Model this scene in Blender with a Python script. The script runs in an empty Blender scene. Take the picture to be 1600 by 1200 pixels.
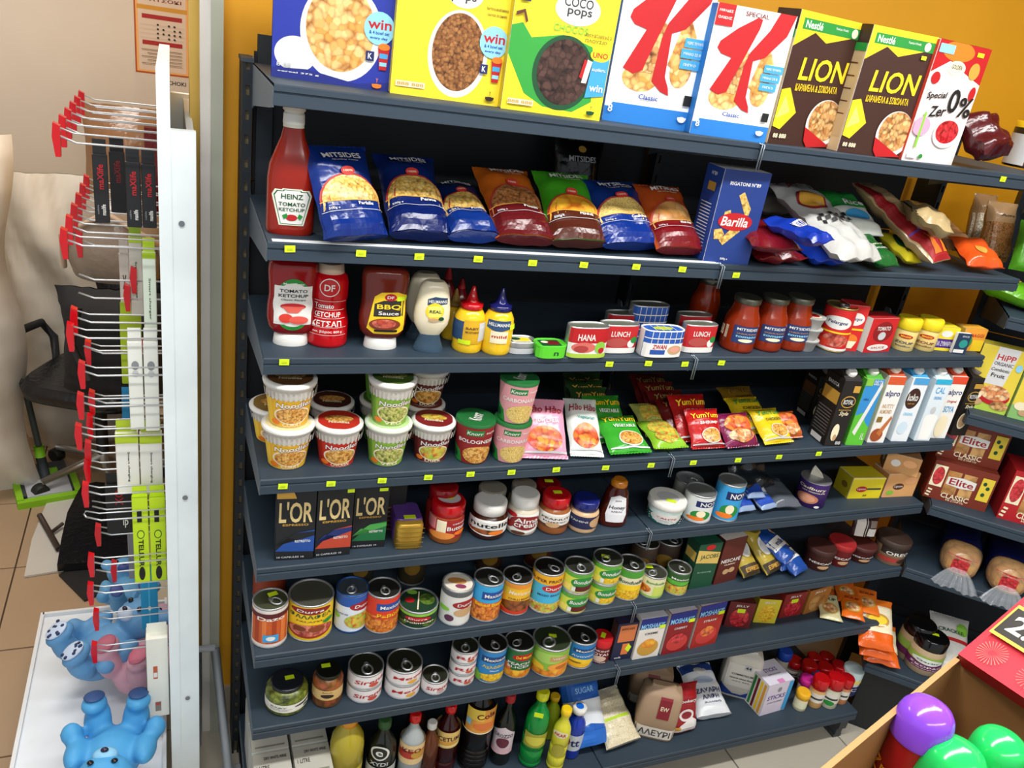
import bpy, bmesh, math, random
from math import sin, cos, pi, sqrt, atan2, radians as R
from mathutils import Vector as V, Matrix
from mathutils.geometry import tessellate_polygon
random.seed(5)
S = bpy.context.scene
COL = S.collection

# ---------------------------------------------------------------- camera
CAM = V((-0.1547, -1.4923, 2.076)); YAW, PITCH, ROLL, FPX = R(-24.579), R(-23.064), R(9.212), 1265.4
_f = V((-sin(YAW)*cos(PITCH), cos(YAW)*cos(PITCH), sin(PITCH)))
_r0 = V((cos(YAW), sin(YAW), 0)); _u0 = _r0.cross(_f)
_r = _r0*cos(ROLL)+_u0*sin(ROLL); _u = -_r0*sin(ROLL)+_u0*cos(ROLL)
cd = bpy.data.cameras.new('camera'); cam = bpy.data.objects.new('camera', cd); COL.objects.link(cam)
m = Matrix((_r, _u, -_f)).transposed().to_4x4(); m.translation = CAM; cam.matrix_world = m
cd.sensor_fit = 'HORIZONTAL'; cd.sensor_width = 36; cd.lens = FPX/1600*36; cd.clip_start = .02
S.camera = cam
# ---------------------------------------------------------------- light
S.view_settings.view_transform = 'Standard'; S.view_settings.look = 'None'
S.view_settings.gamma = 1; S.view_settings.use_curve_mapping = False; S.view_settings.exposure = 0.17
w = bpy.data.worlds.new('world'); S.world = w; w.use_nodes = True
w.node_tree.nodes['Background'].inputs[0].default_value = (.9, .95, 1, 1)
w.node_tree.nodes['Background'].inputs[1].default_value = .58
def area(name, loc, sx, sy, power, color=(1, .99, .97), rot=(0, 0, 0)):
    l = bpy.data.lights.new(name, 'AREA'); l.shape = 'RECTANGLE'; l.size = sx; l.size_y = sy; l.energy = power; l.color = color
    o = bpy.data.objects.new(name, l); o.location = loc; o.rotation_euler = rot; COL.objects.link(o); return o
area('ceiling_lamp_light', (.9, -.75, 2.93), 3.4, .16, 62)
area('front_lamp_light', (.6, -2.6, 2.93), 3.2, .3, 58, (1, .99, .97))
area('back_room_light', (-.9, 1.5, 2.93), 1.0, .6, 30, (1, .95, .88))

def at(x, y, z):                        # the point of height z seen at photo position x, y
    d = _f+_r*((x-800)/FPX)-_u*((y-600)/FPX); return CAM+d*((z-CAM.z)/d.z)
def aty(x, y, Y):
    d = _f+_r*((x-800)/FPX)-_u*((y-600)/FPX); return CAM+d*((Y-CAM.y)/d.y)
def atd(x, y, D):
    d = _f+_r*((x-800)/FPX)-_u*((y-600)/FPX); return CAM+d*D
def dep(p): return (p-CAM).dot(_f)
def pix(p):
    d = p-CAM; z = d.dot(_f); return 800+FPX*d.dot(_r)/z, 600-FPX*d.dot(_u)/z
def height(p, y):
    a, b = 0, 1.5
    for _ in range(30):
        c = (a+b)/2
        if pix(p+V((0, 0, c)))[1] > y: a = c
        else: b = c
    return a

# ---------------------------------------------------------------- materials
CN = dict(white='#e6e5df', black='#0c0c0e', red='#b80f17', dred='#6e0f16', maroon='#5a1418', blue='#1446a0', navy='#10205e',
  lblue='#3f9fd8', cyan='#28b0d8', sky='#8fd0ee', green='#1f8a35', lgreen='#86c440', dgreen='#0c4a28', lime='#b4d820', yellow='#f7cf1e',
  lyellow='#f6e26a', orange='#ee7a1c', gold='#c99a3c', dgold='#8a6a22', brown='#5a3018', dbrown='#2e1a12', tan='#c6a074', kraft='#ad8a62',
  cream='#f3e7c4', pink='#f2a4c0', magenta='#c42a8a', purple='#6a3aa0', violet='#4a1f86', grey='#8c9094', lgrey='#c9ccce', dgrey='#3a3d40',
  teal='#1f8f86', silver='#c4c6c8', neon='#d8f41a', shelf='#2b3a47', shelfd='#0f151c', lip='#46545f', wall='#cfc4b5', peach='#f2b27a')
FOODS = dict(pasta=('#f0d27e', '#d9a94c', '#8e6420', 150), fusilli=('#c98a52', '#a8683a', '#5a3416', 170), noodles=('#efc06a', '#d08a34', '#7a4212', 210),
  noodlesg=('#d9cf7c', '#9cab4a', '#4f5a1c', 200), beans=('#f09a3c', '#d46a22', '#7c2c0c', 120), chocos=('#5a4038', '#3c2822', '#180e0c', 95),
  pops=('#b07a46', '#7c4a24', '#3a1e0e', 170), flakes=('#f7cf8c', '#e2a04c', '#9a5c22', 75), muesli=('#e8c080', '#b8743a', '#5c3018', 95),
  corn=('#f7d63a', '#ecb21e', '#b07c10', 130), peaches=('#f9c23a', '#ee8f1e', '#b2560e', 50), olives=('#6c8a34', '#3e5a1e', '#18280c', 90),
  meat=('#e08a74', '#c04a38', '#7c1e18', 90), salad=('#9cc44a', '#e2c04a', '#c4402a', 110), lentils=('#c08a54', '#94602e', '#4a2c12', 260),
  whitebeans=('#f4ecd8', '#dccbaa', '#8a7654', 160), pickles=('#8a9238', '#5c6a22', '#232c0c', 75), peppers=('#a4502a', '#7c5a22', '#3a2410', 60),
  rice=('#f2ead0', '#e2d6b0', '#c0b080', 420), fruit=('#e24a3a', '#f0a03a', '#8a1c1c', 80), bowl=('#f6d6a2', '#e07a3a', '#7c4a2a', 90),
  couscous=('#f0d88c', '#dcb85c', '#a8843a', 420), berries=('#c01a24', '#e0424a', '#5e0a10', 110), bread=('#d8a866', '#b87c3c', '#7c4a1c', 30))
def lin(h):
    h = CN.get(h, h).lstrip('#'); c = [int(h[i:i+2], 16)/255 for i in (0, 2, 4)]
    return [x/12.92 if x < .04045 else ((x+.055)/1.055)**2.4 for x in c]+[1]
_M = {}
def mt(key):
    """colour[/flag]: g gloss, m metal, t clear, f film, e glowing, r rough, w worn wall; or #food:name"""
    if key in _M: return _M[key]
    M = bpy.data.materials.new(key.replace('#', '')); M.use_nodes = True; nt = M.node_tree; N = nt.nodes; L = nt.links; b = N['Principled BSDF']
    tc = N.new('ShaderNodeTexCoord')
    if key.startswith('food:'):
        c1, c2, c3, sc = FOODS[key[5:]]
        vo = N.new('ShaderNodeTexVoronoi'); vo.inputs['Scale'].default_value = sc; dn = N.new('ShaderNodeTexNoise'); dn.inputs['Scale'].default_value = sc*.55; L.new(tc.outputs['Object'], dn.inputs['Vector'])
        va = N.new('ShaderNodeVectorMath'); va.operation = 'MULTIPLY_ADD'; L.new(dn.outputs['Color'], va.inputs[0]); va.inputs[1].default_value = (1.6/sc,)*3; L.new(tc.outputs['Object'], va.inputs[2]); L.new(va.outputs[0], vo.inputs['Vector'])
        sp = N.new('ShaderNodeSeparateColor'); L.new(vo.outputs['Color'], sp.inputs[0])
        mx = N.new('ShaderNodeMix'); mx.data_type = 'RGBA'; mx.inputs[6].default_value = lin(c1); mx.inputs[7].default_value = lin(c2); L.new(sp.outputs[0], mx.inputs[0])
        rp = N.new('ShaderNodeMapRange'); rp.inputs[1].default_value = .42; rp.inputs[2].default_value = .95; L.new(vo.outputs['Distance'], rp.inputs[0])
        m2 = N.new('ShaderNodeMix'); m2.data_type = 'RGBA'; L.new(rp.outputs[0], m2.inputs[0]); L.new(mx.outputs[2], m2.inputs[6]); m2.inputs[7].default_value = lin(c3)
        L.new(m2.outputs[2], b.inputs['Base Color']); b.inputs['Roughness'].default_value = .28
        _M[key] = M; return M
    c, _, fl = key.partition('/'); rgb = lin(c)
    no = N.new('ShaderNodeTexNoise'); no.inputs['Scale'].default_value = 14 if 'w' not in fl else 2.5; no.inputs['Detail'].default_value = 3
    L.new(tc.outputs['Object'], no.inputs['Vector'])
    mx = N.new('ShaderNodeMix'); mx.data_type = 'RGBA'; k = .93 if 'w' not in fl else .88
    mx.inputs[6].default_value = [x*k for x in rgb[:3]]+[1]; mx.inputs[7].default_value = [min(1, x*(2-k)) for x in rgb[:3]]+[1]
    L.new(no.outputs[0], mx.inputs[0]); L.new(mx.outputs[2], b.inputs['Base Color'])
    b.inputs['Roughness'].default_value = .58
    if 'g' in fl: b.inputs['Roughness'].default_value = .16
    if 'r' in fl: b.inputs['Roughness'].default_value = .8
    if 'm' in fl: b.inputs['Metallic'].default_value = .75; b.inputs['Roughness'].default_value = .36
    if 'f' in fl:
        b.inputs['Roughness'].default_value = .22; bp = N.new('ShaderNodeBump'); bp.inputs['Strength'].default_value = .5; bp.inputs['Distance'].default_value = .004
        n2 = N.new('ShaderNodeTexNoise'); n2.inputs['Scale'].default_value = 38; n2.inputs['Detail'].default_value = 2; n2.inputs['Distortion'].default_value = .6
        L.new(tc.outputs['Object'], n2.inputs['Vector']); L.new(n2.outputs[0], bp.inputs['Height']); L.new(bp.outputs[0], b.inputs['Normal'])
    if 't' in fl: b.inputs['Transmission Weight'].default_value = .75; b.inputs['Roughness'].default_value = .06; b.inputs['IOR'].default_value = 1.2
    if 'v' in fl:   # clear film
        b.inputs['Alpha'].default_value = .28; b.inputs['Roughness'].default_value = .1
    if 'e' in fl: b.inputs['Emission Color'].default_value = rgb; b.inputs['Emission Strength'].default_value = 3
    _M[key] = M; return M

# ---------------------------------------------------------------- mesh helpers
class MB:                               # collects shapes, becomes ONE mesh object
    def __init__(s): s.v = []; s.f = []; s.m = []; s.k = []; s.sm = []
    def add(s, vs, fs, mat, smooth=False):
        o = len(s.v); s.v += [tuple(p) for p in vs]
        if mat not in s.k: s.k.append(mat)
        i = s.k.index(mat)
        for f in fs: s.f.append([a+o for a in f]); s.m.append(i); s.sm.append(smooth)
        return s
    def box(s, x0, x1, y0, y1, z0, z1, mat, T=None):
        vs = [V((x, y, z)) for z in (z0, z1) for x, y in ((x0, y0), (x1, y0), (x1, y1), (x0, y1))]
        if T: vs = [T @ p for p in vs]
        return s.add(vs, [(3, 2, 1, 0), (4, 5, 6, 7), (0, 1, 5, 4), (1, 2, 6, 5), (2, 3, 7, 6), (3, 0, 4, 7)], mat)
    def tube(s, pts, r, mat, n=6, cap=True, T=None):
        pts = [V(p) for p in pts]; rs = r if isinstance(r, (list, tuple)) else [r]*len(pts); vs = []; fs = []
        for i, p in enumerate(pts):
            t = (pts[min(i+1, len(pts)-1)]-pts[max(i-1, 0)]).normalized()
            a = t.cross(V((0, 0, 1))) if abs(t.z) < .9 else t.cross(V((1, 0, 0))); a.normalize(); b = t.cross(a)
            vs += [p+(a*cos(2*pi*j/n)+b*sin(2*pi*j/n))*rs[i] for j in range(n)]
        for i in range(len(pts)-1):
            for j in range(n): k = (j+1) % n; fs.append((i*n+j, i*n+k, (i+1)*n+k, (i+1)*n+j))
        if cap: fs += [tuple(range(n)), tuple(range(len(pts)*n-1, len(pts)*n-n-1, -1))]
        if T: vs = [T @ p for p in vs]
        return s.add(vs, fs, mat, True)
    def loft(s, rows, mat, n=28, e=2, cap=(1, 1), smooth=True, T=None):
        """rows (z, rx, ry[, cx, cy]); e superellipse exponent"""
        vs = []; fs = []
        for r in rows:
            z, rx, ry = r[:3]; cx, cy = (r[3], r[4]) if len(r) > 3 else (0, 0)
            for j in range(n):
                a = 2*pi*j/n; c, q = cos(a), sin(a)
                vs.append(V((cx+rx*math.copysign(abs(c)**(2/e), c), cy+ry*math.copysign(abs(q)**(2/e), q), z)))
        for i in range(len(rows)-1):
            for j in range(n): k = (j+1) % n; fs.append((i*n+j, i*n+k, (i+1)*n+k, (i+1)*n+j))
        if T: vs = [T @ p for p in vs]
        s.add(vs, fs, mat, smooth)
        if cap[0]: s.add(vs[:n], [tuple(range(n-1, -1, -1))], mat)
        if cap[1]: s.add(vs[-n:], [tuple(range(n))], mat)
        return s
    def data(s, name):
        me = bpy.data.meshes.new(name); me.from_pydata(s.v, [], s.f)
        for k in s.k: me.materials.append(mt(k))
        me.polygons.foreach_set('material_index', s.m); me.polygons.foreach_set('use_smooth', s.sm); me.update(); return me
    def obj(s, name, parent=None, loc=None, label=None):
        o = bpy.data.objects.new(name, s.data(name)); COL.objects.link(o)
        if parent: o.parent = parent
        if loc: o.location = loc
        if label: o['label'] = label
        return o
def arrow(me, name, parent, loc=(0, 0, 0), rot=(0, 0, 0)):   # another object sharing mesh data
    o = bpy.data.objects.new(name, me); COL.objects.link(o); o.parent = parent; o.location = loc; o.rotation_euler = rot; return o
def tag(o, label, cat, group=None):
    o['label'] = label; o['category'] = cat
    if group: o['group'] = group
    return o
class T_: pass
def thing(name, label, cat, loc, rz=0, group=None, rx=0, ry=0):
    t = T_(); o = bpy.data.objects.new(name, None); COL.objects.link(o); o.location = loc; o.rotation_euler = (rx, ry, rz)
    o.empty_display_size = .05; tag(o, label, cat, group); t.o = o; t.loc = V(loc); t.rz = rz; t.h = 0; return t
def struct(mb, name):
    o = mb.obj(name); o['kind'] = 'structure'; return o

# ---------------------------------------------------------------- lettering and print
_TX = {}
def text2d(st):
    if st in _TX: return _TX[st]
    c = bpy.data.curves.new('t', 'FONT'); c.body = st; c.resolution_u = 2 if len(st) > 4 else 3; c.offset = .018
    o = bpy.data.objects.new('t', c); me = bpy.data.meshes.new_from_object(o)
    vs = [v.co.to_2d() for v in me.vertices]; fs = [tuple(p.vertices) for p in me.polygons]
    bpy.data.objects.remove(o); bpy.data.curves.remove(c); bpy.data.meshes.remove(me)
    if not vs: _TX[st] = ([], []); return _TX[st]
    x0 = min(v.x for v in vs); x1 = max(v.x for v in vs); y0 = min(v.y for v in vs); y1 = max(v.y for v in vs)
    _TX[st] = ([((v.x-x0)/(x1-x0)-.5, (v.y-y0)/(y1-y0)-.5) for v in vs], fs); return _TX[st]
def put_print(mb, W, H, surf, P, step=.02, o0=.0005, do=.00025):
    """P: r x0 y0 x1 y1 col | e cx cy rx ry col | t cx cy w h text col [rot shear] | p pts col   (fractions of W x H)"""
    for i, q in enumerate(P):
        k = q[0]; off = o0+do*i+(.0005 if k == 't' and step < 1 else 0)
        if k == 'r':
            x0, y0, x1, y1 = q[1]*W, q[2]*H, q[3]*W, q[4]*H; nx = max(1, math.ceil((x1-x0)/step)); ny = max(1, math.ceil((y1-y0)/step))
            vs = [(x0+(x1-x0)*a/nx, y0+(y1-y0)*b/ny) for b in range(ny+1) for a in range(nx+1)]
            fs = [(b*(nx+1)+a, b*(nx+1)+a+1, (b+1)*(nx+1)+a+1, (b+1)*(nx+1)+a) for b in range(ny) for a in range(nx)]; col = q[5]
        elif k == 'e':
            rx, ry = q[3]*W, q[4]*H; n = 22 if max(rx, ry) < .03 else 44; nr = max(1, math.ceil(max(rx, ry)/step)); vs = [(q[1]*W, q[2]*H)]; fs = []
            for r in range(1, nr+1):
                vs += [(q[1]*W+rx*r/nr*cos(2*pi*j/n), q[2]*H+ry*r/nr*sin(2*pi*j/n)) for j in range(n)]
                b = 1+(r-1)*n
                for j in range(n):
                    jj = (j+1) % n
                    fs.append((0, b+j, b+jj) if r == 1 else (b-n+j, b+j, b+jj, b-n+jj))
            col = q[5]
        elif k == 't':
            tv, fs = text2d(q[5]); rot = R(q[7]) if len(q) > 7 else 0; sh = q[8] if len(q) > 8 else 0; w_, h_ = q[3]*W, q[4]*H
            if abs(rot) > 1: w_, h_ = h_, w_
            vs = []
            for a, b in tv:
                x, y = (a+b*sh*h_/w_)*w_, b*h_
                vs.append((q[1]*W+x*cos(rot)-y*sin(rot), q[2]*H+x*sin(rot)+y*cos(rot)))
            col = q[6]
        else:
            pts = [(a*W, b*H) for a, b in q[1]]; vs = pts; col = q[2]
            fs = [tuple(t) for t in tessellate_polygon([[V((a, b, 0)) for a, b in pts]])]
            fs = [t if (vs[t[1]][0]-vs[t[0]][0])*(vs[t[2]][1]-vs[t[0]][1])-(vs[t[1]][1]-vs[t[0]][1])*(vs[t[2]][0]-vs[t[0]][0]) > 0 else t[::-1] for t in fs]
            mx = max(step*1.6, .01)
            for _ in range(5):
                if not any(sqrt((vs[t[a]][0]-vs[t[a-1]][0])**2+(vs[t[a]][1]-vs[t[a-1]][1])**2) > mx for t in fs for a in range(3)): break
                vs = list(vs); cc = {}; nf = []
                def mid(a, b):
                    kk = (min(a, b), max(a, b))
                    if kk not in cc: cc[kk] = len(vs); vs.append(((vs[a][0]+vs[b][0])/2, (vs[a][1]+vs[b][1])/2))
                    return cc[kk]
                for a, b, c in fs: x, y, w_ = mid(a, b), mid(b, c), mid(c, a); nf += [(a, x, w_), (x, b, y), (w_, y, c), (x, y, w_)]
                fs = nf
        if step not in (.006, .008): vs = [(min(W, max(0, a)), min(H, max(0, b))) for a, b in vs]
        if vs: mb.add([surf(x, y, off) for x, y in vs], fs, col)
    return mb
def flat_front(w, d, z0=0): return lambda x, y, o: V((x-w/2, -d/2-o, z0+y))
def flat_left(w, d): return lambda x, y, o: V((-w/2-o, d/2-x, y))
def flat_right(w, d): return lambda x, y, o: V((w/2+o, -d/2+x, y))
def flat_top(w, d, h): return lambda x, y, o: V((x-w/2, y-d/2, h+o))
def interp(rows, z):
    if z <= rows[0][0]: return rows[0][1], rows[0][2]
    for a, b in zip(rows, rows[1:]):
        if z <= b[0]:
            t = (z-a[0])/max(1e-9, b[0]-a[0]); return a[1]+(b[1]-a[1])*t, a[2]+(b[2]-a[2])*t
    return rows[-1][1], rows[-1][2]
def cyl_surf(rows, H0=0, R0=None):      # x runs over the front half (0 .. pi*R0)
    R0 = R0 or max(r[1] for r in rows)
    def f(x, y, o):
        z = H0+y; r, _ = interp(rows, z); a = (x-pi*R0/2)/R0; return V(((r+o)*sin(a), -(r+o)*cos(a), z))
    return f
def prj_surf(rows, e, W, H0=0):
    def f(x, y, o):
        z = H0+y; rx, ry = interp(rows, z); X = (x-W/2); t = min(.985, abs(X)/rx); return V((X, -ry*(1-t**e)**(1/e)-o, z))
    return f
def printed(t, W, H, surf, P, name='label', step=.02, o0=.0006, do=.00022, parent=None, label=None):
    return put_print(MB(), W, H, surf, P, step, o0, do).obj(name, parent or t.o, label=label)

# ---------------------------------------------------------------- placing
def away(p): d = V((p.x-CAM.x, p.y-CAM.y, 0)); return d.normalized()
def cylpos(cx, yb, wp, yt, z):
    p = at(cx, yb, z); a = away(p); r = wp/2*dep(p)/FPX
    for _ in range(3): r = wp/2*dep(p+a*r)/FPX
    c = p+a*r; return c, r, height(c+a*r*.9, yt)
def face_cam(c, k=.8): return k*atan2(CAM.x-c.x, c.y-CAM.y)
def boxpos(p0, p1, yt, z):
    a, b = at(*p0, z), at(*p1, z); b.z = a.z = z; w_ = (b-a).length; return a, b, w_, atan2(b.y-a.y, b.x-a.x)
# ---------------------------------------------------------------- the setting (floor at z = 0)
Z = [1.945, 1.670, 1.436, 1.168, .934, .701, .476, .131]          # shelf tops, highest first
YF = [-.028, 0, .010, 0, .014, 0, 0, -.05]                        # their front edges
DP = .39; WY = .50
def floor_tiles(name, x0, x1, y0, y1, size, col, joint, ox=0, oy=0):
    base = struct(MB().box(x0, x1, y0, y1, -.05, -.006, joint), name)
    me = MB().add([(-size/2+.002, -size/2+.002, -.02), (size/2-.002, -size/2+.002, -.02), (size/2-.002, size/2-.002, -.02), (-size/2+.002, size/2-.002, -.02)]
       + [(-size/2+.003, -size/2+.003, 0), (size/2-.003, -size/2+.003, 0), (size/2-.003, size/2-.003, 0), (-size/2+.003, size/2-.003, 0)],
       [(4, 5, 6, 7), (0, 1, 5, 4), (1, 2, 6, 5), (2, 3, 7, 6), (3, 0, 4, 7)], col).data('tile')
    nx, ny = int((x1-x0)/size+.5), int((y1-y0)/size+.5)
    for i in range(nx):
        for j in range(ny): arrow(me, 'tile', base, (x0+size*(i+.5)+ox, y0+size*(j+.5)+oy, random.uniform(-.0005, .0005)))
floor_tiles('floor', -.27, 4.23, -3.1, 1.4, .45, '#b9b3a4/gw', '#6c675e')
floor_tiles('floor_side', -.27, .18, 1.4, 2.75, .45, '#a98f72/w', '#4c3c2c')
floor_tiles('floor_back', -3.42, -.27, -.4, 3.2, .45, '#a98f72/w', '#4c3c2c', 0, .0)
# walls: yellow wall behind the shelving, beige back room on the left
struct(MB().box(-.052, 4.2, WY, WY+.12, .1, 2.95, '#d99a0e/w'), 'wall_back')
struct(MB().box(-.052, 4.2, WY-.012, WY+.0, 0, .145, '#a89c88'), 'baseboard_back')
struct(MB().box(4.2, 4.32, -3.1, WY+.12, 0, 2.95, '#cf9212/w'), 'wall_right')
struct(MB().box(-3.42, 0.3, 2.75, 2.87, 0, 2.95, 'wall/w'), 'wall_far')
struct(MB().box(-3.54, -3.42, -.4, 2.87, 0, 2.95, 'wall/w'), 'wall_left')
struct(MB().box(-.01, .09, WY+.12, 2.75, 0, 2.95, '#d9a21e/w'), 'wall_inner')
struct(MB().box(-3.54, 4.32, -3.1, 2.87, 2.95, 3.0, '#d8d6d0/r'), 'ceiling')
d = MB(); d.box(-.098, -.056, WY-.03, WY+.14, 0, 2.4, '#e6e2dc'); d.box(-.076, -.052, WY-.045, WY-.03, 0, 2.4, '#b4b8a8'); d.box(-.118, -.098, WY+.02, WY+.12, 0, 2.4, '#d0ac50')
struct(d, 'door_1')
# lamps
for i, (x, y, sx) in enumerate([(.9, -.75, 3.4), (.6, -2.6, 3.2)]):
    t = thing('ceiling_lamp', ['long white ceiling strip lamp over the shelving aisle', 'long white ceiling strip lamp behind the camera side of the aisle'][i], 'lamp', (x, y, 2.95), group='ceiling strip lamps')
    MB().box(-sx/2, sx/2, -.1, .1, -.004, 0, '#dddddd').obj('housing', t.o)
    MB().box(-sx/2, sx/2, -.1, -.085, -.03, -.004, '#dddddd').box(-sx/2, sx/2, .085, .1, -.03, -.004, '#dddddd').obj('lamp_shade', t.o)

# ---------------------------------------------------------------- shelving
def shelf_mesh(L, D, y0, rail=False):
    p = [(y0+.003, 0), (y0, -.002), (y0, -.011), (y0+.003, -.0125), (y0+.003, -.0145), (y0-.001, -.016), (y0-.001, -.034), (y0+.010, -.036), (y0+.010, -.030), (y0+.012, -.012), (D, -.012), (D, 0)]
    mb = MB(); n = len(p)
    mb.add([(x, a, b) for x in (.002, L-.002) for a, b in p], [(i, (i+1) % n, n+(i+1) % n, n+i)[::-1] for i in range(n-1)]+[(0, n, 2*n-1, n-1)], 'shelf')
    mb.k = ['shelf']
    return mb
tags = {0: [(1567, 280)], 1: [(453, 389), (564, 396), (655, 401), (747, 405), (832, 411), (912, 414), (994, 417), (1066, 421), (1150, 430)],
  2: [(444, 566), (952, 569), (1013, 568), (1070, 569), (1127, 567)],
  3: [(442, 760), (517, 756), (597, 751), (669, 746), (735, 741), (799, 738), (869, 734), (946, 731), (1017, 727), (1083, 723), (1153, 719), (1217, 714), (1279, 709)]}
unit = thing('shelving_unit', 'dark slate metal shelving unit stocked with groceries along the yellow wall', 'shelving', (0, 0, 0))
tagm = MB().add([(-.0095, 0, -.006), (.0095, 0, -.006), (.0095, -.0003, .0065), (-.0095, -.0003, .0065), (-.0095, .001, -.006), (.0095, .001, -.006), (.0095, .001, .0065), (-.0095, .001, .0065)],
  [(0, 1, 2, 3), (0, 3, 7, 4), (1, 5, 6, 2), (3, 2, 6, 7), (0, 4, 5, 1)], 'neon').add([(-.005, -.0009, -.002), (.005, -.0009, -.002), (.005, -.0009, .002), (-.005, -.0009, .002)], [(0, 1, 2, 3)], '#b8cc1c').data('price_tag')
shelves = []
for i, z in enumerate(Z):
    for b in (0, 1):
        mb = shelf_mesh(1.0, DP, YF[i])
        if i == 1 and b == 0: mb.box(.01, .99, YF[i]+.002, YF[i]+.016, .0005, .002, '#d8dcdc')
        o = mb.obj('shelf', unit.o, (b*1.0, 0, z)); shelves.append(o)
    for x, y in tags.get(i, []):
        p = aty(x, y, YF[i]-.002); o = arrow(tagm, 'price_tag', shelves[-1 if p.x > 1 else -2], (p.x-(1 if p.x > 1 else 0), YF[i]-.003, p.z-z), (0, random.uniform(-.06, .06), 0))
    # brackets at each end of each bay
    for x in (.0, .9905, 1.0035, 1.994):
        hb = .065; y0 = YF[i]+.004
        q = [(y0, -.006), (y0, -.038), (y0+.05, -.045), (DP-.06, -.045-.035), (DP+.01, -.10), (DP+.01, .012), (DP-.01, .012), (DP-.02, -.003)]
        n = len(q); t_ = .0028
        MB().add([(a, b, c) for a in (0, t_) for b, c in q], [tuple(range(n-1, -1, -1)), tuple(range(n, 2*n))]+[(k, (k+1) % n, n+(k+1) % n, n+k) for k in range(n)], '#5b6670').obj('bracket', unit.o, (x, 0, z))
# wire end clips between the bays
for i in range(7):
    y0 = YF[i]-.008
    MB().tube([(.997, y0+.02, .0), (.997, y0, -.003), (.997, y0, -.055), (1.003, y0, -.055), (1.003, y0, -.003), (1.003, y0+.02, .0)], .0016, '#8d98a2/m', 5).obj('shelf_clip', unit.o, (0, 0, Z[i]))
def upright(x, z1):
    a = x-.019; b = x+.001; mb = MB(); c = '#141d25'
    mb.box(a, a+.002, DP-.02, DP+.075, 0, z1, c); mb.box(b-.002, b, DP-.02, DP+.075, 0, z1, c)
    mb.box(a, a+.006, DP-.022, DP-.019, 0, z1, c); mb.box(b-.006, b, DP-.022, DP-.019, 0, z1, c)
    k = .05
    while k < z1: mb.box(a+.006, b-.006, DP-.022, DP-.019, k, k+.03, c); k += .05
    o = mb.obj('upright', unit.o)
    MB().box(a+.003, b-.003, DP-.012, DP-.01, .0, z1, '#6e6448').obj('slot_backing', o)  # added strip in the dim yellow of the wall seen through the slots
for x in (.0, 1.017, 2.034): upright(x, 1.945 if x < .5 else 2.0)
MB().box(-.021, .003, DP-.024, DP+.075, 1.945, 1.953, '#3a4650').obj('upright_cap', unit.o)
for b in (0, 1):
    for k in range(7): MB().box(b*1.0+.006+.014*b, 1.0*b+.984+(-.08 if b else 0), DP+.012, DP+.022, .08+k*.27, .08+k*.27+.266, 'shelfd').obj('back_panel', unit.o)  # near-black panels: the shade behind the goods is put into their colour
MB().box(.012, .045, DP-.0, DP+.02, 1.6, 2.0, '#1a242c').obj('panel_end', unit.o)
MB().box(.02, 1.98, .03, .045, .0, .09, '#181c20').obj('kick_plate', unit.o)
for x in (.0, 1.0, 1.955): MB().box(x, x+.035, YF[7]+.02, DP+.05, .0, .012, 'dgrey').box(x, x+.035, YF[7]+.012, DP+.05, .045, .095, 'dgrey').box(x+.004, x+.031, YF[7]+.02, YF[7]+.06, .012, .045, 'dgrey').obj('foot', unit.o)

# angled shelving unit on the right
AX, AY, AA = 1.999, -.010, R(-43)
unit2 = thing('shelving_unit', 'angled dark shelving unit with biscuits and bread at the right corner', 'shelving', (AX, AY, 0), AA)
ZR = [1.565, 1.262, .945, .708, .312]
def onr(z, u, v): return V((AX+u*cos(AA)-v*sin(AA), AY+u*sin(AA)+v*cos(AA), z))
for z in ZR+[1.9]:
    shelf_mesh(1.0, .36, 0).obj('shelf', unit2.o, (0, 0, z))
    for x in (0, .996):
        q = [(.004, -.006), (.004, -.038), (.3, -.08), (.37, -.10), (.37, .01), (.34, -.003)]; n = len(q)
        MB().add([(a, b, c) for a in (0, .0028) for b, c in q], [tuple(range(n-1, -1, -1)), tuple(range(n, 2*n))]+[(k, (k+1) % n, n+(k+1) % n, n+k) for k in range(n)], '#46515a').obj('bracket', unit2.o, (x, 0, z))
for x in (-.0, 1.0): MB().box(x-.015, x+.018, .36, .43, 0, 2.1, '#1b2630').obj('upright', unit2.o)
for k in range(7): MB().box(.02, .985, .372, .382, .08+k*.27, .08+k*.27+.266, 'shelfd').obj('back_panel', unit2.o)  # same darkened slate, shade painted into the panel colour
MB().box(0, 1, .33, .36, .55, .562, '#7a5230').obj('wall_tone_strip', unit2.o)  # added brown strip, stands in for the yellow wall's reflection back here
MB().box(.02, .98, .06, .075, .0, .27, '#14181c').obj('kick_plate', unit2.o)
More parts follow.
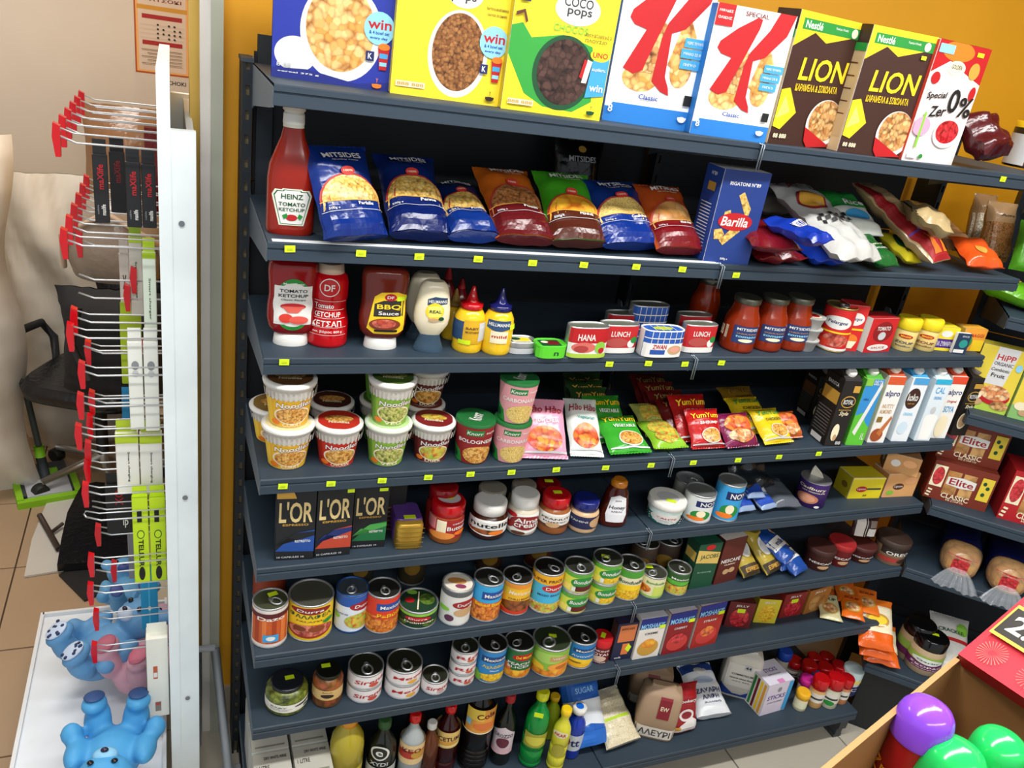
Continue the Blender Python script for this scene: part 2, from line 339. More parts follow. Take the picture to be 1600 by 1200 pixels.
# ---------------------------------------------------------------- product builders
_ring = None
def ring_mesh(r, mat='silver/m'):
    mb = MB(); n = 12
    pts = [(r*.26*cos(2*pi*i/n), -r*.42+r*.34*sin(2*pi*i/n), .0045) for i in range(n+1)]
    mb.tube(pts, r*.055, mat, 5, False); mb.loft([(0, r*.13, r*.16, 0, -r*.02), (.004, r*.13, r*.16, 0, -r*.02)], mat, 8); return mb.data('ring_pull')
_cache = {}
def sticker(t, x, y, z, rz=0, s=.011):
    MB().box(-s, s, -s*.6, s*.6, 0, .0006, 'neon', Matrix.Translation((x, y, z)) @ Matrix.Rotation(rz, 4, 'Z')).obj('price_sticker', t.o)
def can(cx, yb, wp, yt, z, label, P, base='white', lid='silver/m', ring=True, up=None, cat='can', name='food_can', group=None, st=None, turn=0, k=.9, h=None, rim='silver/m', lidP=None):
    if up: c = up.loc+V((0, 0, up.h)); r = up.r; h = h or height(c+away(c)*r*.9, yt)
    else:
        c, r, hh = cylpos(cx, yb, wp, yt, z); h = h or hh
    t = thing(name, label, cat, c, face_cam(c, k)+R(turn), group); t.h = h; t.r = r
    rows = [(.0, r*.95, r*.95), (.001, r, r), (.003, r, r), (.0045, r*.965, r*.965), (h-.0045, r*.965, r*.965), (h-.003, r, r), (h, r*.99, r*.99), (h, r*.93, r*.93), (h-.0035, r*.92, r*.92), (h-.0035, r*.75, r*.75), (h-.0045, r*.72, r*.72)]
    MB().loft(rows, rim, 28).obj('tin_body', t.o)
    lr = [(.005, r*.97, r*.97), (h-.005, r*.97, r*.97)]
    mb = MB().loft(lr, base, 32, cap=(0, 0))
    H = h-.01; put_print(mb, pi*r*.97, H, cyl_surf([(0, r*.97, r*.97), (1, r*.97, r*.97)], .005, r*.97), P, .006, .0006, .0002); mb.obj('label', t.o)
    if lid != rim or lidP:
        m2 = MB().loft([(h-.0033, r*.9, r*.9), (h-.003, r*.9, r*.9)], lid, 28, cap=(0, 1))
        if lidP: put_print(m2, 2*r*.85, 2*r*.85, flat_top(2*r*.85, 2*r*.85, h-.003), lidP, .05, .0003, .0002)
        m2.obj('lid', t.o)
    if ring:
        k_ = round(r, 2)
        if k_ not in _cache: _cache[k_] = ring_mesh(k_)
        arrow(_cache[k_], 'ring_pull', t.o, (0, 0, h-.003), (0, 0, random.uniform(-.6, .9)))
    if st: sticker(t, st[0]*r, st[1]*r, h+.001, st[2] if len(st) > 2 else .2)
    return t
def turned(cx, yb, wp, yt, z, label, cat, name, prof, e=2, ry=1, P=(), lab=None, group=None, h=None, turn=0, k=.85, st=None, up=None, proj=False, lean=0, front=None, n=28, lidP=None, pstep=None):
    """prof: list of segments (part name, material, [(z/h, r/R)..]); lab=(z0,z1) print window in fractions; sizes from the photo"""
    if up: c = up.loc+V((0, 0, up.h)); r = up.r; h = h or height(c+away(c)*r*.8, yt)
    else: c, r, hh = cylpos(cx, yb, wp, yt, z); h = h or hh
    if front is not None: h = height(c, yt)
    t = thing(name, label, cat, c, face_cam(c, k)+R(turn), group, rx=R(lean)); t.h = h; t.r = r; allr = []
    for pn, mat, seg in prof:
        rows = [(a*h, b*r, b*r*(ry if not (isinstance(ry, dict)) else ry.get(pn, 1))) for a, b in seg]; allr += rows
        MB().loft(rows, mat, n, e if pn in ('bottle', 'jar', 'body', 'tin_body') else 2).obj(pn, t.o)
    if P:
        z0, z1 = lab or (0, 1); allr = sorted(allr, key=lambda q: q[0]); body = [(a*h, b*r, b*r*(ry if not isinstance(ry, dict) else ry.get('bottle', 1))) for a, b in prof[0][2]]
        H = (z1-z0)*h
        if proj: W = 2*r*.98; s = prj_surf(body, e, W, z0*h)
        else: W = pi*r; s = cyl_surf(body, z0*h, r)
        printed(t, W, H, s, P, step=pstep or (.006 if not proj else .007), o0=.0008)
    if lidP: put_print(MB(), 1.7*r, 1.7*r, flat_top(1.7*r, 1.7*r, h), lidP, .05, .0005, .0002).obj('lid_print', t.o)
    if st: sticker(t, st[0]*r, st[1]*r, h+.0008, st[2] if len(st) > 2 else .2)
    return t
def carton(p0, p1, yt, z, d, label, P, base='white', side=None, L=(), Tp=(), cat='box', name='carton_box', group=None, h=None, w=None, up=None, rz=None, rx=0, bev=.0015, loc=None, Rt=(), topc=None):
    if loc is None:
        a, b, w0, rz0 = boxpos(p0, p1, yt if yt is not None else 0, z); w = w or w0; rz = rz0 if rz is None else rz
        if h is None: h = height(a, yt)
        c = a+V((cos(rz), sin(rz), 0))*w/2+V((-sin(rz), cos(rz), 0))*d/2
    else: c = V(loc)
    if up is not None: c.z = up.loc.z+up.h
    t = thing(name, label, cat, c, rz or 0, group, rx=R(rx)); t.h = h; t.w = w; t.d = d
    x, y = w/2, d/2; b = bev
    mb = MB(); vs = []
    for zz, ins in ((0, b), (b, 0), (h-b, 0), (h, b)):
        X, Y = x-ins, y-ins; vs += [(-X+b, -Y, zz), (X-b, -Y, zz), (X, -Y+b, zz), (X, Y-b, zz), (X-b, Y, zz), (-X+b, Y, zz), (-X, Y-b, zz), (-X, -Y+b, zz)]
    fs = [tuple(range(7, -1, -1)), tuple(range(24, 32))]+[(i*8+j, i*8+(j+1) % 8, (i+1)*8+(j+1) % 8, (i+1)*8+j) for i in range(3) for j in range(8)]
    mb.add(vs, fs, base)
    mb.obj('carton', t.o)
    if side: L = [('r', .01, .005, .99, .995, side)]+list(L)
    if P: printed(t, w, h, flat_front(w, d), P, 'front_panel', 9)
    if L: printed(t, d, h, flat_left(w, d), L, 'side_panel', 9)
    if Rt: printed(t, d, h, flat_right(w, d), Rt, 'side_panel', 9)
    if topc: Tp = [('r', .01, .01, .99, .99, topc)]+list(Tp)
    if Tp: printed(t, w, d, flat_top(w, d, h), Tp, 'top_panel', 9)
    return t
def bagsurf(w, h, th, seed, fat, amp):
    rn = random.Random(seed); ph = [rn.uniform(0, 6) for _ in range(6)]
    def prof(v):    # thickness along the height; fat: where the bulk sits
        a = min(1, v/.10)**.6 if fat < .9 else min(1, .55+v*4)
        b = max(0, min(1, (1-v)/.22))**.7
        return max(.03, a*b)
    def wid(v): return w/2*(1-.07*(1-abs(2*v-1)**4)*1)*(1-.02*sin(9*v+ph[0]))
    def f(x, z, o, sgn=-1):
        v = min(1, max(0, z/h)); W = wid(v); t = min(.999, abs(x)/W)
        th_ = th/2*prof(v)*(1-t**3.4)**.7
        wr = amp*(sin(46*x+60*z+ph[1])*sin(38*z-50*x+ph[2])+.6*sin(110*x+ph[3]+40*z)*(1-prof(v)*.4)+.5*sin(150*z+ph[4]+30*x))
        return V((x, sgn*(th_+.0012+o)+wr, z))
    return f, wid
def bag_mesh(w, h, th, base, seed=1, fat=.5, amp=.0016, nx=15, nz=18, crimp=None, backc=None, botc=None):
    f, wid = bagsurf(w, h, th, seed, fat, amp); mb = MB()
    for sgn in (-1, 1):
        vs = []; fs = []
        for j in range(nz+1):
            z = h*j/nz; W = wid(j/nz)
            for i in range(nx+1):
                x = -W+2*W*i/nx; p = f(x, z, 0, sgn)
                if i in (0, nx) : p.y = f(x, z, 0, 1).y-.0012
                vs.append(p)
        for j in range(nz):
            for i in range(nx):
                q = (j*(nx+1)+i, j*(nx+1)+i+1, (j+1)*(nx+1)+i+1, (j+1)*(nx+1)+i); fs.append(q if sgn < 0 else q[::-1])
        mb.add(vs, fs, base if sgn < 0 else (backc or base), True)
    vs = []; fs = []                      # closed bottom
    for i in range(nx+1):
        x = -wid(0)+2*wid(0)*i/nx; vs += [f(x, 0, 0, -1), f(x, 0, 0, 1)]
    for i in range(nx): fs.append((2*i, 2*i+1, 2*i+3, 2*i+2))
    mb.add(vs, fs, botc or base, True)
    if crimp:
        for z0 in ([h*.985] if crimp == 1 else [h*.985, -h*.015]):
            n = 26; vs = []; fs = []
            for i in range(n+1):
                x = (-1+2*i/n)*wid(1)*.99; y = .001*(1 if i % 2 else -1)
                vs += [(x, y, z0-h*.02), (x, y, z0+h*.03)]
            for i in range(n): fs.append((2*i, 2*i+2, 2*i+3, 2*i+1))
            mb.add(vs, fs, base)
    return mb, f
def bag(loc, w, h, th, rz, tilt, label, P, base, cat='bag', name='food_bag', group=None, seed=None, fat=.5, amp=.0016, crimp=1, ry=0, film=None, nx=15, nz=18, botc=None):
    seed = seed if seed is not None else random.randint(0, 999)
    t = thing(name, label, cat, loc, rz, group, rx=R(-tilt), ry=R(ry)); t.h = h; t.w = w
    mb, f = bag_mesh(w, h, th, base, seed, fat, amp, nx, nz, crimp, None, botc)
    mb.obj('pouch', t.o)
    if P: printed(t, w*.93, h, lambda x, y, o: f(x-w*.93/2, y, o), P, 'label', .011, .0018, .0004)
    return t
def tiltbag(b0, b1, tm, z, th, label, P, base, lift=None, **kw):
    """bag leaning back: bottom front corners b0, b1 and the middle of its top edge tm, all photo positions"""
    a, b = at(*b0, z), at(*b1, z); w = (b-a).length; rz = atan2(b.y-a.y, b.x-a.x); n = V((-sin(rz), cos(rz), 0)); mid = (a+b)/2
    u = V((cos(rz), sin(rz), 0)); d = atd(tm[0], tm[1], 1)-CAM   # ray meets plane through mid with normal u
    q = CAM+d*((mid-CAM).dot(u)/d.dot(u)); dn, dz = (q-mid).dot(n), q.z-mid.z
    tilt = math.degrees(atan2(max(dn, 0), dz)); h = sqrt(dn*dn+dz*dz)
    tl = R(tilt); lf = (th/2)*sin(tl) if lift is None else lift
    c = mid+n*(th/2*cos(tl))+V((0, 0, max(lf, .002)))
    return bag(c, w, h, th, rz, tilt, label, P, base, **kw)
def lying(px, py, z, w, h, th, deg, label, P, base, dz=0, tilt=84, **kw):
    """bag lying on its back: photo position of its lower edge, direction of its top in degrees from straight back"""
    p = at(px, py, z+dz); p.z = z+dz+th/2+.004
    return bag(p, w, h, th, R(deg), tilt, label, P, base, **kw)
# ================================================================ SHELF 1: cereals
z = Z[0]; G = 'cereal boxes on the top shelf'
def win(x, y): return [('e', x, y+.01, .13, .085, 'sky'), ('t', x, y+.03, .2, .05, 'win', 'red'), ('t', x, y-.012, .17, .018, '& 4 bowl set', 'blue'), ('t', x, y-.04, .15, .016, 'every day', 'blue'),
  ('p', [(x-.0, y-.08), (x+.1, y-.08), (x+.08, y-.2), (x+.02, y-.2)], 'red'), ('r', x+.015, y-.14, x+.085, y-.115, 'lblue'), ('r', x+.02, y-.18, x+.08, y-.16, 'sky'), ('e', x+.05, y-.08, .05, .018, 'orange'), ('r', x-.1, y-.16, x-.03, y-.11, 'navy'), ('t', x-.065, y-.135, .035, .03, 'K', 'white')]
def bowlc(x, y, c): return [('e', x, y-.012, .04, .012, c), ('r', x-.041, y-.012, x+.041, y-.002, c), ('t', x, y+.018, .02, .022, 'Y', c)]
def cereal(p0, p1, label, P, side, L=()): carton(p0, p1, None, z, .07, label, [('r', 0, 0, 1, 1, P[0])]+P[1:], h=.33, side=side, L=L, name='cereal_box', cat='cereal box', group=G)
cereal((423.4, 118.8), (608.8, 143.8), 'dark blue cereal box with a bowl of flakes, leftmost on the top shelf', ['#1c2f9a', ('e', .19, .13, .17, .09, 'white'), ('e', .56, .27, .34, .25, 'white'), ('e', .55, .29, .285, .22, 'food:flakes'), ('t', .5, .9, .8, .08, "Kellogg's", 'red', 0, .2), ('t', .42, .72, .7, .08, 'FROSTIES', 'white'),
  ('p', [(0, 0), (1, 0), (1, .05), (.7, .02), (.3, .06), (0, .05)], '#16247c'), ('t', .22, .035, .34, .01, 'cereal 375 g', 'white'), ('t', .1, .07, .12, .022, '8 88', 'lgrey')]+win(.87, .31)+bowlc(.88, .035, 'orange'), '#e9dcd0', [('r', .2, .1, .8, .3, 'navy'), ('r', .2, .4, .8, .8, 'orange')])
cereal((609, 145), (778, 167), 'yellow cereal box with a white bowl of chocolate rice, second on the top shelf', ['#f0d62c', ('e', .57, .25, .27, .23, 'white'), ('e', .57, .26, .235, .205, 'food:pops'), ('e', .58, .56, .16, .07, 'white'), ('t', .56, .595, .24, .045, 'COCO', 'dgrey'), ('t', .57, .54, .22, .05, 'pops', 'dgrey'),
  ('t', .78, .66, .5, .09, "Kellogg's", 'red', 0, .2), ('t', .88, .51, .2, .014, 'ΠΑΝΤΟΥΛΑ ΜΕ ΒΙΤΑΜΙΝΗ D', 'dbrown'), ('t', .88, .48, .18, .012, 'ΠΛΟΥΣΙΟ ΣΕ ΣΙΔΗΡΟ', 'dbrown'), ('r', .04, .045, .3, .075, 'cream'), ('t', .17, .06, .24, .018, '888 888', 'gold')]+win(.88, .33)+bowlc(.9, .05, 'dbrown'), '#e9d53a')
cereal((782, 169), (936, 189), 'yellow cereal box with a green ringed bowl of dark chocolate flakes', ['#f0da26', ('p', [(0, .45), (.1, .47), (.2, .4), (.5, .44), (.8, .4), (.84, .33), (.88, .1), (.7, .03), (.4, .04), (.2, .1), (0, .3)], '#2f9a38'), ('e', .55, .235, .3, .205, 'dgreen'), ('e', .56, .24, .265, .18, 'food:chocos'), ('e', .6, .58, .22, .085, 'white'), ('t', .6, .615, .28, .05, 'COCO', 'dgrey'), ('t', .62, .56, .24, .045, 'pops', 'dgrey'), ('t', .56, .475, .34, .04, 'CHOCOS', 'lgreen'),
  ('t', .62, .71, .74, .1, "Kellogg's", 'red', 0, .2), ('p', [(.8, .12), (.99, .14), (.99, .37), (.83, .36)], 'lblue'), ('e', .89, .36, .1, .035, 'yellow'), ('t', .89, .36, .15, .03, 'UNO', 'red'), ('t', .9, .28, .14, .022, 'κερδίστε', 'white'), ('t', .9, .18, .14, .04, 'win', 'white'), ('p', [(.74, .2), (.79, .2), (.82, .32), (.77, .33)], 'white'), ('p', [(.71, .23), (.74, .22), (.77, .32), (.74, .33)], 'red'),
  ('r', .05, .035, .3, .065, 'cream'), ('t', .17, .05, .24, .018, '888 888', 'gold'), ('t', .84, .46, .26, .018, 'ΠΗΓΗ ΒΙΤΑΜΙΝΗΣ D', 'dbrown'), ('t', .82, .43, .22, .016, 'ΠΛΟΥΣΙΟ', 'dbrown'), ('r', .05, .58, .14, .63, 'navy'), ('p', [(.02, .52), (.1, .54), (.14, .48), (.12, .47), (.09, .52), (.02, .5)], 'brown')]+bowlc(.88, .05, 'dgreen'), '#d8c020')
def special(p0, p1, yt, label, h=None):
    K1 = [(.16, .39), (.40, .92), (.58, .95), (.60, .90), (.36, .36), (.30, .30), (.18, .31)]
    carton(p0, p1, yt, z, .065, label, [('r', 0, 0, 1, 1, '#f4f3f0'), ('r', 0, 0, 1, .13, '#1f78c8'), ('e', .02, .13, .06, .03, '#f4f3f0'), ('e', .33, .31, .2, .09, 'food:flakes'), ('e', .76, .4, .12, .12, 'food:flakes'), ('p', [(.6, .42), (.72, .78), (.86, .62), (.78, .36)], 'food:flakes'), ('p', [(.3, .35), (.45, .7), (.55, .65), (.45, .35)], 'food:muesli'),
      ('p', [(.12, .36), (.30, .62), (.16, .64), (.1, .68), (.12, .73), (.3, .84), (.52, .94), (.58, .93), (.57, .86), (.36, .42), (.34, .36), (.24, .33)], 'red'), ('p', [(.46, .3), (.58, .24), (.68, .22), (.66, .27), (.60, .34), (.58, .62), (.72, .66), (.93, .84), (.99, 1.0), (.78, 1.0), (.7, .86), (.52, .68), (.48, .58)], 'red'),
      ('r', .0, .84, .22, 1, 'red'), ('t', .11, .95, .17, .02, 'ΝΙΦΑΔΕΣ', 'white'), ('t', .11, .9, .17, .02, 'ΟΛΙΚΗΣ', 'white'), ('t', .5, .955, .3, .035, 'SPECIAL', 'dred'), ('t', .46, .19, .22, .035, 'Classic', 'blue'),
      ('r', .74, .55, .99, .61, 'lblue'), ('r', .72, .48, .97, .54, 'lblue'), ('r', .73, .41, .95, .47, 'lblue'), ('t', .86, .58, .2, .018, 'ΧΩΡΙΣ ΤΕΧΝΗΤΑ', 'white'), ('t', .84, .51, .2, .018, 'ΥΨΗΛΟ ΣΕ Β', 'white'), ('t', .84, .44, .14, .018, 'ΠΗΓΗ D', 'white'), ('r', .86, .17, .95, .24, 'black'), ('t', .06, .09, .05, .05, '8', 'white'), ('e', .88, .075, .045, .02, 'white'), ('r', .83, .075, .93, .09, 'white')],
      h=h, side='#1f78c8', name='cereal_box', cat='cereal box', group=G)
special((940, 187), (1075, 206), None, 'white cereal box with a giant red letter and blue foot, the left one of two', .29)
special((1077, 208), (1194, 224), 3, 'white cereal box with a giant red letter, the right one beside the brown boxes')
def lion(p0, p1, yt, label, stk):
    carton(p0, p1, yt, z, .06, label, [('r', 0, 0, 1, 1, '#3a1c12'), ('p', [(0, .74), (.28, .86), (.48, .8), (1, .9), (1, 1), (0, 1)], 'yellow'), ('r', .07, .87, 1, .95, 'green'), ('t', .24, .91, .26, .055, 'Nestlé', 'white'), ('t', .67, .92, .2, .02, 'Περιέχει Ολικής', 'white'), ('e', .88, .91, .05, .035, 'cream'),
      ('t', .56, .60, .72, .17, 'LION', 'yellow', 2, .12), ('t', .52, .46, .66, .055, 'ΚΑΡΑΜΕΛΑ & ΣΟΚΟΛΑΤΑ', 'yellow', 2), ('p', [(0, .14), (0, .42), (.12, .44), (.3, .26), (.12, .12)], 'yellow'), ('p', [(.02, .2), (.08, .38), (.2, .26)], 'lyellow'),
      ('e', .78, .2, .28, .19, 'white'), ('e', .79, .22, .255, .165, 'food:muesli'), ('p', [(.5, .16), (.98, .02), (.6, .0), (.53, .05)], 'red'), ('t', .14, .07, .2, .035, '88 888', 'cream')]+([('r', .82, .81, .9, .84, 'neon')] if stk else []),
      side='#c8b088', L=[('r', 0, .86, 1, 1, 'dbrown'), ('r', .1, .12, .9, .8, '#bfa67c'), ('r', .2, .3, .8, .31, 'brown'), ('r', .2, .4, .8, .41, 'brown'), ('r', .2, .5, .8, .51, 'brown'), ('r', .2, .6, .8, .61, 'brown'), ('r', .2, .7, .8, .71, 'brown'), ('r', 0, .8, 1, .86, 'green')], topc='#e8c020', name='cereal_box', cat='cereal box', group=G)
lion((1198, 224), (1294, 233), 14, 'brown and yellow cereal box with green band, left of its twin', 0)
lion((1307, 237), (1404, 249), 38, 'brown and yellow cereal box with a neon sticker, right of its twin', 1)
carton((1408, 250), (1486, 258), 60, z, .06, 'white and red zero sugar cereal box with strawberries, rightmost on the top shelf', [('r', 0, 0, 1, 1, '#efe4e2'), ('p', [(0, .74), (.3, .85), (.6, .78), (1, .7), (1, 1), (0, 1)], 'red'), ('e', .4, .93, .3, .08, 'orange'), ('e', .45, .8, .17, .06, 'cream'), ('t', .45, .81, .2, .035, 'GOLDEN', 'dbrown'), ('e', .8, .8, .1, .07, 'gold'), ('r', .75, .92, .88, .955, 'neon'), ('r', .02, .9, .3, .97, 'sky'),
  ('e', .12, .7, .08, .05, 'red'), ('e', .9, .62, .06, .06, 'red'), ('t', .25, .56, .36, .07, 'Special', 'black', 5, .2), ('t', .36, .44, .3, .09, 'Zer', 'black', 5, .2), ('t', .6, .54, .2, .2, '0', 'black'), ('t', .85, .5, .26, .17, '%', 'black'), ('e', .66, .26, .26, .12, 'white'), ('e', .66, .28, .22, .1, 'food:berries'), ('e', .14, .3, .16, .08, 'pink'), ('r', .12, .12, .16, .42, 'lgreen'), ('r', .04, .03, .22, .08, 'white'), ('e', .3, .05, .04, .02, 'green')],
  side='#b8301a', topc='#c03a1a', name='cereal_box', cat='cereal box', group=G)
lying(1548, 268, z, .15, .12, .07, 20, 'shiny dark red foil bag on the right end of the top shelf', [], '#4a0c12/f', amp=.006, fat=.5, name='foil_bag', tilt=50)
turned(1592, 262, 52, 192, z, 'black coffee jar with yellow lid on the right end of the top shelf', 'jar', 'coffee_jar', [('jar', 'black/g', [(0, .95), (.02, 1), (.84, 1), (.86, .97)]), ('lid', 'yellow', [(.86, 1.0), (.99, 1.0), (1, .97)])], P=[('r', 0, .0, .5, .9, 'silver'), ('r', .5, 0, 1, .35, 'maroon'), ('t', .7, .45, .35, .18, 'MAX', 'white')], lab=(.05, .8))

# ================================================================ SHELF 2: pasta
z = Z[1]
turned(452, 372, 72, 150, z, 'tall glass ketchup bottle with white cap and keystone label', 'ketchup bottle', 'ketchup_bottle', [
  ('bottle', '#8e1c0c/g', [(0, .93), (.015, .99), (.05, 1), (.42, 1), (.52, .93), (.62, .72), (.72, .5), (.8, .40), (.87, .37), (.885, .40), (.93, .40), (.935, .36)]), ('cap', '#cfc4b4', [(.915, .44), (.92, .46), (.995, .46), (1, .44)]), ],
  e=2.6, ry={'bottle': .62, 'cap': 1}, proj=True, k=.35, P=[('p', [(.14, .97), (.28, .97), (.3, 1.0), (.7, 1.0), (.72, .97), (.86, .97), (.92, .82), (.76, .04), (.24, .04), (.08, .82)], '#dfe8d0'), ('p', [(.18, .94), (.3, .94), (.32, .97), (.68, .97), (.7, .94), (.82, .94), (.88, .82), (.73, .07), (.27, .07), (.12, .82)], 'dgreen'), ('p', [(.2, .92), (.32, .92), (.34, .955), (.66, .955), (.68, .92), (.8, .92), (.86, .81), (.72, .085), (.28, .085), (.14, .81)], 'white'),
   ('t', .5, .8, .46, .13, 'HEINZ', 'dgreen'), ('t', .5, .60, .56, .1, 'TOMATO', 'dgreen'), ('t', .5, .46, .54, .09, 'KETCHUP', 'dgreen'), ('e', .5, .25, .12, .085, 'red'), ('p', [(.3, .3), (.4, .36), (.42, .26), (.34, .2)], 'green'), ('p', [(.62, .26), (.66, .36), (.74, .3), (.68, .2)], 'green')], lab=(.07, .36))
kb = bpy.data.objects['ketchup_bottle']; MB().loft([(0, .019, .0165), (.03, .0176, .0165), (.034, .0172, .016)], '#d8d8c8', 20, cap=(0, 0)).loft([(.006, .0195, .0168), (.024, .0188, .0168)], 'white', 20, cap=(0, 0)).obj('neck_label', kb, (0, 0, .195))
def pasta(b0, b1, tm, label, top, bot, food, nm, seed, th=.05, sub='', panel=(.30, .64), topn='MITSIDES'):
    y0, y1 = panel; b0 = (b0[0]-5, b0[1]); b1 = (b1[0]+5, b1[1])
    return tiltbag(b0, b1, tm, z, th, label, [('p', [(.5-.5*cos(pi*k/14), y0-.03+(y1-y0+.05)*sin(pi*k/14)**.7) for k in range(15)][::-1], '#b0302a'), ('p', [(.5-.475*cos(pi*k/14), y0-.03+(y1-y0+.03)*sin(pi*k/14)**.7) for k in range(15)][::-1], 'food:'+food), ('r', 0, y0-.08, 1, y0+.06, bot), ('r', 0, 0, 1, y0-.02, bot), ('r', 0, y0+.055, 1, y0+.065, 'gold'), ('e', .5, y1+.035, .11, .045, '#d0302a'), ('t', .5, y1+.035, .15, .02, '100%', 'cream'),
      ('t', .5, .86, .62, .07, topn, 'white'), ('t', .5, .79, .44, .02, 'Quality Pasta', 'cream', 0, .2), ('t', .66, y0+.02, .26, .035, nm, 'white'), ('t', .15, y0-.02, .16, .03, '500g e', 'lgrey'), ('r', .0, y0-.05, 1, y0-.045, 'lgrey')], top, cat='pasta bag', name='pasta_bag', group='pasta bags on the second shelf', seed=seed, fat=1, amp=.0024, crimp=1, botc=bot)
pasta((518, 392), (609, 386), (528, 246), 'blue pasta bag of bow shapes next to the tall ketchup bottle', '#0d2a74/f', '#0d2a74/f', 'pasta', 'Farfalle', 3)
pasta((614, 385), (704, 389), (631, 263), 'blue pasta bag of short tubes, second bag from the tall ketchup bottle', '#0c2260/f', '#0b1c58/f', 'pasta', 'Penne', 4)
pasta((706, 388), (776, 391), (704, 308), 'smaller slumped blue pasta bag left of the orange one', '#0c2254/f', '#0d2c74/f', 'pasta', 'Fusilli', 5)
pasta((781, 392), (864, 396), (782, 283), 'orange pasta bag with dark red foot left of the green bag', '#c8641a/f', 'maroon/f', 'fusilli', 'Fusilli', 6)
pasta((866, 396), (946, 401), (876, 288), 'bright green pasta bag with brown foot', '#3f9a1e/f', '#4e2216/f', 'peaches', 'PENNE', 7, panel=(.28, .58))
pasta((950, 402), (1029, 402), (951, 300), 'blue pasta bag of pale fine grain right of the green bag', '#0d2c70/f', '#0d2c7c/f', 'couscous', 'Couscous', 8, panel=(.32, .64))
pasta((1033, 407), (1096, 409), (1028, 307), 'orange red pasta bag beside the tall blue carton', '#b04a1a/f', 'dred/f', 'bread', 'Whole wheat', 9)
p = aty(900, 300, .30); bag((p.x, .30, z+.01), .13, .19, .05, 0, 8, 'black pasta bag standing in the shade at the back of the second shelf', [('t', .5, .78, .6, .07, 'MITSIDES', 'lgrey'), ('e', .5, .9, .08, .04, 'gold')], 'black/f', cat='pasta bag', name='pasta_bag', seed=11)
carton((1098, 409), (1168, 414), 263, z, .075, 'tall dark blue pasta carton with a red oval badge', [('r', 0, 0, 1, 1, '#14347c'), ('t', .5, .86, .66, .04, 'RIGATONI N°89', 'white'),
  ('p', [(.42, .74), (.52, .78), (.74, .61), (.72, .54), (.64, .54)], 'food:pasta'), ('p', [(.2, .56), (.32, .58), (.36, .5), (.3, .42), (.2, .42)], 'food:pasta'), ('p', [(.22, .25), (.32, .2), (.62, .36), (.6, .42), (.5, .43)], 'food:pasta'), ('p', [(.06, .36), (.22, .38), (.3, .32), (.24, .26), (.1, .26)], 'food:pasta'), ('e', .47, .46, .37, .095, 'red'), ('t', .47, .46, .58, .1, 'Barilla', 'white', 0, .15), ('t', .42, .05, .16, .03, '500g e', 'white')],
  side='#1b3f90', L=[('t', .5, .92, .3, .04, 'N°89', 'white'), ('r', .3, .74, .72, .83, 'gold')]+[('r', .2, .08+.035*k, .8, .09+.035*k, 'lgrey') for k in range(16)], name='pasta_carton', cat='carton')
# right bay: heap of bags
G = 'heaped bags on the second shelf'
lying(1222, 417, z, .155, .17, .034, 5, 'dark red pasta pack lying in front right of the tall blue carton', [], '#6a0f1a/f', seed=21, amp=.004, tilt=88)
lying(1215, 402, z, .14, .17, .034, 2, 'dark red pasta pack lying on top of the other dark red one', [('r', 0, .6, .3, .8, 'lgrey')], '#6a0f1a/f', dz=.034, seed=22, amp=.004, tilt=80)
lying(1283, 392, z, .085, .14, .03, 18, 'blue pasta pack slung over the dark red packs', [('t', .5, .5, .6, .18, 'MITSIDES', 'white')], '#14329a/f', dz=.07, seed=23, amp=.004, tilt=84)
lying(1298, 422, z, .12, .16, .035, 0, 'blue pasta pack lying flat at the shelf front beside the checked white bag', [('t', .5, .45, .6, .1, 'MITSIDES', 'white')], '#1436a0/f', seed=24, amp=.004, tilt=80)
lying(1340, 424, z, .17, .29, .05, 12, 'white bag with a yellow oval and black checked ribbon, lying in the heap', [('e', .4, .68, .3, .14, '#8a1c1c'), ('e', .4, .68, .26, .115, '#e0a83a')]+[('r', .1+.09*a, .38+.035*b, .19+.09*a, .415+.035*b, 'black') for a in range(9) for b in range(3) if (a+b) % 2]+[('t', .35, .88, .4, .05, 'ΡΥΖΙ', 'maroon')], '#bcbcb8/f', dz=.012, tilt=66, seed=25, amp=.005, fat=.5)
lying(1386, 427, z, .085, .19, .035, 8, 'dark green bag of lasagne at the shelf front', [('t', .5, .25, .7, .05, 'ΛΑΖΑΝΙΑ', 'white'), ('t', .5, .34, .5, .025, 'PASTA DI', 'cream')], '#1a5c26/f', seed=26, tilt=72, amp=.003)
lying(1425, 420, z, .06, .13, .03, 5, 'small yellow bag with green print between green and red bags', [('e', .5, .5, .35, .25, 'dgreen'), ('t', .5, .2, .7, .1, 'PASTA', 'black')], '#e8d830/f', seed=27, tilt=70)
lying(1345, 380, z, .14, .17, .04, 0, 'white and green bag at the back of the heap', [('r', 0, .5, 1, 1, 'green'), ('t', .6, .6, .5, .12, 'Rice', 'white'), ('e', .5, .3, .3, .12, 'lblue')], '#dfe4dc/f', dz=.05, tilt=65, seed=28, amp=.003)
lying(1465, 425, z, .12, .30, .05, 22, 'long red and beige bag of rice leaning back in the heap', [('r', 0, .0, 1, .3, '#a81820'), ('r', 0, .25, .2, 1, '#a81820'), ('r', .2, .3, 1, .95, '#d0b080'), ('p', [(.1, .05), (.3, .28), (.4, .05)], 'orange'), ('p', [(.5, .05), (.7, .28), (.8, .05)], 'orange'), ('r', 0, .3, 1, .32, 'purple')], '#c8a878/f', tilt=62, seed=29, amp=.003, dz=.006)
lying(1466, 372, z, .22, .10, .05, 55, 'pale beige bag lying across the back of the heap', [], '#b09a6e/f', dz=.09, tilt=70, seed=30, amp=.004)
lying(1212, 345, z, .12, .10, .04, 10, 'grey white crumpled bag behind the blue packs', [], '#8f8a80/f', dz=.06, tilt=60, seed=31, amp=.004)
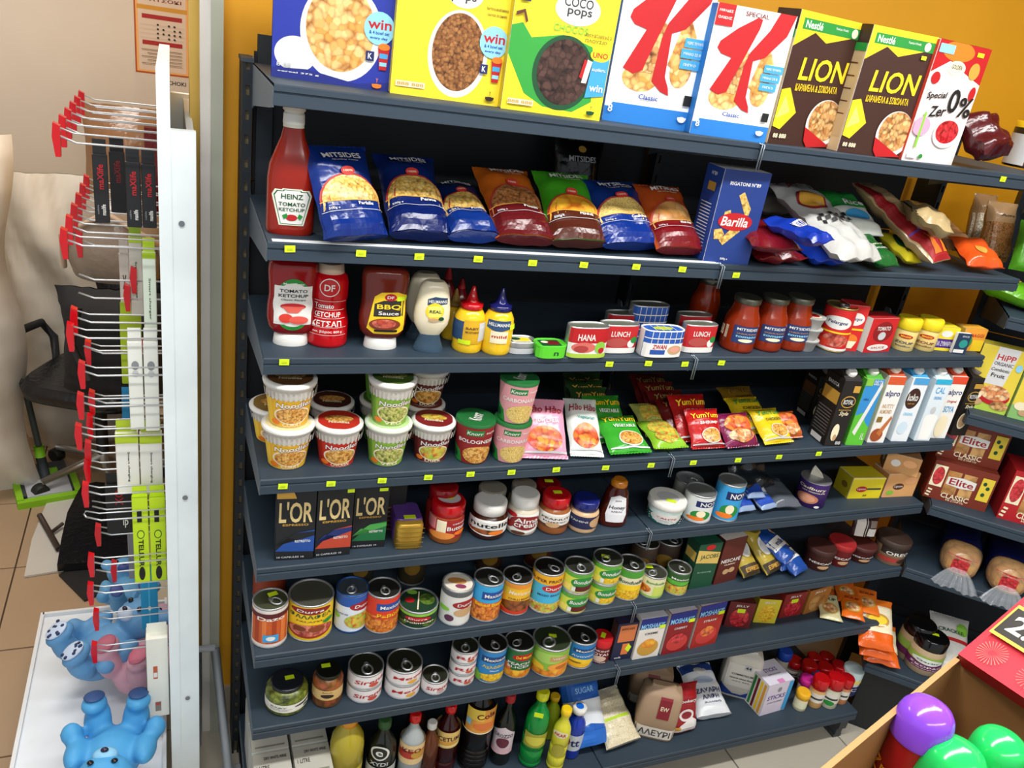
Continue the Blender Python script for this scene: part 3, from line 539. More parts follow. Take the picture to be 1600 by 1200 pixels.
lying(1536, 430, z, .12, .12, .04, -10, 'orange bag at the right end of the heap', [('e', .45, .4, .16, .14, 'gold')], '#e2551c/f', tilt=66, seed=32, amp=.003)
lying(1500, 400, z, .12, .15, .035, 5, 'light orange bag lying behind the orange one', [('r', .1, .3, .9, .5, 'peach')], '#d8a070/f', tilt=66, seed=33, dz=.02, amp=.003)
for px, py, w_, f, lb in [(1536, 396, .085, 'whitebeans', 'clear bag of white beans with a kraft paper top'), (1562, 414, .1, 'lentils', 'clear bag of brown lentils with a kraft paper top, front one')]:
    p = at(px, py, z); bag((p.x, p.y+.03, z+.003), w_, .17, .06, R(-12), 14, lb, [('r', 0, .02, 1, .66, 'food:'+f), ('t', .5, .78, .5, .05, 'Agro', 'dbrown')], 'kraft/f', name='bean_bag', seed=40+px % 7)
p = at(1594, 425, z); bag((p.x, p.y, z+.003), .07, .14, .05, R(-30), 15, 'lime green bag at the far right end of the second shelf', [], '#5aa82a/f', seed=44)

# ================================================================ SHELF 3: sauces, tins
z = Z[2]; G = 'squeeze sauce bottles on the third shelf'
sq = [(0, .0), (.0, .0)]
def squeeze(cx, yb, wp, yt, label, col, cap, P, lab, capw=.72, pr=None, capm=None, name='sauce_bottle'):
    body = pr or [(.13, .62), (.16, .78), (.22, .93), (.32, 1), (.45, .99), (.58, .93), (.7, .95), (.84, .99), (.93, .96), (.975, .85), (1, .6)]
    return turned(cx, yb, wp, yt, z, label, 'sauce bottle', name, [('bottle', col, body), ('cap', capm or cap, [(0, capw*.98), (.01, capw), (.11, capw*.94), (.135, capw*.85)])], e=2.6, ry={'bottle': .6, 'cap': .68}, proj=True, P=P, lab=lab, group=G, k=.35)
squeeze(453, 549, 74, 392, 'dark red upside down ketchup bottle with white cap, green edged label', '#8a0c12/g', 'white', [('e', .5, .5, .4, .5, 'green'), ('r', .12, .12, .88, .86, 'white'), ('e', .5, .5, .4, .42, 'white'), ('t', .5, .9, .42, .05, 'Mega Taste', 'white'), ('t', .5, .77, .56, .06, 'TOMATO', 'black'), ('t', .5, .68, .6, .06, 'KETCHUP', 'black'), ('t', .5, .6, .5, .04, 'Classic Recipe', 'dgrey', 0, .3), ('e', .5, .48, .26, .06, 'red'), ('p', [(.26, .48), (.74, .48), (.6, .36), (.4, .36)], '#e06050'), ('e', .36, .25, .14, .09, '#d83a28'), ('e', .62, .22, .2, .08, '#e0584a')], (.2, .8))
turned(509, 545, 63, 401, z, 'red ketchup bottle with white round logo and pale cap', 'sauce bottle', 'sauce_bottle', [('bottle', '#c00a14/g', [(0, .9), (.02, .98), (.05, 1), (.3, .99), (.42, .88), (.52, .84), (.62, .9), (.78, .9), (.86, .8), (.9, .6)]), ('cap', '#c8b098', [(.88, .62), (.89, .66), (.98, .62), (1, .56)])],
  P=[('e', .5, .79, .17, .125, 'white'), ('e', .5, .79, .155, .112, '#c00a14'), ('t', .5, .79, .17, .09, 'DF', 'white'), ('t', .42, .53, .34, .07, 'Tomato', 'white'), ('t', .48, .41, .46, .07, 'KETCHUP', 'white'), ('r', .22, .475, .8, .48, 'white'), ('r', .22, .355, .8, .36, 'white'), ('t', .48, .285, .46, .08, 'ΚΕΤΣΑΠ', 'white'), ('r', .22, .23, .8, .235, 'white'), ('t', .5, .17, .44, .045, 'net. βάρος 800 g', 'white'), ('r', .22, .12, .8, .125, 'white'), ('r', .22, .6, .8, .605, 'white')], lab=(.07, .93), group=G, k=.9)
squeeze(592, 554, 72, 405, 'brown barbecue sauce bottle with white cap, upside down', '#6e2418/g', 'white', [('p', [(.26, .86), (.4, .96), (.75, .98), (.95, .9), (.95, .1), (.8, .02), (.3, .02), (.14, .14)], 'yellow'), ('p', [(.27, .7), (.45, .78), (.75, .8), (.9, .78), (.9, .44), (.26, .42)], '#2a2420'), ('e', .6, .86, .13, .08, 'red'), ('t', .6, .86, .15, .06, 'DF', 'white'), ('r', .74, .78, .97, .88, 'neon'), ('t', .58, .64, .52, .12, 'BBQ', 'yellow'), ('t', .58, .51, .44, .08, 'Sauce', 'white'), ('e', .52, .25, .34, .14, '#7c3214'), ('e', .5, .27, .26, .1, 'food:meat'), ('r', .3, .08, .8, .13, 'black')], (.2, .74))
mayo = [(.24, .56), (.3, .72), (.4, .95), (.5, 1.0), (.62, .98), (.8, .88), (.9, .8), (.96, .68), (1, .5)]
for cx, yb, yt, lb in [(655, 536, 418, 'upside down mayonnaise bottle with clear blue cap, the rear one in shade'), (667, 556, 431, 'upside down mayonnaise bottle with clear blue cap, in front')]:
    turned(cx, yb, 56, yt, z, lb, 'sauce bottle', 'sauce_bottle', [('bottle', '#eadfc0/g', mayo), ('cap', '#6f8ea8/gt', [(0, .84), (.02, .86), (.1, .74), (.2, .6), (.25, .58)])], e=2.4, ry={'bottle': .62, 'cap': .7}, proj=True, k=.35, group=G, lab=(.4, .86),
      P=[('p', [(.3, .82), (.5, .9), (.86, .86), (.86, .68), (.3, .64)], '#1f3a5c'), ('t', .58, .76, .5, .09, 'HELLMANNS', 'white'), ('e', .52, .46, .26, .25, 'yellow'), ('p', [(.32, .6), (.72, .64), (.7, .3), (.36, .28)], 'lyellow'), ('t', .54, .46, .34, .09, 'REAL', 'dgreen'), ('e', .5, .2, .15, .06, 'tan'), ('e', .72, .24, .08, .06, 'dgreen')])
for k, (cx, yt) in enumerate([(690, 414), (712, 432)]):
    p = aty(cx, 450, .24); turned(*[round(v, 1) for v in pix(V((p.x, .2, z)))], 30, yt, z, ['dim red sauce bottle at the back of the third shelf, left one', 'dim red sauce bottle at the back of the third shelf, right one'][k], 'sauce bottle', 'sauce_bottle', [('bottle', 'dred/g', [(0, .9), (.05, 1), (.55, .95), (.7, .6), (.8, .35)]), ('cap', 'red', [(.8, .4), (.9, .3), (1, .12)])], group='dim sauce bottles at the back')  # body red darkened to imitate the shade at the back
must = [(0, .88), (.03, .95), (.1, .93), (.22, .98), (.4, 1), (.55, .93), (.63, .75), (.66, .6)]
for cx, yb, wp, yt, cap, lb, PP in [(704, 532, 36, 446, 'dgold', 'yellow mustard bottle behind the red capped one', []), (727, 553, 50, 440, 'red/g', 'yellow mustard bottle with a red nozzle cap', [('r', .05, .2, .4, .8, '#26466e'), ('r', .38, .12, .85, .86, '#d8a818'), ('r', .7, .2, .95, .78, 'lgrey'), ('t', .56, .62, .26, .07, 'BABY', 'brown'), ('t', .56, .5, .26, .06, 'MUSTARD', 'brown'), ('r', .3, .1, .55, .24, 'neon')]),
    (771, 556, 49, 443, '#1a1c5c/g', 'yellow mustard bottle with a dark blue nozzle cap', [('p', [(.25, .9), (.78, .9), (.78, .66), (.5, .56), (.25, .66)], '#26466e'), ('t', .52, .78, .46, .1, 'HELLMANNS', 'white'), ('r', .36, .2, .72, .58, 'cream'), ('t', .54, .42, .3, .09, 'mild', 'red'), ('r', .75, .62, .95, .78, 'neon'), ('t', .15, .4, .12, .14, 'O', 'cream')])]:
    turned(cx, yb, wp, yt, z, lb, 'mustard bottle', 'mustard_bottle', [('bottle', '#f0c424/g', must), ('cap', cap, [(.66, .66), (.665, .7), (.74, .7), (.75, .5), (.78, .36), (.9, .2), (.99, .1), (1, .07)])], P=PP, lab=(.1, .6), group='yellow mustard bottles')
def tin(cx, yb, wp, yt, label, P, base, lidc, ry=.62, e=3.2, name='meat_tin', h=None, up=None, taper=1., zz=None, cat='tin', group='oblong meat tins on the third shelf', k=.0, ringp=False, Lp=()):
    if up: c = up.loc+V((0, 0, up.h)); c += V(Lp or (0, 0, 0)); r = up.r; h = h
    else:
        p = at(cx, yb, z); w = wp*dep(p)/FPX/cos(.3); r = w/2; c = p+V((0, r*ry, 0)); h = h or height(c+V((0, r*ry*.8, 0)), yt)
    t = thing(name, label, cat, c, k, group); t.h = h; t.r = r
    MB().loft([(0, r*.96*taper, r*.96*ry*taper), (.002, r*taper, r*ry*taper), (h-.003, r, r*ry), (h, r, r*ry), (h, r*.94, r*.94*ry), (h-.003, r*.92, r*.92*ry)], base, 36, e).obj('tin_body', t.o)
    m2 = MB().loft([(h-.0028, r*.93, r*.93*ry), (h-.0024, r*.9, r*.9*ry)], lidc[0], 36, e, cap=(0, 1)); put_print(m2, 1.6*r, 1.6*r*ry, flat_top(1.6*r, 1.6*r*ry, h-.002), lidc[1:], 9); m2.obj('lid', t.o)
    if P: printed(t, 1.96*r, h*.94, prj_surf([(0, r*(1+taper)/2, r*ry*(1+taper)/2), (h, r, r*ry)], e, 1.96*r, h*.03), P, step=.006, o0=.0012)
    return t
tin(817, 554, 47, 514, 'small silver sardine tin with yellow printed lid', [('r', 0, 0, 1, .5, 'silver')], 'silver/m', ['silver/m', ('r', .1, .1, .9, .9, '#d8d4b0'), ('e', .6, .5, .3, .25, 'yellow'), ('e', .3, .6, .2, .2, 'dgreen')], h=.028, taper=.86, ry=.7, name='fish_tin')
tin(863, 561, 50, 518, 'small bright green fish tin with red and green lid', [('r', 0, 0, 1, 1, '#5ad02a'), ('t', .6, .4, .16, .3, 'n', 'dgreen')], '#4cc024', ['#4cc024', ('r', .1, .1, .9, .9, 'dgreen'), ('e', .6, .5, .3, .3, 'dred'), ('e', .3, .6, .15, .15, 'cream')], h=.03, taper=.9, ry=.7, name='fish_tin')
hana = lambda c1: [('r', 0, 0, 1, 1, 'white'), ('r', 0, .5, 1, 1, 'red'), ('t', .4, .7, .45, .22, c1, 'white'), ('e', .36, .35, .3, .18, '#d06a60'), ('e', .3, .3, .18, .12, '#a83a34'), ('e', .78, .36, .14, .2, 'lgreen'), ('e', .82, .25, .08, .1, 'red'), ('r', 0, 0, 1, .12, 'lyellow')]
tin(917, 560, 66, 503, 'red white oblong meat tin with green lower edge, leftmost of the meat tins', hana('HANA')+[('r', 0, 0, 1, .14, '#a8c840')], 'silver/m', ['#aab09a/m'], ry=.42)
lun = lambda: [('r', 0, 0, 1, 1, '#c01c22'), ('r', 0, 0, 1, .2, 'white'), ('t', .45, .72, .5, .2, 'LUNCH', 'white'), ('e', .4, .4, .3, .17, '#b04a44'), ('e', .78, .36, .1, .15, 'white'), ('e', .85, .5, .1, .12, 'green')]
a = tin(966, 553, 63, 500, 'red oblong meat tin in the front, left of the blue checked tins', lun(), 'silver/m', ['#aab09a/m'], ry=.42)
t = tin(972, 536, 58, 484, 'red oblong meat tin standing behind its twin, left of the blue checks', lun(), 'silver/m', ['#aab09a/m'], ry=.42)
def check(nx=7, ny=3): return [('r', 0, 0, 1, 1, '#2458b0')]+[('r', (i+.95)/nx, 0, (i+1.05)/nx, 1, 'white') for i in range(nx-1)]+[('r', 0, (j+.9)/ny, 1, (j+1.05)/ny, 'white') for j in range(ny-1)]
p = tin(1010, 538, 62, 470, 'blue checked oblong meat tin standing behind, taller', check(7, 5), 'silver/m', ['#8e9488/m'], ry=.45)
tin(1035, 559, 70, 507, 'blue checked meat tin with white lower half, in front', check(7, 4)+[('r', 0, 0, 1, .55, 'white'), ('t', .35, .42, .34, .18, 'ZWAN', 'red'), ('r', .14, .12, .5, .3, '#1f4ea0'), ('e', .74, .3, .18, .18, 'tan'), ('e', .74, .32, .12, .1, '#e89a8a')], 'white', ['#2458b0', ('e', .5, .5, .3, .3, '#b8c83a')]+[('r', .2*i, 0, .2*i+.02, 1, 'white') for i in range(1, 5)], ry=.45)
tin(1091, 552, 57, 501, 'red oblong meat tin in front of the sauce jars', lun(), 'silver/m', ['#aab09a/m'], ry=.42)
tin(1082, 536, 57, 486, 'red oblong meat tin behind, right of the blue checked tins', lun(), 'silver/m', ['#aab09a/m'], ry=.42)
sj = [('jar', '#8e2a0a/g', [(0, .88), (.02, .97), (.06, 1), (.55, 1), (.66, .9), (.78, .74), (.88, .7), (.9, .68)]), ('lid', '#6a6a5e/m', [(.89, .74), (.9, .77), (.99, .77), (1, .74)])]
SP = [('r', .36, .1, .86, .9, '#1c2f66'), ('r', .38, .12, .84, .88, '#22386e'), ('t', .62, .76, .4, .12, 'MITSIDES', 'white'), ('t', .62, .56, .38, .06, 'σάλτσα', 'gold'), ('t', .62, .42, .4, .1, 'tomato', 'sky', 0, .3), ('e', .62, .24, .14, .08, 'cream'), ('t', .12, .5, .1, .5, '88', 'cream'), ('t', .24, .5, .05, .6, 'III', 'cream')]
for cx, yb, yt, lb in [(1146, 551, 457, 'left one of three red tomato sauce jars'), (1189, 549, 457, 'middle one of three red tomato sauce jars'), (1227, 548, 457, 'right one of three red tomato sauce jars, beside the small tubs')]:
    turned(cx, yb, 54, yt, z, lb, 'sauce jar', 'sauce_jar', sj, P=SP, lab=(.16, .56), group='tomato sauce jars on the third shelf')
p = V((1.13, .2, z)); q = pix(p); turned(q[0], q[1]+6, 46, 440, z, 'dim red tomato sauce jar behind the three front jars', 'sauce jar', 'sauce_jar', sj, h=.145)
t = None
for k, (yb, nm) in enumerate([(550, 'lowest'), (0, 'middle'), (0, 'topmost')]):
    t = turned(1252, yb, 42, 530, z, 'small silver tub with peel lid, '+nm+' of its stack', 'tub', 'food_tub', [('tub', '#b8b8b4', [(0, .7), (.05, .74), (.85, .9), (.88, 1), (1, 1)])], up=t, h=.031, group='stack of small silver tubs', lidP=[('e', .5, .5, .4, .4, 'cream'), ('e', .5, .5, .3, .25, 'red')] if k == 2 else None)
pel = [('r', -.5, 0, 1.5, 1, '#d01c1c'), ('e', .5, .68, .3, .16, 'white'), ('t', .5, .68, .4, .1, 'Pelargos', 'navy', 0, .2), ('r', -.1, .42, 1.1, .46, 'yellow'), ('e', .55, .25, .28, .16, 'food:meat'), ('e', .25, .15, .16, .12, '#e03a20'), ('r', -.5, 0, 1.5, .06, 'white')]
can(1293, 549, 48, 471, z, 'red tomato tin with white heart logo and gold rim', pel, '#d01c1c', lid='#9a8a5a/m', rim='#b89a5a/m')
carton((1306, 546), (1337, 549), 476, z, .05, 'red tomato carton with white heart logo and a bowl', [('r', 0, 0, 1, 1, '#d01c1c'), ('e', .5, .7, .42, .14, 'white'), ('t', .5, .7, .6, .09, 'Pelargos', 'navy', 0, .2), ('r', 0, .46, 1, .5, 'yellow'), ('e', .5, .25, .36, .12, 'orange'), ('p', [(.15, .22), (.85, .22), (.7, .06), (.3, .06)], 'cream')], side='#b01818', topc='#c01c1c', name='tomato_carton', cat='carton')
carton((1347, 551), (1388, 549), 498, z, .05, 'red carton with a bull badge lying low beside the yellow lidded jars', [('r', 0, 0, 1, 1, '#c81a20'), ('e', .52, .6, .36, .3, '#8a1016'), ('t', .52, .7, .5, .12, 'TOMATO', 'white'), ('e', .52, .48, .14, .12, 'lgrey'), ('e', .5, .14, .4, .1, 'white'), ('t', .5, .14, .5, .06, 'SAUCE', 'red')], side='#d8d0c8', topc='#b81a20', name='tomato_carton', cat='carton')
for cx, yt, lb, c in [(1405, 492, 'yellow lidded seasoning jar beside the red carton', 'navy'), (1438, 493, 'yellow lidded seasoning jar beside the yellow and purple box', 'dred')]:
    turned(cx, 548, 36, yt, z, lb, 'seasoning jar', 'seasoning_jar', [('jar', '#e8cf80', [(0, .9), (.03, .97), (.6, .97), (.66, .9)]), ('lid', '#f4d818', [(.66, 1), (.68, 1.05), (.95, 1.05), (1, .95)])], P=[('e', .5, .75, .2, .12, 'red'), ('t', .5, .75, .26, .1, 'MAGGI', 'yellow'), ('t', .5, .4, .5, .14, 'ZOUP', c), ('t', .5, .2, .4, .1, 'bouillon', c)], lab=(.06, .6), group='yellow lidded seasoning jars')
carton((1452, 546), (1488, 549), 510, z, .05, 'yellow stock cube box with purple band', [('r', 0, 0, 1, 1, '#f2dc28'), ('r', 0, .12, 1, .5, 'violet'), ('t', .55, .3, .8, .2, 'ΓΙΑ ΖΥΜΑΡΙΚΑ', 'white'), ('e', .5, .72, .25, .14, 'white')], side='#e0c820', topc='#f2dc28', name='stock_box')
carton((1497, 547), (1531, 549), 513, z, .04, 'yellow and orange spice box on the right end of the third shelf', [('r', 0, 0, 1, 1, '#f0a030'), ('r', .5, 0, 1, .5, 'yellow'), ('t', .6, .7, .6, .15, 'MAGGI', 'red'), ('e', .25, .4, .2, .3, 'green')], side='#e0b020', topc='#f0b030', name='stock_box')
carton((1486, 552), (1507, 554), 520, z, .012, 'small dark blue spice sachet leaning in front of the yellow boxes', [('r', 0, 0, 1, 1, '#16304e'), ('e', .6, .5, .3, .2, 'teal'), ('r', .05, .06, .8, .22, 'white'), ('t', .6, .85, .5, .08, 'SPICE', 'lgrey')], name='spice_sachet', cat='sachet')

# ================================================================ SHELF 4: noodles, milk
z = Z[3]
cupseg = lambda rim: [('cup', '#dedad2', [(0, .66), (.012, .7), (.8, .9), (.86, .92), (.87, 1.0), (.93, 1.02)]), ('lid', rim, [(.92, 1.03), (.965, 1.03), (.985, .99), (1, .93)])]
def cup(cx, yb, wp, yt, label, c1, c2, lidc, words, food='noodles', up=None, h=None, rim='white', g='noodle cups with white rims', top=None):
    P = [('r', -.42, .0, 1.42, .76, c1), ('r', .02, .0, .22, .76, c2), ('e', .56, .33, .3, .25, 'cream'), ('e', .56, .33, .27, .22, 'food:'+food), ('t', .585, .635, .56, .17, words[0], '#7a1410', 3, .15), ('t', .58, .64, .54, .14, words[0], 'white', 3, .15), ('t', .58, .58, .46, .02, '', 'red'), ('t', .56, .08, .32, .09, words[1], 'cream'), ('e', .28, .13, .08, .07, 'orange' if c1 != '#7ab030' else 'green')]+[('r', -.4+.06*i, .78, -.37+.06*i, .98, '#c8c4ba') for i in range(30)]
    P = [q for q in P if not (q[0] == 't' and q[5] == '')]
    rim_in = [('e', .5, .5, .52, .52, lidc), ('e', .5, .55, .35, .18, top or 'food:'+food), ('t', .5, .35, .5, .12, words[0], 'cream')]
    t = turned(cx, yb, wp/1.03, yt, z, label, 'noodle cup', 'noodle_cup', cupseg(rim), P=P, lab=(.03, .84), up=up, h=h, group=g, lidP=rim_in)
    return t
Y1, Y2 = '#e8b428', '#f2c838'
# rear row first
b1 = cup(428, 700, 78, 614, 'yellow noodle cup at the rear left corner behind its twin', Y1, Y2, '#8a6a30', ('Noodles', 'CURRY'))
b2 = cup(514, 700, 68, 611, 'red noodle cup with brown lid in the rear row, second from left', 'dred', 'maroon', '#4a2018', ('Noodles', 'BEEF'))
b3 = cup(590, 697, 68, 608, 'green noodle cup in the rear row under another', '#7ab030', '#5a9a28', '#5a8a2a', ('Noodles', 'VEG'), 'noodlesg')
b3u = cup(0, 0, 0, 565, 'green noodle cup on top in the rear row', '#7ab030', '#5a9a28', '#5a8a2a', ('Noodles', 'VEG'), 'noodlesg', up=b3, h=b3.h)
b4 = cup(655, 695, 66, 614, 'dark red noodle cup in the rear row under another', 'dred', 'maroon', '#7a3020', ('Noodles', 'DUCK'))
b4u = cup(0, 0, 0, 574, 'dark brown red noodle cup on top in the rear row', '#5a1c14', 'maroon', '#8a6a60', ('Noodles', 'DUCK'), up=b4, h=b4.h)
c1 = cup(447, 741, 80, 641, 'yellow noodle cup at the front, lower of two', Y1, Y2, '#e8d8a0', ('Noodles', 'CURRY'))
cup(0, 0, 0, 574, 'yellow noodle cup with brown lid, upper of two at the front left', Y1, Y2, '#6a4420', ('Noodles', 'CURRY'), up=c1)
cup(524, 737, 75, 641, 'red noodle cup with orange red lid at the front', '#c42a18', '#a82018', '#b82818', ('Noodles', 'CHICKEN'))
c3 = cup(600, 735, 73, 641, 'light green noodle cup at the front, lower of two', '#8ab83a', '#6aa030', '#b8d890', ('Noodles', 'VEG'), 'noodlesg', rim='#dcead0')
cup(0, 0, 0, 575, 'light green noodle cup, upper of two at the front', '#8ab83a', '#6aa030', '#4a6a20', ('Noodles', 'VEG'), 'noodlesg', up=c3)
cup(669, 729, 69, 640, 'dark red noodle cup with a plain dark red lid at the front', '#6a141a', '#5a1018', '#7a1418', ('Noodles', 'Duck'), 'salad')
kn = [('cup', 'green', [(0, .74), (.012, .77), (.93, .96)]), ('lid', '#1a6a30', [(.93, 1), (.97, 1.0), (1, .97)])]
def potcup(cx, yb, wp, yt, label, c1, t2, food, up=None, h=None):
    return turned(cx, yb, wp, yt, z, label, 'pasta pot', 'pasta_pot', kn, P=[('r', -.4, 0, 1.4, 1, c1), ('p', [(0, 0), (.3, 0), (.25, .3), (0, .5)], 'green'), ('r', .36, .78, .66, .93, '#1a7a30'), ('t', .51, .855, .26, .09, 'Knorr', 'white', 0, .2), ('t', .8, .85, .2, .05, 'PASTA', 'white'), ('t', .55, .63, .64, .1, t2, 'white'), ('e', .62, .26, .3, .24, 'food:'+food), ('e', .12, .2, .08, .09, 'dgreen')], lab=(.02, .93), up=up, h=h, group='green lidded pasta pots', lidP=[('t', .5, .5, .36, .5, 'Knorr', 'white', 80)])
potcup(733, 729, 63, 639, 'dark red pasta pot with green lid', '#8e1a1e', 'BOLOGNESE', 'noodles')
n2 = potcup(790, 727, 60, 641, 'pink pasta pot with green lid, lower of two', '#e09aa0', 'CARBONARA', 'couscous')
potcup(0, 0, 0, 579, 'pink pasta pot with green lid, upper of two', '#e09aa0', 'CARBONARA', 'couscous', up=n2)
def pk(b0, b1, tm, label, base, t1, t2, food, tcol='white', seed=None, sub=None, th=.03, g='instant noodle packets', zz=None, fat=.5, win_=True):
    P = [('r', 0, .04, 1, .07, 'lgrey')]
    if win_: P += [('e', .58, .27, .3, .2, 'white'), ('e', .58, .27, .28, .18, 'food:'+food)]
    else: P += [('e', .5, .28, .4, .22, 'food:'+food), ('e', .28, .24, .14, .1, 'food:fruit')]
    P += [('t', .5, .8, .84, .14, t1, tcol, 0, .15), ('t', .55, .6, .56, .08, t2, sub or 'white')]
    return tiltbag(b0, b1, tm, zz or z, th, label, P, base, seed=seed, crimp=2, name='noodle_packet', cat='noodle packet', group=g, nx=12, nz=14, amp=.002)
pk((816, 719), (888, 721), (846, 622), 'dim pink noodle packet standing behind the front pink one', '#c87a96/f', 'Hảo Hảo', 'HOT', 'fruit', 'maroon', 50, lift=.045) if 0 else None
pk((814, 722), (888, 724), (846, 634), 'pink noodle packet beside the pink pasta pots', '#e8a0b8/f', 'Hảo Hảo', 'TÔM CHUA', 'fruit', '#a01830', 51, win_=False)
pk((890, 719), (944, 721), (905, 634), 'white noodle packet with orange shrimps and blue lettering', '#e6ece4/f', 'Hảo Hảo', 'Vegetarian', 'fruit', '#a01830', 52, 'teal', win_=False)
pk((952, 718), (1018, 714), (957, 660), 'green noodle packet at the front with a window of noodles', '#3aa02e/f', 'YumYum', 'VEGETABLE', 'noodles', 'yellow', 53)
pk((925, 700), (985, 698), (938, 628), 'green noodle packet standing higher behind the front green one', '#2e8a28/f', 'YumYum', 'VEGETABLE', 'noodles', 'yellow', 54)
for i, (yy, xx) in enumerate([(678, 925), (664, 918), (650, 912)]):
    pk((xx-28, yy), (xx+32, yy-2), (xx-5+2*i, 614-12*i), ['first dim dark green noodle packet behind the bright green ones', 'second dim dark green noodle packet in the shade row', 'rearmost dim dark green noodle packet in the shade row'][i], '#24401c/f', 'YumYum', 'VEGETABLE', 'noodles', 'gold', 55+i, g='dim green noodle packets')  # darkened copies of the green packet, rear shade put into the colours
pk((1014, 710), (1072, 707), (1020, 665), 'yellow green noodle packet with salad print, front', '#a8b84a/f', '', '', 'salad', 'white', 59, win_=False) if 0 else None
def pk2(b0, b1, tm, label, base, foods, seed, g='instant noodle packets', t1=None):
    return tiltbag(b0, b1, tm, z, .03, label, [('e', .5, .6, .42, .3, 'food:'+foods[0]), ('e', .45, .25, .36, .2, 'food:'+foods[1])]+([('t', .5, .5, .5, .1, t1, 'white')] if t1 else []), base, seed=seed, crimp=2, name='noodle_packet', cat='noodle packet', group=g, nx=12, nz=14, amp=.003)
pk2((1008, 690), (1052, 688), (1004, 640), 'pale green noodle packet with vegetables standing behind', '#b4bc60/f', ('salad', 'noodlesg'), 60)
pk2((1022, 709), (1074, 706), (1018, 668), 'lime green noodle packet with vegetables at the front', '#8cc030/f', ('salad', 'salad'), 61)
pk((1082, 709), (1135, 706), (1096, 648), 'red noodle packet with a noodle window at the front', '#b81a1a/f', 'YumYum', 'SHRIMP', 'noodles', 'yellow', 62)
pk((1062, 698), (1118, 694), (1072, 626), 'red noodle packet standing higher behind the front red one', '#a81818/f', 'YumYum', 'SHRIMP', 'noodles', 'yellow', 63)
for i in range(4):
    pk((1040-12*i, 690-10*i), (1095-12*i, 687-10*i), (1052-14*i, 632-13*i), ['first dim red noodle packet behind the bright red ones', 'second dim red noodle packet in the shade row', 'third dim red noodle packet in the shade row', 'rearmost dim red noodle packet in the shade row'][i], '#5a1412/f', 'YumYum', 'SHRIMP', 'noodles', '#8a7030', 64+i, g='dim red noodle packets')  # red and lettering darkened to paint in the shade of the row
pk2((1136, 708), (1188, 703), (1142, 655), 'purple noodle packet with shrimp print', '#7c1a4a/f', ('fruit', 'bowl'), 70)
pk((1195, 702), (1240, 697), (1190, 648), 'yellow noodle packet with a noodle window at the front', '#e2c420/f', 'YumYum', 'CHICKEN', 'noodles', 'green', 71, 'dbrown')
pk((1160, 686), (1212, 682), (1156, 630), 'yellow noodle packet standing higher behind the front yellow one', '#d8b81c/f', 'YumYum', 'CHICKEN', 'noodles', 'green', 72, 'dbrown')
pk((1150, 668), (1202, 664), (1145, 613), 'dim yellow noodle packet rearmost among the yellow ones', '#7a5a18/f', 'YumYum', 'CHICKEN', 'noodles', 'dgold', 73, 'dbrown')  # shaded copy of the yellow packet, its colours darkened
pk2((1225, 693), (1256, 690), (1225, 652), 'orange noodle packet beside the dark milk cartons', '#d8682a/f', ('fruit', 'bowl'), 74)
# cartons of milk
def tetra(p0, p1, yt, d, label, base, P, side, cap='white', L=(), dz=0, gable=False, w=None, h=None, g='milk and plant drink cartons', hl=None, rz=None):
    t = carton(p0, p1, yt, z, d, label, P, base, side=side, L=L, name='drink_carton', cat='drink carton', group=g, w=w, h=h, rz=rz)
    h, w = t.h, t.w; x, y = w/2-.002, d/2-.002; k = .022
    MB().add([(-x, -y, h-.001), (x, -y, h-.001), (x, y, h-.001), (-x, y, h-.001), (-x, .004, h+k), (x, .004, h+k), (x, .008, h+k), (-x, .008, h+k)], [(0, 1, 5, 4), (4, 5, 6, 7), (2, 3, 7, 6), (1, 2, 6, 5), (3, 0, 4, 7)], hl or side).obj('gable_top', t.o)
    MB().loft([(0, .0145, .0145), (.013, .0145, .0145), (.015, .0125, .0125)], cap, 18, T=Matrix.Translation((0, -.014, h+.008)) @ Matrix.Rotation(R(32), 4, 'X')).obj('cap', t.o)
    return t
roy = [('r', .62, .82, .98, .92, 'gold'), ('e', .55, .68, .4, .09, 'gold'), ('e', .55, .68, .36, .075, 'black'), ('t', .55, .68, .56, .07, 'ROYAL', 'white'), ('t', .5, .56, .7, .02, 'BARISTA', 'gold'), ('t', .5, .5, .5, .08, 'Style', 'cream', 0, .3), ('e', .35, .22, .2, .13, 'cream'), ('e', .4, .14, .1, .05, 'tan'), ('t', .7, .06, .3, .05, '88', 'lgrey')]
Lr = [('r', .1, .62, .95, .8, 'gold'), ('t', .5, .88, .6, .05, 'BARISTA', 'lgrey')]+[('r', .12, .14+.045*k, .88, .16+.045*k, '#5a5a58') for k in range(9)]+[('r', .2, .02, .8, .1, 'white')]
RZ = R(-7)
def tz(px, yb, yt, w, d, label, base, P, side, **kw):   # front bottom left corner px, yb; all turned to the aisle
    q = at(px, yb, z); q2 = q+V((cos(RZ), sin(RZ), 0))*w; x2 = pix(q2)
    return tetra((px, yb), x2, yt, d, label, base, P, side, w=w, rz=RZ, **kw)
tz(1262, 655, 588, .056, .07, 'dark brown drink carton standing at the back left of the milk cartons', 'black', roy, '#241a14', cap='#6a6058', L=[('r', .1, .5, .9, .75, '#6e4a28')]+Lr[1:])
tz(1287, 697, 594, .056, .08, 'black drink carton with gold panel, leftmost in the front row', '#14110f', roy, '#1c1814', L=Lr, hl='#1c1814')
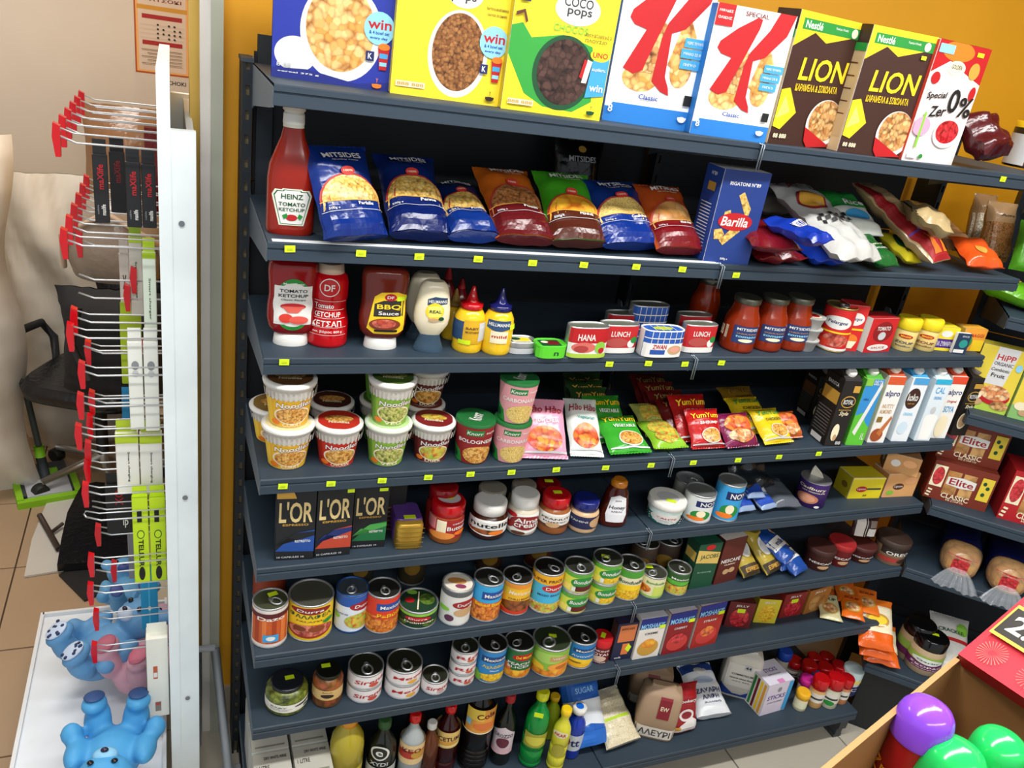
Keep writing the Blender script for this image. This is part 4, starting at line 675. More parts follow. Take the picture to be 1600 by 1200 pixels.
tz(1320, 695, 592, .056, .08, 'green and blue milk carton with a pouring milk print', 'lgreen', [('r', 0, 0, 1, 1, '#2f8ed0'), ('p', [(0, 0), (1, 0), (1, .28), (.7, .35), (.4, .5), (0, .45)], '#5ac030'), ('p', [(.15, .2), (.35, .15), (1, .9), (.9, .98)], 'white'), ('r', 0, .9, .4, 1, 'lgreen'), ('t', .7, .95, .5, .07, 'DELTA', 'white'), ('t', .3, .7, .3, .04, 'γάλα', 'navy'), ('t', .8, .14, .2, .1, '1L', 'white')], '#4aa030', cap='#c8d0c0')
tz(1354, 691, 588, .056, .08, 'white plant drink carton with almonds and orange red top', '#f2f0ea', [('r', 0, 0, 1, 1, '#f0eee8'), ('r', 0, .88, 1, 1, '#d8582a'), ('t', .52, .74, .86, .11, 'alpro', '#1a2a6a'), ('t', .5, .56, .7, .06, 'NUTTY', 'tan'), ('t', .45, .48, .7, .06, 'ALMOND', 'tan'), ('e', .4, .12, .36, .1, '#a04a1e'), ('p', [(.35, .15), (.9, .42), (.98, .38), (.6, .1)], '#c0703a'), ('r', .1, .32, .4, .4, 'dgold')], '#e6e0d8', cap='#e8d8c8', hl='#c8502a')
tz(1391, 689, 590, .056, .08, 'pale blue white coconut drink carton with dark brown round badge', '#e8eef0', [('r', 0, 0, 1, 1, '#eaf0f4'), ('e', .4, .68, .42, .16, '#3a1c14'), ('t', .4, .7, .62, .11, 'koko', 'white'), ('t', .4, .6, .4, .02, 'DAIRY FREE', 'gold'), ('t', .45, .44, .6, .05, 'ORIGINAL', 'sky'), ('e', .4, .22, .3, .1, '#d0e4f0'), ('r', .1, .9, 1, 1, '#4aa0d8')], '#d8e6ee', cap='#d8dcd8', hl='#3a98d0')
tz(1427, 688, 592, .056, .08, 'white calcium plant drink carton with a glass of milk print', '#e4eef2', [('r', 0, 0, 1, 1, '#dfeaf0'), ('t', .5, .82, .6, .1, 'CAL', 'lblue'), ('t', .5, .7, .5, .05, 'ORIGINAL', 'lblue'), ('e', .5, .5, .16, .06, 'lgrey'), ('p', [(.1, .38), (.95, .38), (.85, .02), (.2, .02)], '#f6f6f2'), ('e', .52, .38, .42, .06, '#f6f6f2'), ('r', 0, .92, 1, 1, 'cyan')], '#c8dce8', cap='#e0e0da', hl='#c8e0ee')
tz(1452, 684, 588, .056, .08, 'white soya drink carton with orange red top', '#f2f0ea', [('r', 0, 0, 1, 1, '#f2f0ea'), ('r', 0, .88, 1, 1, '#e04a2a'), ('t', .52, .74, .86, .11, 'alpro', '#1a2a6a'), ('t', .5, .6, .6, .05, 'Original', 'red'), ('t', .5, .48, .66, .1, 'SOYA', 'lblue'), ('e', .4, .2, .36, .18, 'cream')], '#e0d8d0', hl='#d84a28')
tz(1484, 680, 590, .056, .08, 'black coffee drink carton at the right end of the milk row', '#18120e', [('r', 0, 0, 1, 1, '#18120e')]+roy[1:6]+[('e', .4, .26, .3, .14, 'cream'), ('e', .4, .26, .24, .11, 'tan'), ('r', .3, .82, .9, .9, 'gold')], '#221812', cap='#7a7068')
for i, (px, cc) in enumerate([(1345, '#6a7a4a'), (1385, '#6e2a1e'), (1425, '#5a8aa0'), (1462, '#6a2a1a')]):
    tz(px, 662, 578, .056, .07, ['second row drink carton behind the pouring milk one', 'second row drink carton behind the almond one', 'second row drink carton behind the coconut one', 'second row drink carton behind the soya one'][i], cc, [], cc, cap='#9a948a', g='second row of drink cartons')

# ================================================================ SHELF 5: coffee, spreads
z = Z[4]
lor = lambda c, c2: [('r', 0, 0, 1, 1, '#14161a'), ('t', .5, .70, .86, .3, 'L\'OR', '#e0c88a'), ('t', .5, .52, .66, .03, 'ESPRESSO', 'gold'), ('p', [(.0, .14), (.5, .4), (1, .44), (1, .12)], c), ('p', [(0, .22), (.25, .34), (.6, .3), (1, .36), (1, .42), (.5, .4)], c2), ('t', .7, .28, .4, .035, 'RISTRETTO', 'white'), ('t', .4, .05, .7, .025, '10 CAPSULES 10', 'lgrey')]
carton((429, 876), (489, 873), 768, z, .035, 'black coffee capsule box with a blue wave, leftmost', lor('#1a4a9a', '#12161c')+[('p', [(.0, .9), (.5, .9), (.42, 1), (0, 1)], 'gold')], '#14161a', side='#0e1a34', name='coffee_box', cat='coffee box', group='black coffee capsule boxes')
carton((491, 872), (546, 866), 764, z, .035, 'black coffee capsule box with an orange red wave, middle one', lor('#b8422a', '#1a2c6a')+[('r', .8, .92, 1, .97, 'neon')], '#14161a', side='#1a1a1e', name='coffee_box', cat='coffee box', group='black coffee capsule boxes')
carton((548, 858), (600, 854), 763, z, .035, 'black coffee capsule box with a green wave, set back to the right', lor('#1a6a3a', '#4aa04a')+[('r', .7, .94, .95, .99, 'neon')], '#14161a', side='#1a1a1e', name='coffee_box', cat='coffee box', group='black coffee capsule boxes')
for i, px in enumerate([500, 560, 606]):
    q = V(((at(px, 860, z)).x+.02, .14, z)); carton(None, None, None, z, .04, ['dark coffee box in the shade behind the leftmost capsule boxes', 'dark coffee box in the shade behind the green wave box', 'dark copper striped coffee box in the shade beside the purple pack'][i], [('t', .5, .7, .8, .25, "L'OR", '#8a7a50')] if i < 2 else [('r', 0, .1*k, 1, .1*k+.04, '#7a4420') for k in range(6)], '#101114', loc=q, w=.075, h=.125, name='coffee_box', cat='coffee box')  # rear shade put into the box and lettering colours
t = thing('chocolate_pack', 'small gold foil and purple chocolate pack beside the capsule boxes', 'chocolate', at(640, 858, z)+V((0, .045, 0)), R(-4))
MB().loft([(0, .031, .045), (.004, .033, .047), (.062, .033, .047), (.068, .029, .043)], '#c8a040/m', 24, 6).obj('foil_wrap', t.o)
MB().loft([(.01, .0345, .04, 0, .012), (.064, .0345, .04, 0, .012), (.0705, .0305, .036, 0, .012)], '#5a3a8a/f', 24, 6).box(-.012, .016, -.022, -.008, .0705, .0715, 'neon').obj('wrapper', t.o)
put_print(MB(), .066, .066, lambda x, y, o: V((x-.033, -.0475-o, y)), [('r', 0, .1+.2*k, 1, .13+.2*k, '#8a6a1a') for k in range(5)], 9).obj('foil_fold', t.o)
jar = lambda c, lid: [('jar', c+'/g', [(0, .86), (.02, .96), (.07, 1), (.55, 1), (.63, .95), (.68, .82), (.7, .8)]), ('lid', lid+'/g', [(.69, .84), (.7, .88), (.96, .88), (.985, .84), (1, .74)])]
def spread(cx, yb, wp, yt, label, c, lid, P, lab=(.12, .62), st=None, **kw): return turned(cx, yb, wp, yt, z, label, 'spread jar', 'spread_jar', jar(c, lid), P=P, lab=lab, group='jars of sweet spread', st=st, **kw)
NU = [('p', [(.02, .2), (.06, .9), (.5, 1), (.94, .9), (.98, .2), (.5, .06)], 'white'), ('t', .54, .68, .74, .26, 'nutella', 'black'), ('t', .34, .68, .001, .001, 'n', 'black'), ('e', .5, .3, .3, .14, 'food:peppers'), ('e', .66, .26, .14, .12, 'orange'), ('p', [(.1, .3), (.2, .4), (.25, .2)], 'red')]
spread(684, 838, 50, 745, 'dim red lidded jar behind the peanut butter jar', '#8a2018', '#8a1014', [('t', .5, .5, .5, .3, 'Bu', 'cream')])  # these four rear jars have shade put into glass and lid colours
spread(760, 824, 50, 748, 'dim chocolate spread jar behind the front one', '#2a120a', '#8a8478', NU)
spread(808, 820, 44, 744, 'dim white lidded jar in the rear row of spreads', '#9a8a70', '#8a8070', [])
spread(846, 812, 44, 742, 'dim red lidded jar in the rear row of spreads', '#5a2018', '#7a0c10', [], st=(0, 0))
turned(692, 851, 53, 766, z, 'peanut butter jar with a big red lid', 'spread jar', 'spread_jar', [('jar', '#b8682a/g', [(0, .9), (.03, 1), (.6, 1), (.7, .97)]), ('lid', 'red/g', [(.68, .97), (.69, 1), (.95, 1), (.98, .96), (1, .88)])], P=[('r', -.1, .14, 1.1, 1, '#a01c20'), ('r', .0, .5, .3, 1, '#d88080'), ('r', .32, .3, .5, .95, 'cream'), ('t', .72, .62, .4, .18, 'Butter', 'white'), ('t', .76, .82, .3, .06, 'CREAMY', 'white'), ('e', .42, .28, .26, .16, '#e08a3a'), ('e', .8, .38, .14, .1, 'orange')], lab=(.08, .66), group='jars of sweet spread', lidP=[('e', .5, .55, .4, .35, 'lgrey'), ('r', .35, .45, .65, .65, 'neon')])
spread(757, 845, 59, 765, 'dark chocolate spread jar with white lid and white label', '#35160a', 'white', NU)
spread(810, 838, 50, 757, 'white lidded jar with an almond spread label', '#d8cdb8', 'white', [('p', [(0, .2), (.2, .9), (.9, .95), (.95, .2), (.5, .1)], 'white'), ('e', .6, .55, .36, .3, '#8a1c1c'), ('t', .6, .66, .5, .2, 'Alma', 'white'), ('t', .62, .45, .54, .16, 'cream', 'white'), ('e', .2, .4, .14, .14, '#8a1c1c'), ('e', .25, .85, .14, .1, 'red'), ('e', .45, .12, .14, .08, 'brown')], (.03, .64))
spread(858, 836, 50, 758, 'peanut butter jar with red lid and white label, neon sticker on top', '#9a5a30', '#c0121a', [('r', -.1, .22, 1.1, .96, '#e6e2da'), ('t', .55, .7, .6, .1, 'PEANUT', 'dbrown'), ('t', .55, .54, .5, .08, 'butter', 'dbrown'), ('r', .1, .22, .9, .36, 'brown'), ('e', .5, .36, .14, .14, 'tan')], st=(0, 0, .3))
spread(905, 834, 47, 766, 'jar with dark blue lid and dark blue label', '#d8b48a', '#1a2470', [('r', -.1, .1, 1.1, .9, '#1c2048'), ('e', .84, .5, .2, .34, 'tan'), ('t', .4, .6, .4, .12, 'TAHINI', 'lgrey')])
turned(951, 827, 47, 738, z, 'dark honey squeeze bottle with white label and amber cap', 'honey bottle', 'honey_bottle', [('bottle', '#4a1408/g', [(0, .9), (.03, .98), (.1, 1), (.3, .98), (.55, .86), (.75, .72), (.86, .5), (.88, .46)]), ('cap', '#c87a1a/g', [(.86, .5), (.87, .56), (.96, .54), (1, .4)])], e=2.4, ry={'bottle': .75, 'cap': 1}, proj=True, k=.4, P=[('p', [(.2, .02), (.8, .02), (.86, .3), (.76, .9), (.5, 1), (.24, .9), (.14, .3)], '#e8e8ec'), ('t', .5, .55, .56, .16, 'Honey', 'dgrey', 0, .2), ('t', .5, .42, .36, .05, 'ΜΕΛΙ', 'dgrey'), ('t', .5, .8, .2, .05, 'pure', 'dgrey')], lab=(.12, .72))
turned(1032, 822, 59, 764, z, 'white and teal dotted tub with white lid', 'tub', 'food_tub', [('tub', '#2a9a8a', [(0, .8), (.03, .84), (.7, .94), (.74, .97)]), ('lid', '#eceae2', [(.72, 1), (.74, 1.03), (.95, 1.03), (1, .98)])], P=[('r', -.3, .6, 1.3, 1, '#d8eae4'), ('e', .55, .4, .34, .36, 'white'), ('t', .55, .45, .4, .12, 'TAHINI', 'red'), ('e', .55, .25, .14, .1, 'lgrey')]+[('e', -.2+.1*i, .15+.18*(j+.5*(i % 2)), .018, .03, 'white') for i in range(15) for j in range(3)], lab=(.04, .7), lidP=[('e', .5, .5, .35, .3, 'lgrey'), ('r', .45, .2, .75, .38, 'neon')])
noy = lambda c: [('r', -.5, 0, 1.5, 1, c), ('r', .45, .62, 1.1, .86, 'navy'), ('t', .74, .74, .4, .16, 'NOY', 'white'), ('e', .6, .28, .22, .2, 'green'), ('e', .6, .34, .1, .14, 'cream'), ('e', .5, .14, .2, .08, 'orange')]
can(1066, 792, 44, 738, z, 'dim white milk tin in the rear row', noy('#a8a8a0'), cat='tin')  # label white greyed to imitate shade in the rear row
can(1082, 817, 48, 755, z, 'white condensed milk tin beside the white and teal tub', noy('#dfe2e0'), ring=False, lid='#b0b4b0/m')
can(1126, 814, 44, 741, z, 'bright blue milk tin behind the bagged blue packs', noy('#35a0dc'), ring=False, lid='#b0b4b0/m')
for i, (px, py, dg, dz, lb) in enumerate([(1166, 806, 25, .0, 'blue and white bagged sweets pack in front, left one'), (1200, 803, 30, .0, 'blue and white bagged sweets pack in front, right one'), (1180, 786, 20, .03, 'blue and white bagged sweets pack lying on top')]):
    lying(px, py, z, .065, .10, .025, dg-20, lb, [('r', 0, .1, 1, .4, '#1f4ab0'), ('r', .1, .5, .9, .8, '#dfe6ee'), ('t', .5, .65, .6, .08, 'MILK', 'navy')], '#8fa6c8/f', dz=dz, tilt=70, seed=80+i)
lying(1228, 800, z, .10, .13, .03, -5, 'empty grey mesh bag in front of the purple cocoa tub', [], '#5a6068/f', tilt=84, seed=85)
lying(1178, 775, z, .15, .10, .04, 10, 'dark crumpled bag in the shade behind the blue packs', [], '#1c2226/f', dz=.03, tilt=55, seed=86, amp=.006)
t = turned(1260, 793, 46, 738, z, 'purple cocoa tub with a torn paper lid', 'cocoa tub', 'cocoa_tub', [('tub', '#3a1a6a', [(0, .97), (.01, 1), (.97, 1), (.98, 1)]), ('rim', '#c8c8cc/m', [(.975, 1.02), (1, 1.02)])], P=[('t', .45, .78, .62, .14, 'Cadbury', 'cream', 0, .25), ('t', .5, .66, .5, .05, 'HOT CHOCOLATE', 'cream'), ('e', .4, .36, .24, .2, '#c07a5a'), ('e', .4, .36, .17, .14, '#d89a7a'), ('e', .65, .08, .06, .05, 'white')], lab=(.02, .97))
MB().add([(-.018, .012, 0), (.02, .008, 0), (.012, .014, .012), (-.012, .016, .03), (-.016, .018, .018), (-.018, .0135, 0), (.02, .0095, 0), (.012, .0155, .012), (-.012, .0175, .03), (-.016, .0195, .018)], [(0, 1, 2, 3, 4), (9, 8, 7, 6, 5)], '#d8d4c0').obj('torn_lid', t.o, (0, 0, t.h))
carton((1323, 779), (1373, 778), 747, z, .07, 'yellow tea box with dark band', [('r', 0, 0, 1, 1, '#e6d41e'), ('e', .35, .45, .17, .14, 'red'), ('t', .35, .45, .26, .12, 'Lipton', 'white'), ('r', .52, .42, .95, .5, 'dgrey'), ('t', .5, .15, .12, .08, '20', 'dbrown'), ('r', 0, .93, 1, 1, 'lyellow')], side='#c8b818', L=[('e', .6, .5, .2, .14, 'dgold')], topc='#d8c81e', name='tea_box', cat='tea box', group='tea boxes on the fifth shelf')
t = carton((1377, 777), (1425, 775), 741, z, .07, 'peach coloured tea box, the lower one', [('r', 0, 0, 1, 1, '#e2a86a'), ('e', .42, .45, .17, .14, 'brown'), ('t', .42, .45, .26, .12, 'Lipton', 'white'), ('e', .2, .2, .12, .1, 'lgreen'), ('e', .75, .7, .2, .15, 'peach')], side='#c88a4a', topc='#d8a46a', name='tea_box', cat='tea box', group='tea boxes on the fifth shelf')
carton(None, None, None, z, .07, 'peach coloured tea box balanced askew on the lower one', [('r', 0, 0, 1, 1, '#d09a60'), ('e', .3, .5, .14, .2, 'white'), ('e', .7, .6, .2, .2, 'peach')], side='#b87a40', L=[('e', .5, .5, .2, .2, 'cream')], topc='#b08050', loc=t.loc+V((.0, .0, 0)), w=.10, h=.06, up=t, rz=R(-38), name='tea_box', cat='tea box', group='tea boxes on the fifth shelf')

# ================================================================ SHELF 6: tins, coffee
z = Z[5]  # dark metal lids on this shelf: shade and dark reflections in the colour
can(420, 942, 50, 896, z, 'dim orange tin at the rear left behind the sausage tin', [('r', -.5, 0, 1.5, 1, '#8a3414')], cat='food can', h=.125)  # orange darkened to carry the rear shade
can(420, 1014, 54, 919, z, 'white tin with orange sausages print and a neon sticker, leftmost', [('r', -.5, 0, 1.5, 1, '#e6dcd4'), ('r', .1, .08, .9, .82, '#c85a1e'), ('r', .2, .1, .3, .8, '#a83e12'), ('r', .36, .1, .44, .8, '#e07a3a'), ('r', .54, .1, .62, .8, '#a83e12'), ('r', .7, .1, .8, .8, '#e07a3a'), ('r', 0, .8, 1, .92, 'maroon'), ('t', .52, .78, .5, .1, 'Dazo', 'white'), ('r', .38, .14, .66, .34, 'lblue'), ('e', .52, .24, .08, .06, 'white')], lid='#7a8060/m', st=(.1, .35, .4))
can(482, 1004, 69, 905, z, 'large yellow tin with falafel print', [('r', -.5, 0, 1.5, 1, '#f0c81c'), ('e', .5, .88, .32, .1, '#8a1c1c'), ('t', .5, .88, .4, .08, 'Durra', 'white', 0, .2), ('t', .5, .72, .66, .12, 'ΦΑΛΑΦΕΛ', 'dgreen'), ('t', .5, .58, .4, .04, 'FALAFEL', 'brown'), ('e', .5, .27, .38, .2, '#a03018'), ('e', .5, .3, .34, .17, 'food:meat'), ('e', .35, .35, .1, .08, '#7a3a1a'), ('e', .6, .34, .12, .09, '#8a421c'), ('e', .78, .52, .1, .06, 'green')], lid='#8a8a7a/m', ring=False)
can(545, 990, 50, 901, z, 'blue and white tin with bean salad print', [('r', -.5, 0, 1.5, 1, '#dfe6ee'), ('r', -.5, .72, 1.5, 1, '#2456a8'), ('e', .75, .72, .28, .12, '#a01c24'), ('t', .75, .73, .36, .09, 'Durra', 'white', 0, .2), ('e', .72, .3, .34, .22, 'food:salad'), ('t', .3, .5, .3, .04, 'BEANS', 'navy'), ('e', .2, .4, .08, .06, 'lgreen')], lid='#7a8a98/m', rim='#3a6ab8/m')
can(592, 991, 53, 902, z, 'red tin of orange beans with open ring pull', [('r', -.5, 0, 1.5, 1, '#d83a1e'), ('r', -.5, 0, 1.5, .48, 'food:beans'), ('r', .4, .64, 1.05, .86, '#1f4a9a'), ('t', .72, .75, .5, .1, 'Maxicana', 'white'), ('t', .72, .5, .6, .12, 'Ρεβύθια', 'yellow'), ('r', .3, .4, 1.1, .44, '#d83a1e')], lid='#4a4a44/m')
can(648, 984, 63, 919, z, 'squat dark green tin with olive print on its lid', [('r', -.5, 0, 1.5, 1, '#143a20'), ('r', -.5, .82, 1.5, 1, 'lgreen'), ('e', .52, .62, .22, .16, 'red'), ('t', .52, .62, .3, .12, 'Durra', 'white'), ('t', .55, .38, .5, .12, 'Dolmadas', 'cream'), ('e', .2, .22, .14, .14, 'food:olives'), ('e', .8, .2, .2, .14, 'food:olives')], lid='#173a22', lidP=[('e', .5, .5, .5, .5, '#173a22'), ('e', .25, .5, .14, .12, 'red'), ('e', .75, .6, .22, .25, 'food:olives'), ('r', .48, .1, .52, .9, 'cream'), ('e', .3, .85, .15, .1, 'lgreen')], ring=False)
can(706, 979, 50, 895, z, 'white and grey tin with a printed white lid', [('r', -.5, 0, 1.5, 1, '#dfe0da'), ('r', -.5, .86, 1.5, 1, '#5a5e60'), ('e', .72, .62, .28, .12, '#a01c24'), ('t', .72, .62, .36, .09, 'Durra', 'white'), ('e', .7, .38, .22, .13, 'tan'), ('e', .25, .45, .14, .07, 'lgreen'), ('e', .4, .2, .1, .1, '#5a2a4a')], lid='#e0d8c8', lidP=[('e', .5, .5, .5, .5, '#e4dccc'), ('e', .45, .6, .35, .18, '#c88a4a'), ('e', .6, .3, .2, .12, '#8a3a5a')], ring=False)
can(753, 972, 48, 887, z, 'light blue and orange baked beans tin', [('r', -.5, 0, 1.5, 1, '#35a6dc'), ('r', -.5, 0, 1.5, .44, 'food:beans'), ('r', .4, .62, 1.02, .84, '#1f4a9a'), ('t', .71, .73, .5, .1, 'Maxicana', 'white'), ('r', -.5, .4, 1.5, .52, '#e06a1e'), ('t', .6, .47, .66, .09, 'Baked Beans', 'yellow')], lid='#4a4a44/m')
can(798, 962, 48, 884, z, 'yellow and orange tin of chopped beans', [('r', -.5, 0, 1.5, 1, '#f0bc2a'), ('r', -.5, 0, 1.5, .14, '#d83a1e'), ('e', .58, .28, .4, .18, 'food:peppers'), ('r', .0, .86, 1, 1, '#e8902a'), ('t', .62, .72, .5, .12, 'Mexicana', 'cream', 0, .2), ('t', .62, .52, .5, .06, 'CHILLI BEANS', 'dred')], lid='#3e3a34/m')
can(844, 959, 49, 871, z, 'light blue tin of mixed beans with yellow band', [('r', -.5, 0, 1.5, 1, '#45b4dc'), ('r', -.5, .76, 1.5, 1, '#f0b01e'), ('t', .5, .86, .7, .08, 'SUPER PRICE', 'brown'), ('e', .7, .66, .28, .1, '#c01c24'), ('t', .7, .66, .4, .08, 'Durra', 'white'), ('t', .6, .48, .5, .05, 'MIXED BEANS', 'navy'), ('r', -.5, 0, 1.5, .26, 'food:whitebeans'), ('e', .15, .42, .07, .07, 'red'), ('e', .6, .14, .4, .12, 'food:salad')], lid='#3a3834/m')
bon = lambda c: [('r', -.5, 0, 1.5, 1, '#d8e04a'), ('r', -.5, .8, 1.5, 1, '#5aa83a'), ('e', .68, .52, .3, .3, '#2a8a3a'), ('t', .7, .58, .5, .2, 'Bonduelle', 'white', 0, .2), ('r', .5, .06, 1, .34, c), ('r', .0, .06, .4, .4, 'lyellow'), ('r', .42, .06, .5, .3, 'white')]
t = can(889, 959, 47, 912, z, 'green and yellow vegetable tin, lower of the left pair', bon('maroon'), h=.066, rim='#b8b8a8/m')
can(0, 0, 0, 0, z, 'green and yellow vegetable tin with dark beans, upper of the left pair', bon('maroon'), h=.066, up=t, lid='#55584a/m')
t = can(933, 945, 47, 900, z, 'green and yellow corn tin, lower of the right pair', bon('food:corn'), h=.066)
can(0, 0, 0, 0, z, 'green and yellow corn tin with a neon sticker, upper of the right pair', bon('food:corn'), h=.066, up=t, lid='#55584a/m', st=(-.2, -.1, .1))
can(972, 938, 45, 867, z, 'green topped corn tin right of the stacked pairs', [('r', -.5, 0, 1.5, 1, '#e8e0c0'), ('r', -.5, .76, 1.5, 1, '#4a9a34'), ('r', -.5, 0, 1.5, .4, 'food:corn'), ('t', .6, .62, .6, .12, 'Bonduelle', 'dgreen', 0, .2), ('e', .6, .42, .3, .1, 'yellow')], lid='#4a4c40/m')
can(1012, 935, 40, 882, z, 'small yellow tin with bean print and a neon sticker', [('r', -.5, 0, 1.5, 1, '#e4e0b0'), ('e', .3, .4, .2, .2, 'food:beans'), ('r', .55, .1, 1, .6, '#c8d860'), ('t', .6, .78, .5, .12, 'Bonduelle', 'green'), ('r', -.5, 0, 1.5, .08, 'lgreen')], lid='#6a6c5a/m', st=(-.5, .3, .3))
can(1050, 930, 38, 876, z, 'small tin with dark green label, rightmost before the coffee block', [('r', -.5, 0, 1.5, 1, '#2c5a28'), ('r', -.5, .0, 1.5, .42, 'food:salad'), ('e', .5, .56, .5, .1, '#5ab03a'), ('t', .6, .76, .5, .1, 'Mexico', 'white')], lid='#55584a/m')
for i, (cx, yb, yt, c, lb) in enumerate([(560, 920, 868, '#2a2a20', 'dim tin in the rear row behind the blue and white tin'), (640, 916, 866, '#3a3420', 'dim dark tin in the rear row behind the squat green tin'), (760, 900, 850, '#3a2418', 'dim tin in the rear row behind the baked beans'), (836, 890, 842, '#5a2a14', 'dim orange tin in the rear row behind the light blue tin'), (995, 905, 856, '#4a3a30', 'dim tin in the rear row behind the corn tin'), (1030, 900, 852, '#3c2c24', 'dim tin in the rear row next to the coffee block')]):  # tin colours painted dark for the shade of the rear row
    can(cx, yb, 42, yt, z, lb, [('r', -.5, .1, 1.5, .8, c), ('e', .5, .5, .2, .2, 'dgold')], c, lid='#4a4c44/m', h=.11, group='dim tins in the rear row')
carton((1075, 921), (1110, 915), 852, z, .055, 'dark green vacuum coffee block with gold band', [('r', 0, 0, 1, 1, '#0f4a30'), ('p', [(0, .6), (1, .52), (1, .78), (0, .88)], '#d8b860'), ('t', .55, .70, .8, .12, 'JACOBS', 'dgreen'), ('e', .5, .92, .2, .06, 'red'), ('t', .5, .36, .6, .05, 'Krönung', '#8ab09a')], '#0f4a30', side='#0c3c28', L=[('r', .1, .6, .9, .8, '#c8a850')], topc='#14503a', name='coffee_box', cat='coffee')
carton((1114, 914), (1148, 905), 845, z, .03, 'brown coffee stick box with white lettering beside the green block', [('r', 0, 0, 1, 1, '#5a1f14'), ('t', .5, .52, .86, .1, 'NESCAFÉ', 'white'), ('t', .5, .42, .5, .03, 'CLASSIC', 'cream'), ('e', .4, .26, .14, .06, 'tan'), ('e', .65, .28, .14, .06, 'tan')], '#5a1f14', side='#3a140e', topc='#d8d0c8', name='coffee_box', cat='coffee')
for i, (px, py, dg, lb) in enumerate([(1172, 908, 12, 'gold coffee pouch with white oval, left one'), (1206, 903, 18, 'gold coffee pouch with white oval, right one')]):
    lying(px, py, z, .075, .16, .035, dg, lb, [('e', .5, .5, .34, .18, 'white'), ('e', .5, .5, .28, .12, 'lgrey'), ('r', 0, .0, 1, .2, '#3a2c14'), ('t', .5, .1, .8, .08, 'ESPRESSO', 'gold'), ('e', .5, .84, .3, .08, '#6a5a1a')], '#b09a3a/f', tilt=55, seed=90+i, name='coffee_pouch')
for i, (px, py, dz, lb) in enumerate([(1232, 897, .0, 'blue and white coffee pack lying lowest beside the gold pouches'), (1250, 903, .0, 'small blue and white coffee pack at the shelf front'), (1232, 884, .036, 'blue and white coffee pack lying on top of the others')]):
    lying(px, py, z, .08, .12, .035, 12+8*i, lb, [('r', 0, .35, 1, .65, 'white'), ('t', .5, .5, .6, .14, 'milk', 'navy'), ('e', .8, .8, .14, .1, 'tan')], '#1f4a9a/f', dz=dz, tilt=70, seed=95+i, name='coffee_pouch', amp=.003)
tubp = lambda c, lid: [('tub', c, [(0, .86), (.02, .9), (.74, .98), (.76, 1)]), ('lid', lid, [(.75, 1.03), (.77, 1.06), (.96, 1.06), (1, 1.0)])]
for cx, yb, wp, yt, c, lid, lb, tx in [(1270, 892, 44, 842, '#4a1c16', '#3c1a14', 'dark brown coffee tub with dark lid', 'NESCAFÉ'), (1302, 885, 40, 836, '#7a1a1a', '#a01a1e', 'dark red coffee tub with red lid', 'NESCAFÉ'), (1335, 879, 44, 838, '#5a1c18', '#4a1a16', 'brown coffee tub under the upturned pouch', 'NESCAFÉ'), (1381, 882, 50, 828, '#9a7a5c', '#3a2a22', 'brown chocolate drink tub with biscuit print, rightmost', 'OREO')]:
    t = turned(cx, yb, wp, yt, z, lb, 'tub', 'coffee_tub', tubp(c, lid), P=[('t', .6, .55, .6, .16, tx, 'white'), ('e', .68, .25, .16, .12, 'tan')] if tx != 'OREO' else [('r', .3, .6, 1.2, 1, '#2a1a14'), ('t', .66, .7, .5, .2, 'OREO', 'white'), ('e', .5, .3, .26, .14, '#a8342a'), ('e', .8, .25, .14, .14, 'dbrown')], lab=(.04, .74), group='round coffee tubs at the shelf end')
    if cx == 1335: u3 = t
bag(u3.loc+V((0, .01, u3.h+.012)), .09, .075, .03, R(-20), 10, 'upturned brown and silver pouch on the brown tub', [('r', .1, .1, .45, .9, '#d8d0c8'), ('r', .5, .1, .52, .9, 'white'), ('r', .58, .15, .9, .5, 'white'), ('r', .62, .55, .9, .85, '#8a7a70')], '#3c2220/f', seed=99, name='coffee_pouch')

# ================================================================ SHELF 7: jars, tuna, fruit, jelly
z = Z[6]  # dark metal tin lids below have shade and dull reflections coloured in
turned(446, 1121, 64, 1040, z, 'large glass jar of pickles with dark lid', 'pickle jar', 'pickle_jar', [('jar', 'food:pickles', [(0, .84), (.02, .94), (.08, 1), (.7, 1), (.8, .9), (.86, .74), (.88, .7)]), ('lid', '#22242a/g', [(.87, .74), (.88, .77), (.98, .77), (1, .72)])], P=[('r', -.1, 0, 1.02, 1, '#e8e6da'), ('t', .38, .66, .26, .14, 'BABY', 'dgrey'), ('t', .38, .45, .4, .08, 'Αγγουράκια', 'dgrey'), ('t', .38, .32, .28, .08, 'τουρσί', 'dgrey'), ('e', .8, .68, .18, .12, '#1e2c14'), ('e', .82, .3, .05, .12, 'dgreen')], lab=(.2, .52), st=(.1, .1))  # lid coloured dark for the shade under the shelf above
turned(509, 1108, 46, 1030, z, 'glass jar of brown peppers with kraft label', 'pepper jar', 'pepper_jar', [('jar', 'food:peppers', [(0, .86), (.02, .95), (.06, 1), (.78, 1), (.86, .9), (.9, .78)]), ('lid', '#34362e/m', [(.89, .8), (.9, .82), (.99, .82), (1, .78)])], P=[('r', -.1, 0, 1.1, 1, '#d2b070'), ('e', .5, .42, .14, .2, 'dbrown'), ('t', .5, .82, .2, .08, 'bio', 'dbrown')], lab=(.3, .62), st=(-.2, .3))
def tuna(lb, c, tx, img='tan'): return dict(label=lb, P=[('r', -.5, 0, 1.5, 1, '#e8e2e0'), ('t', .6, .56, .6, .34, tx, '#b01c24', 4, .3), ('e', .66, .24, .1, .16, c), ('r', -.5, 0, 1.5, .06, 'lgrey')])
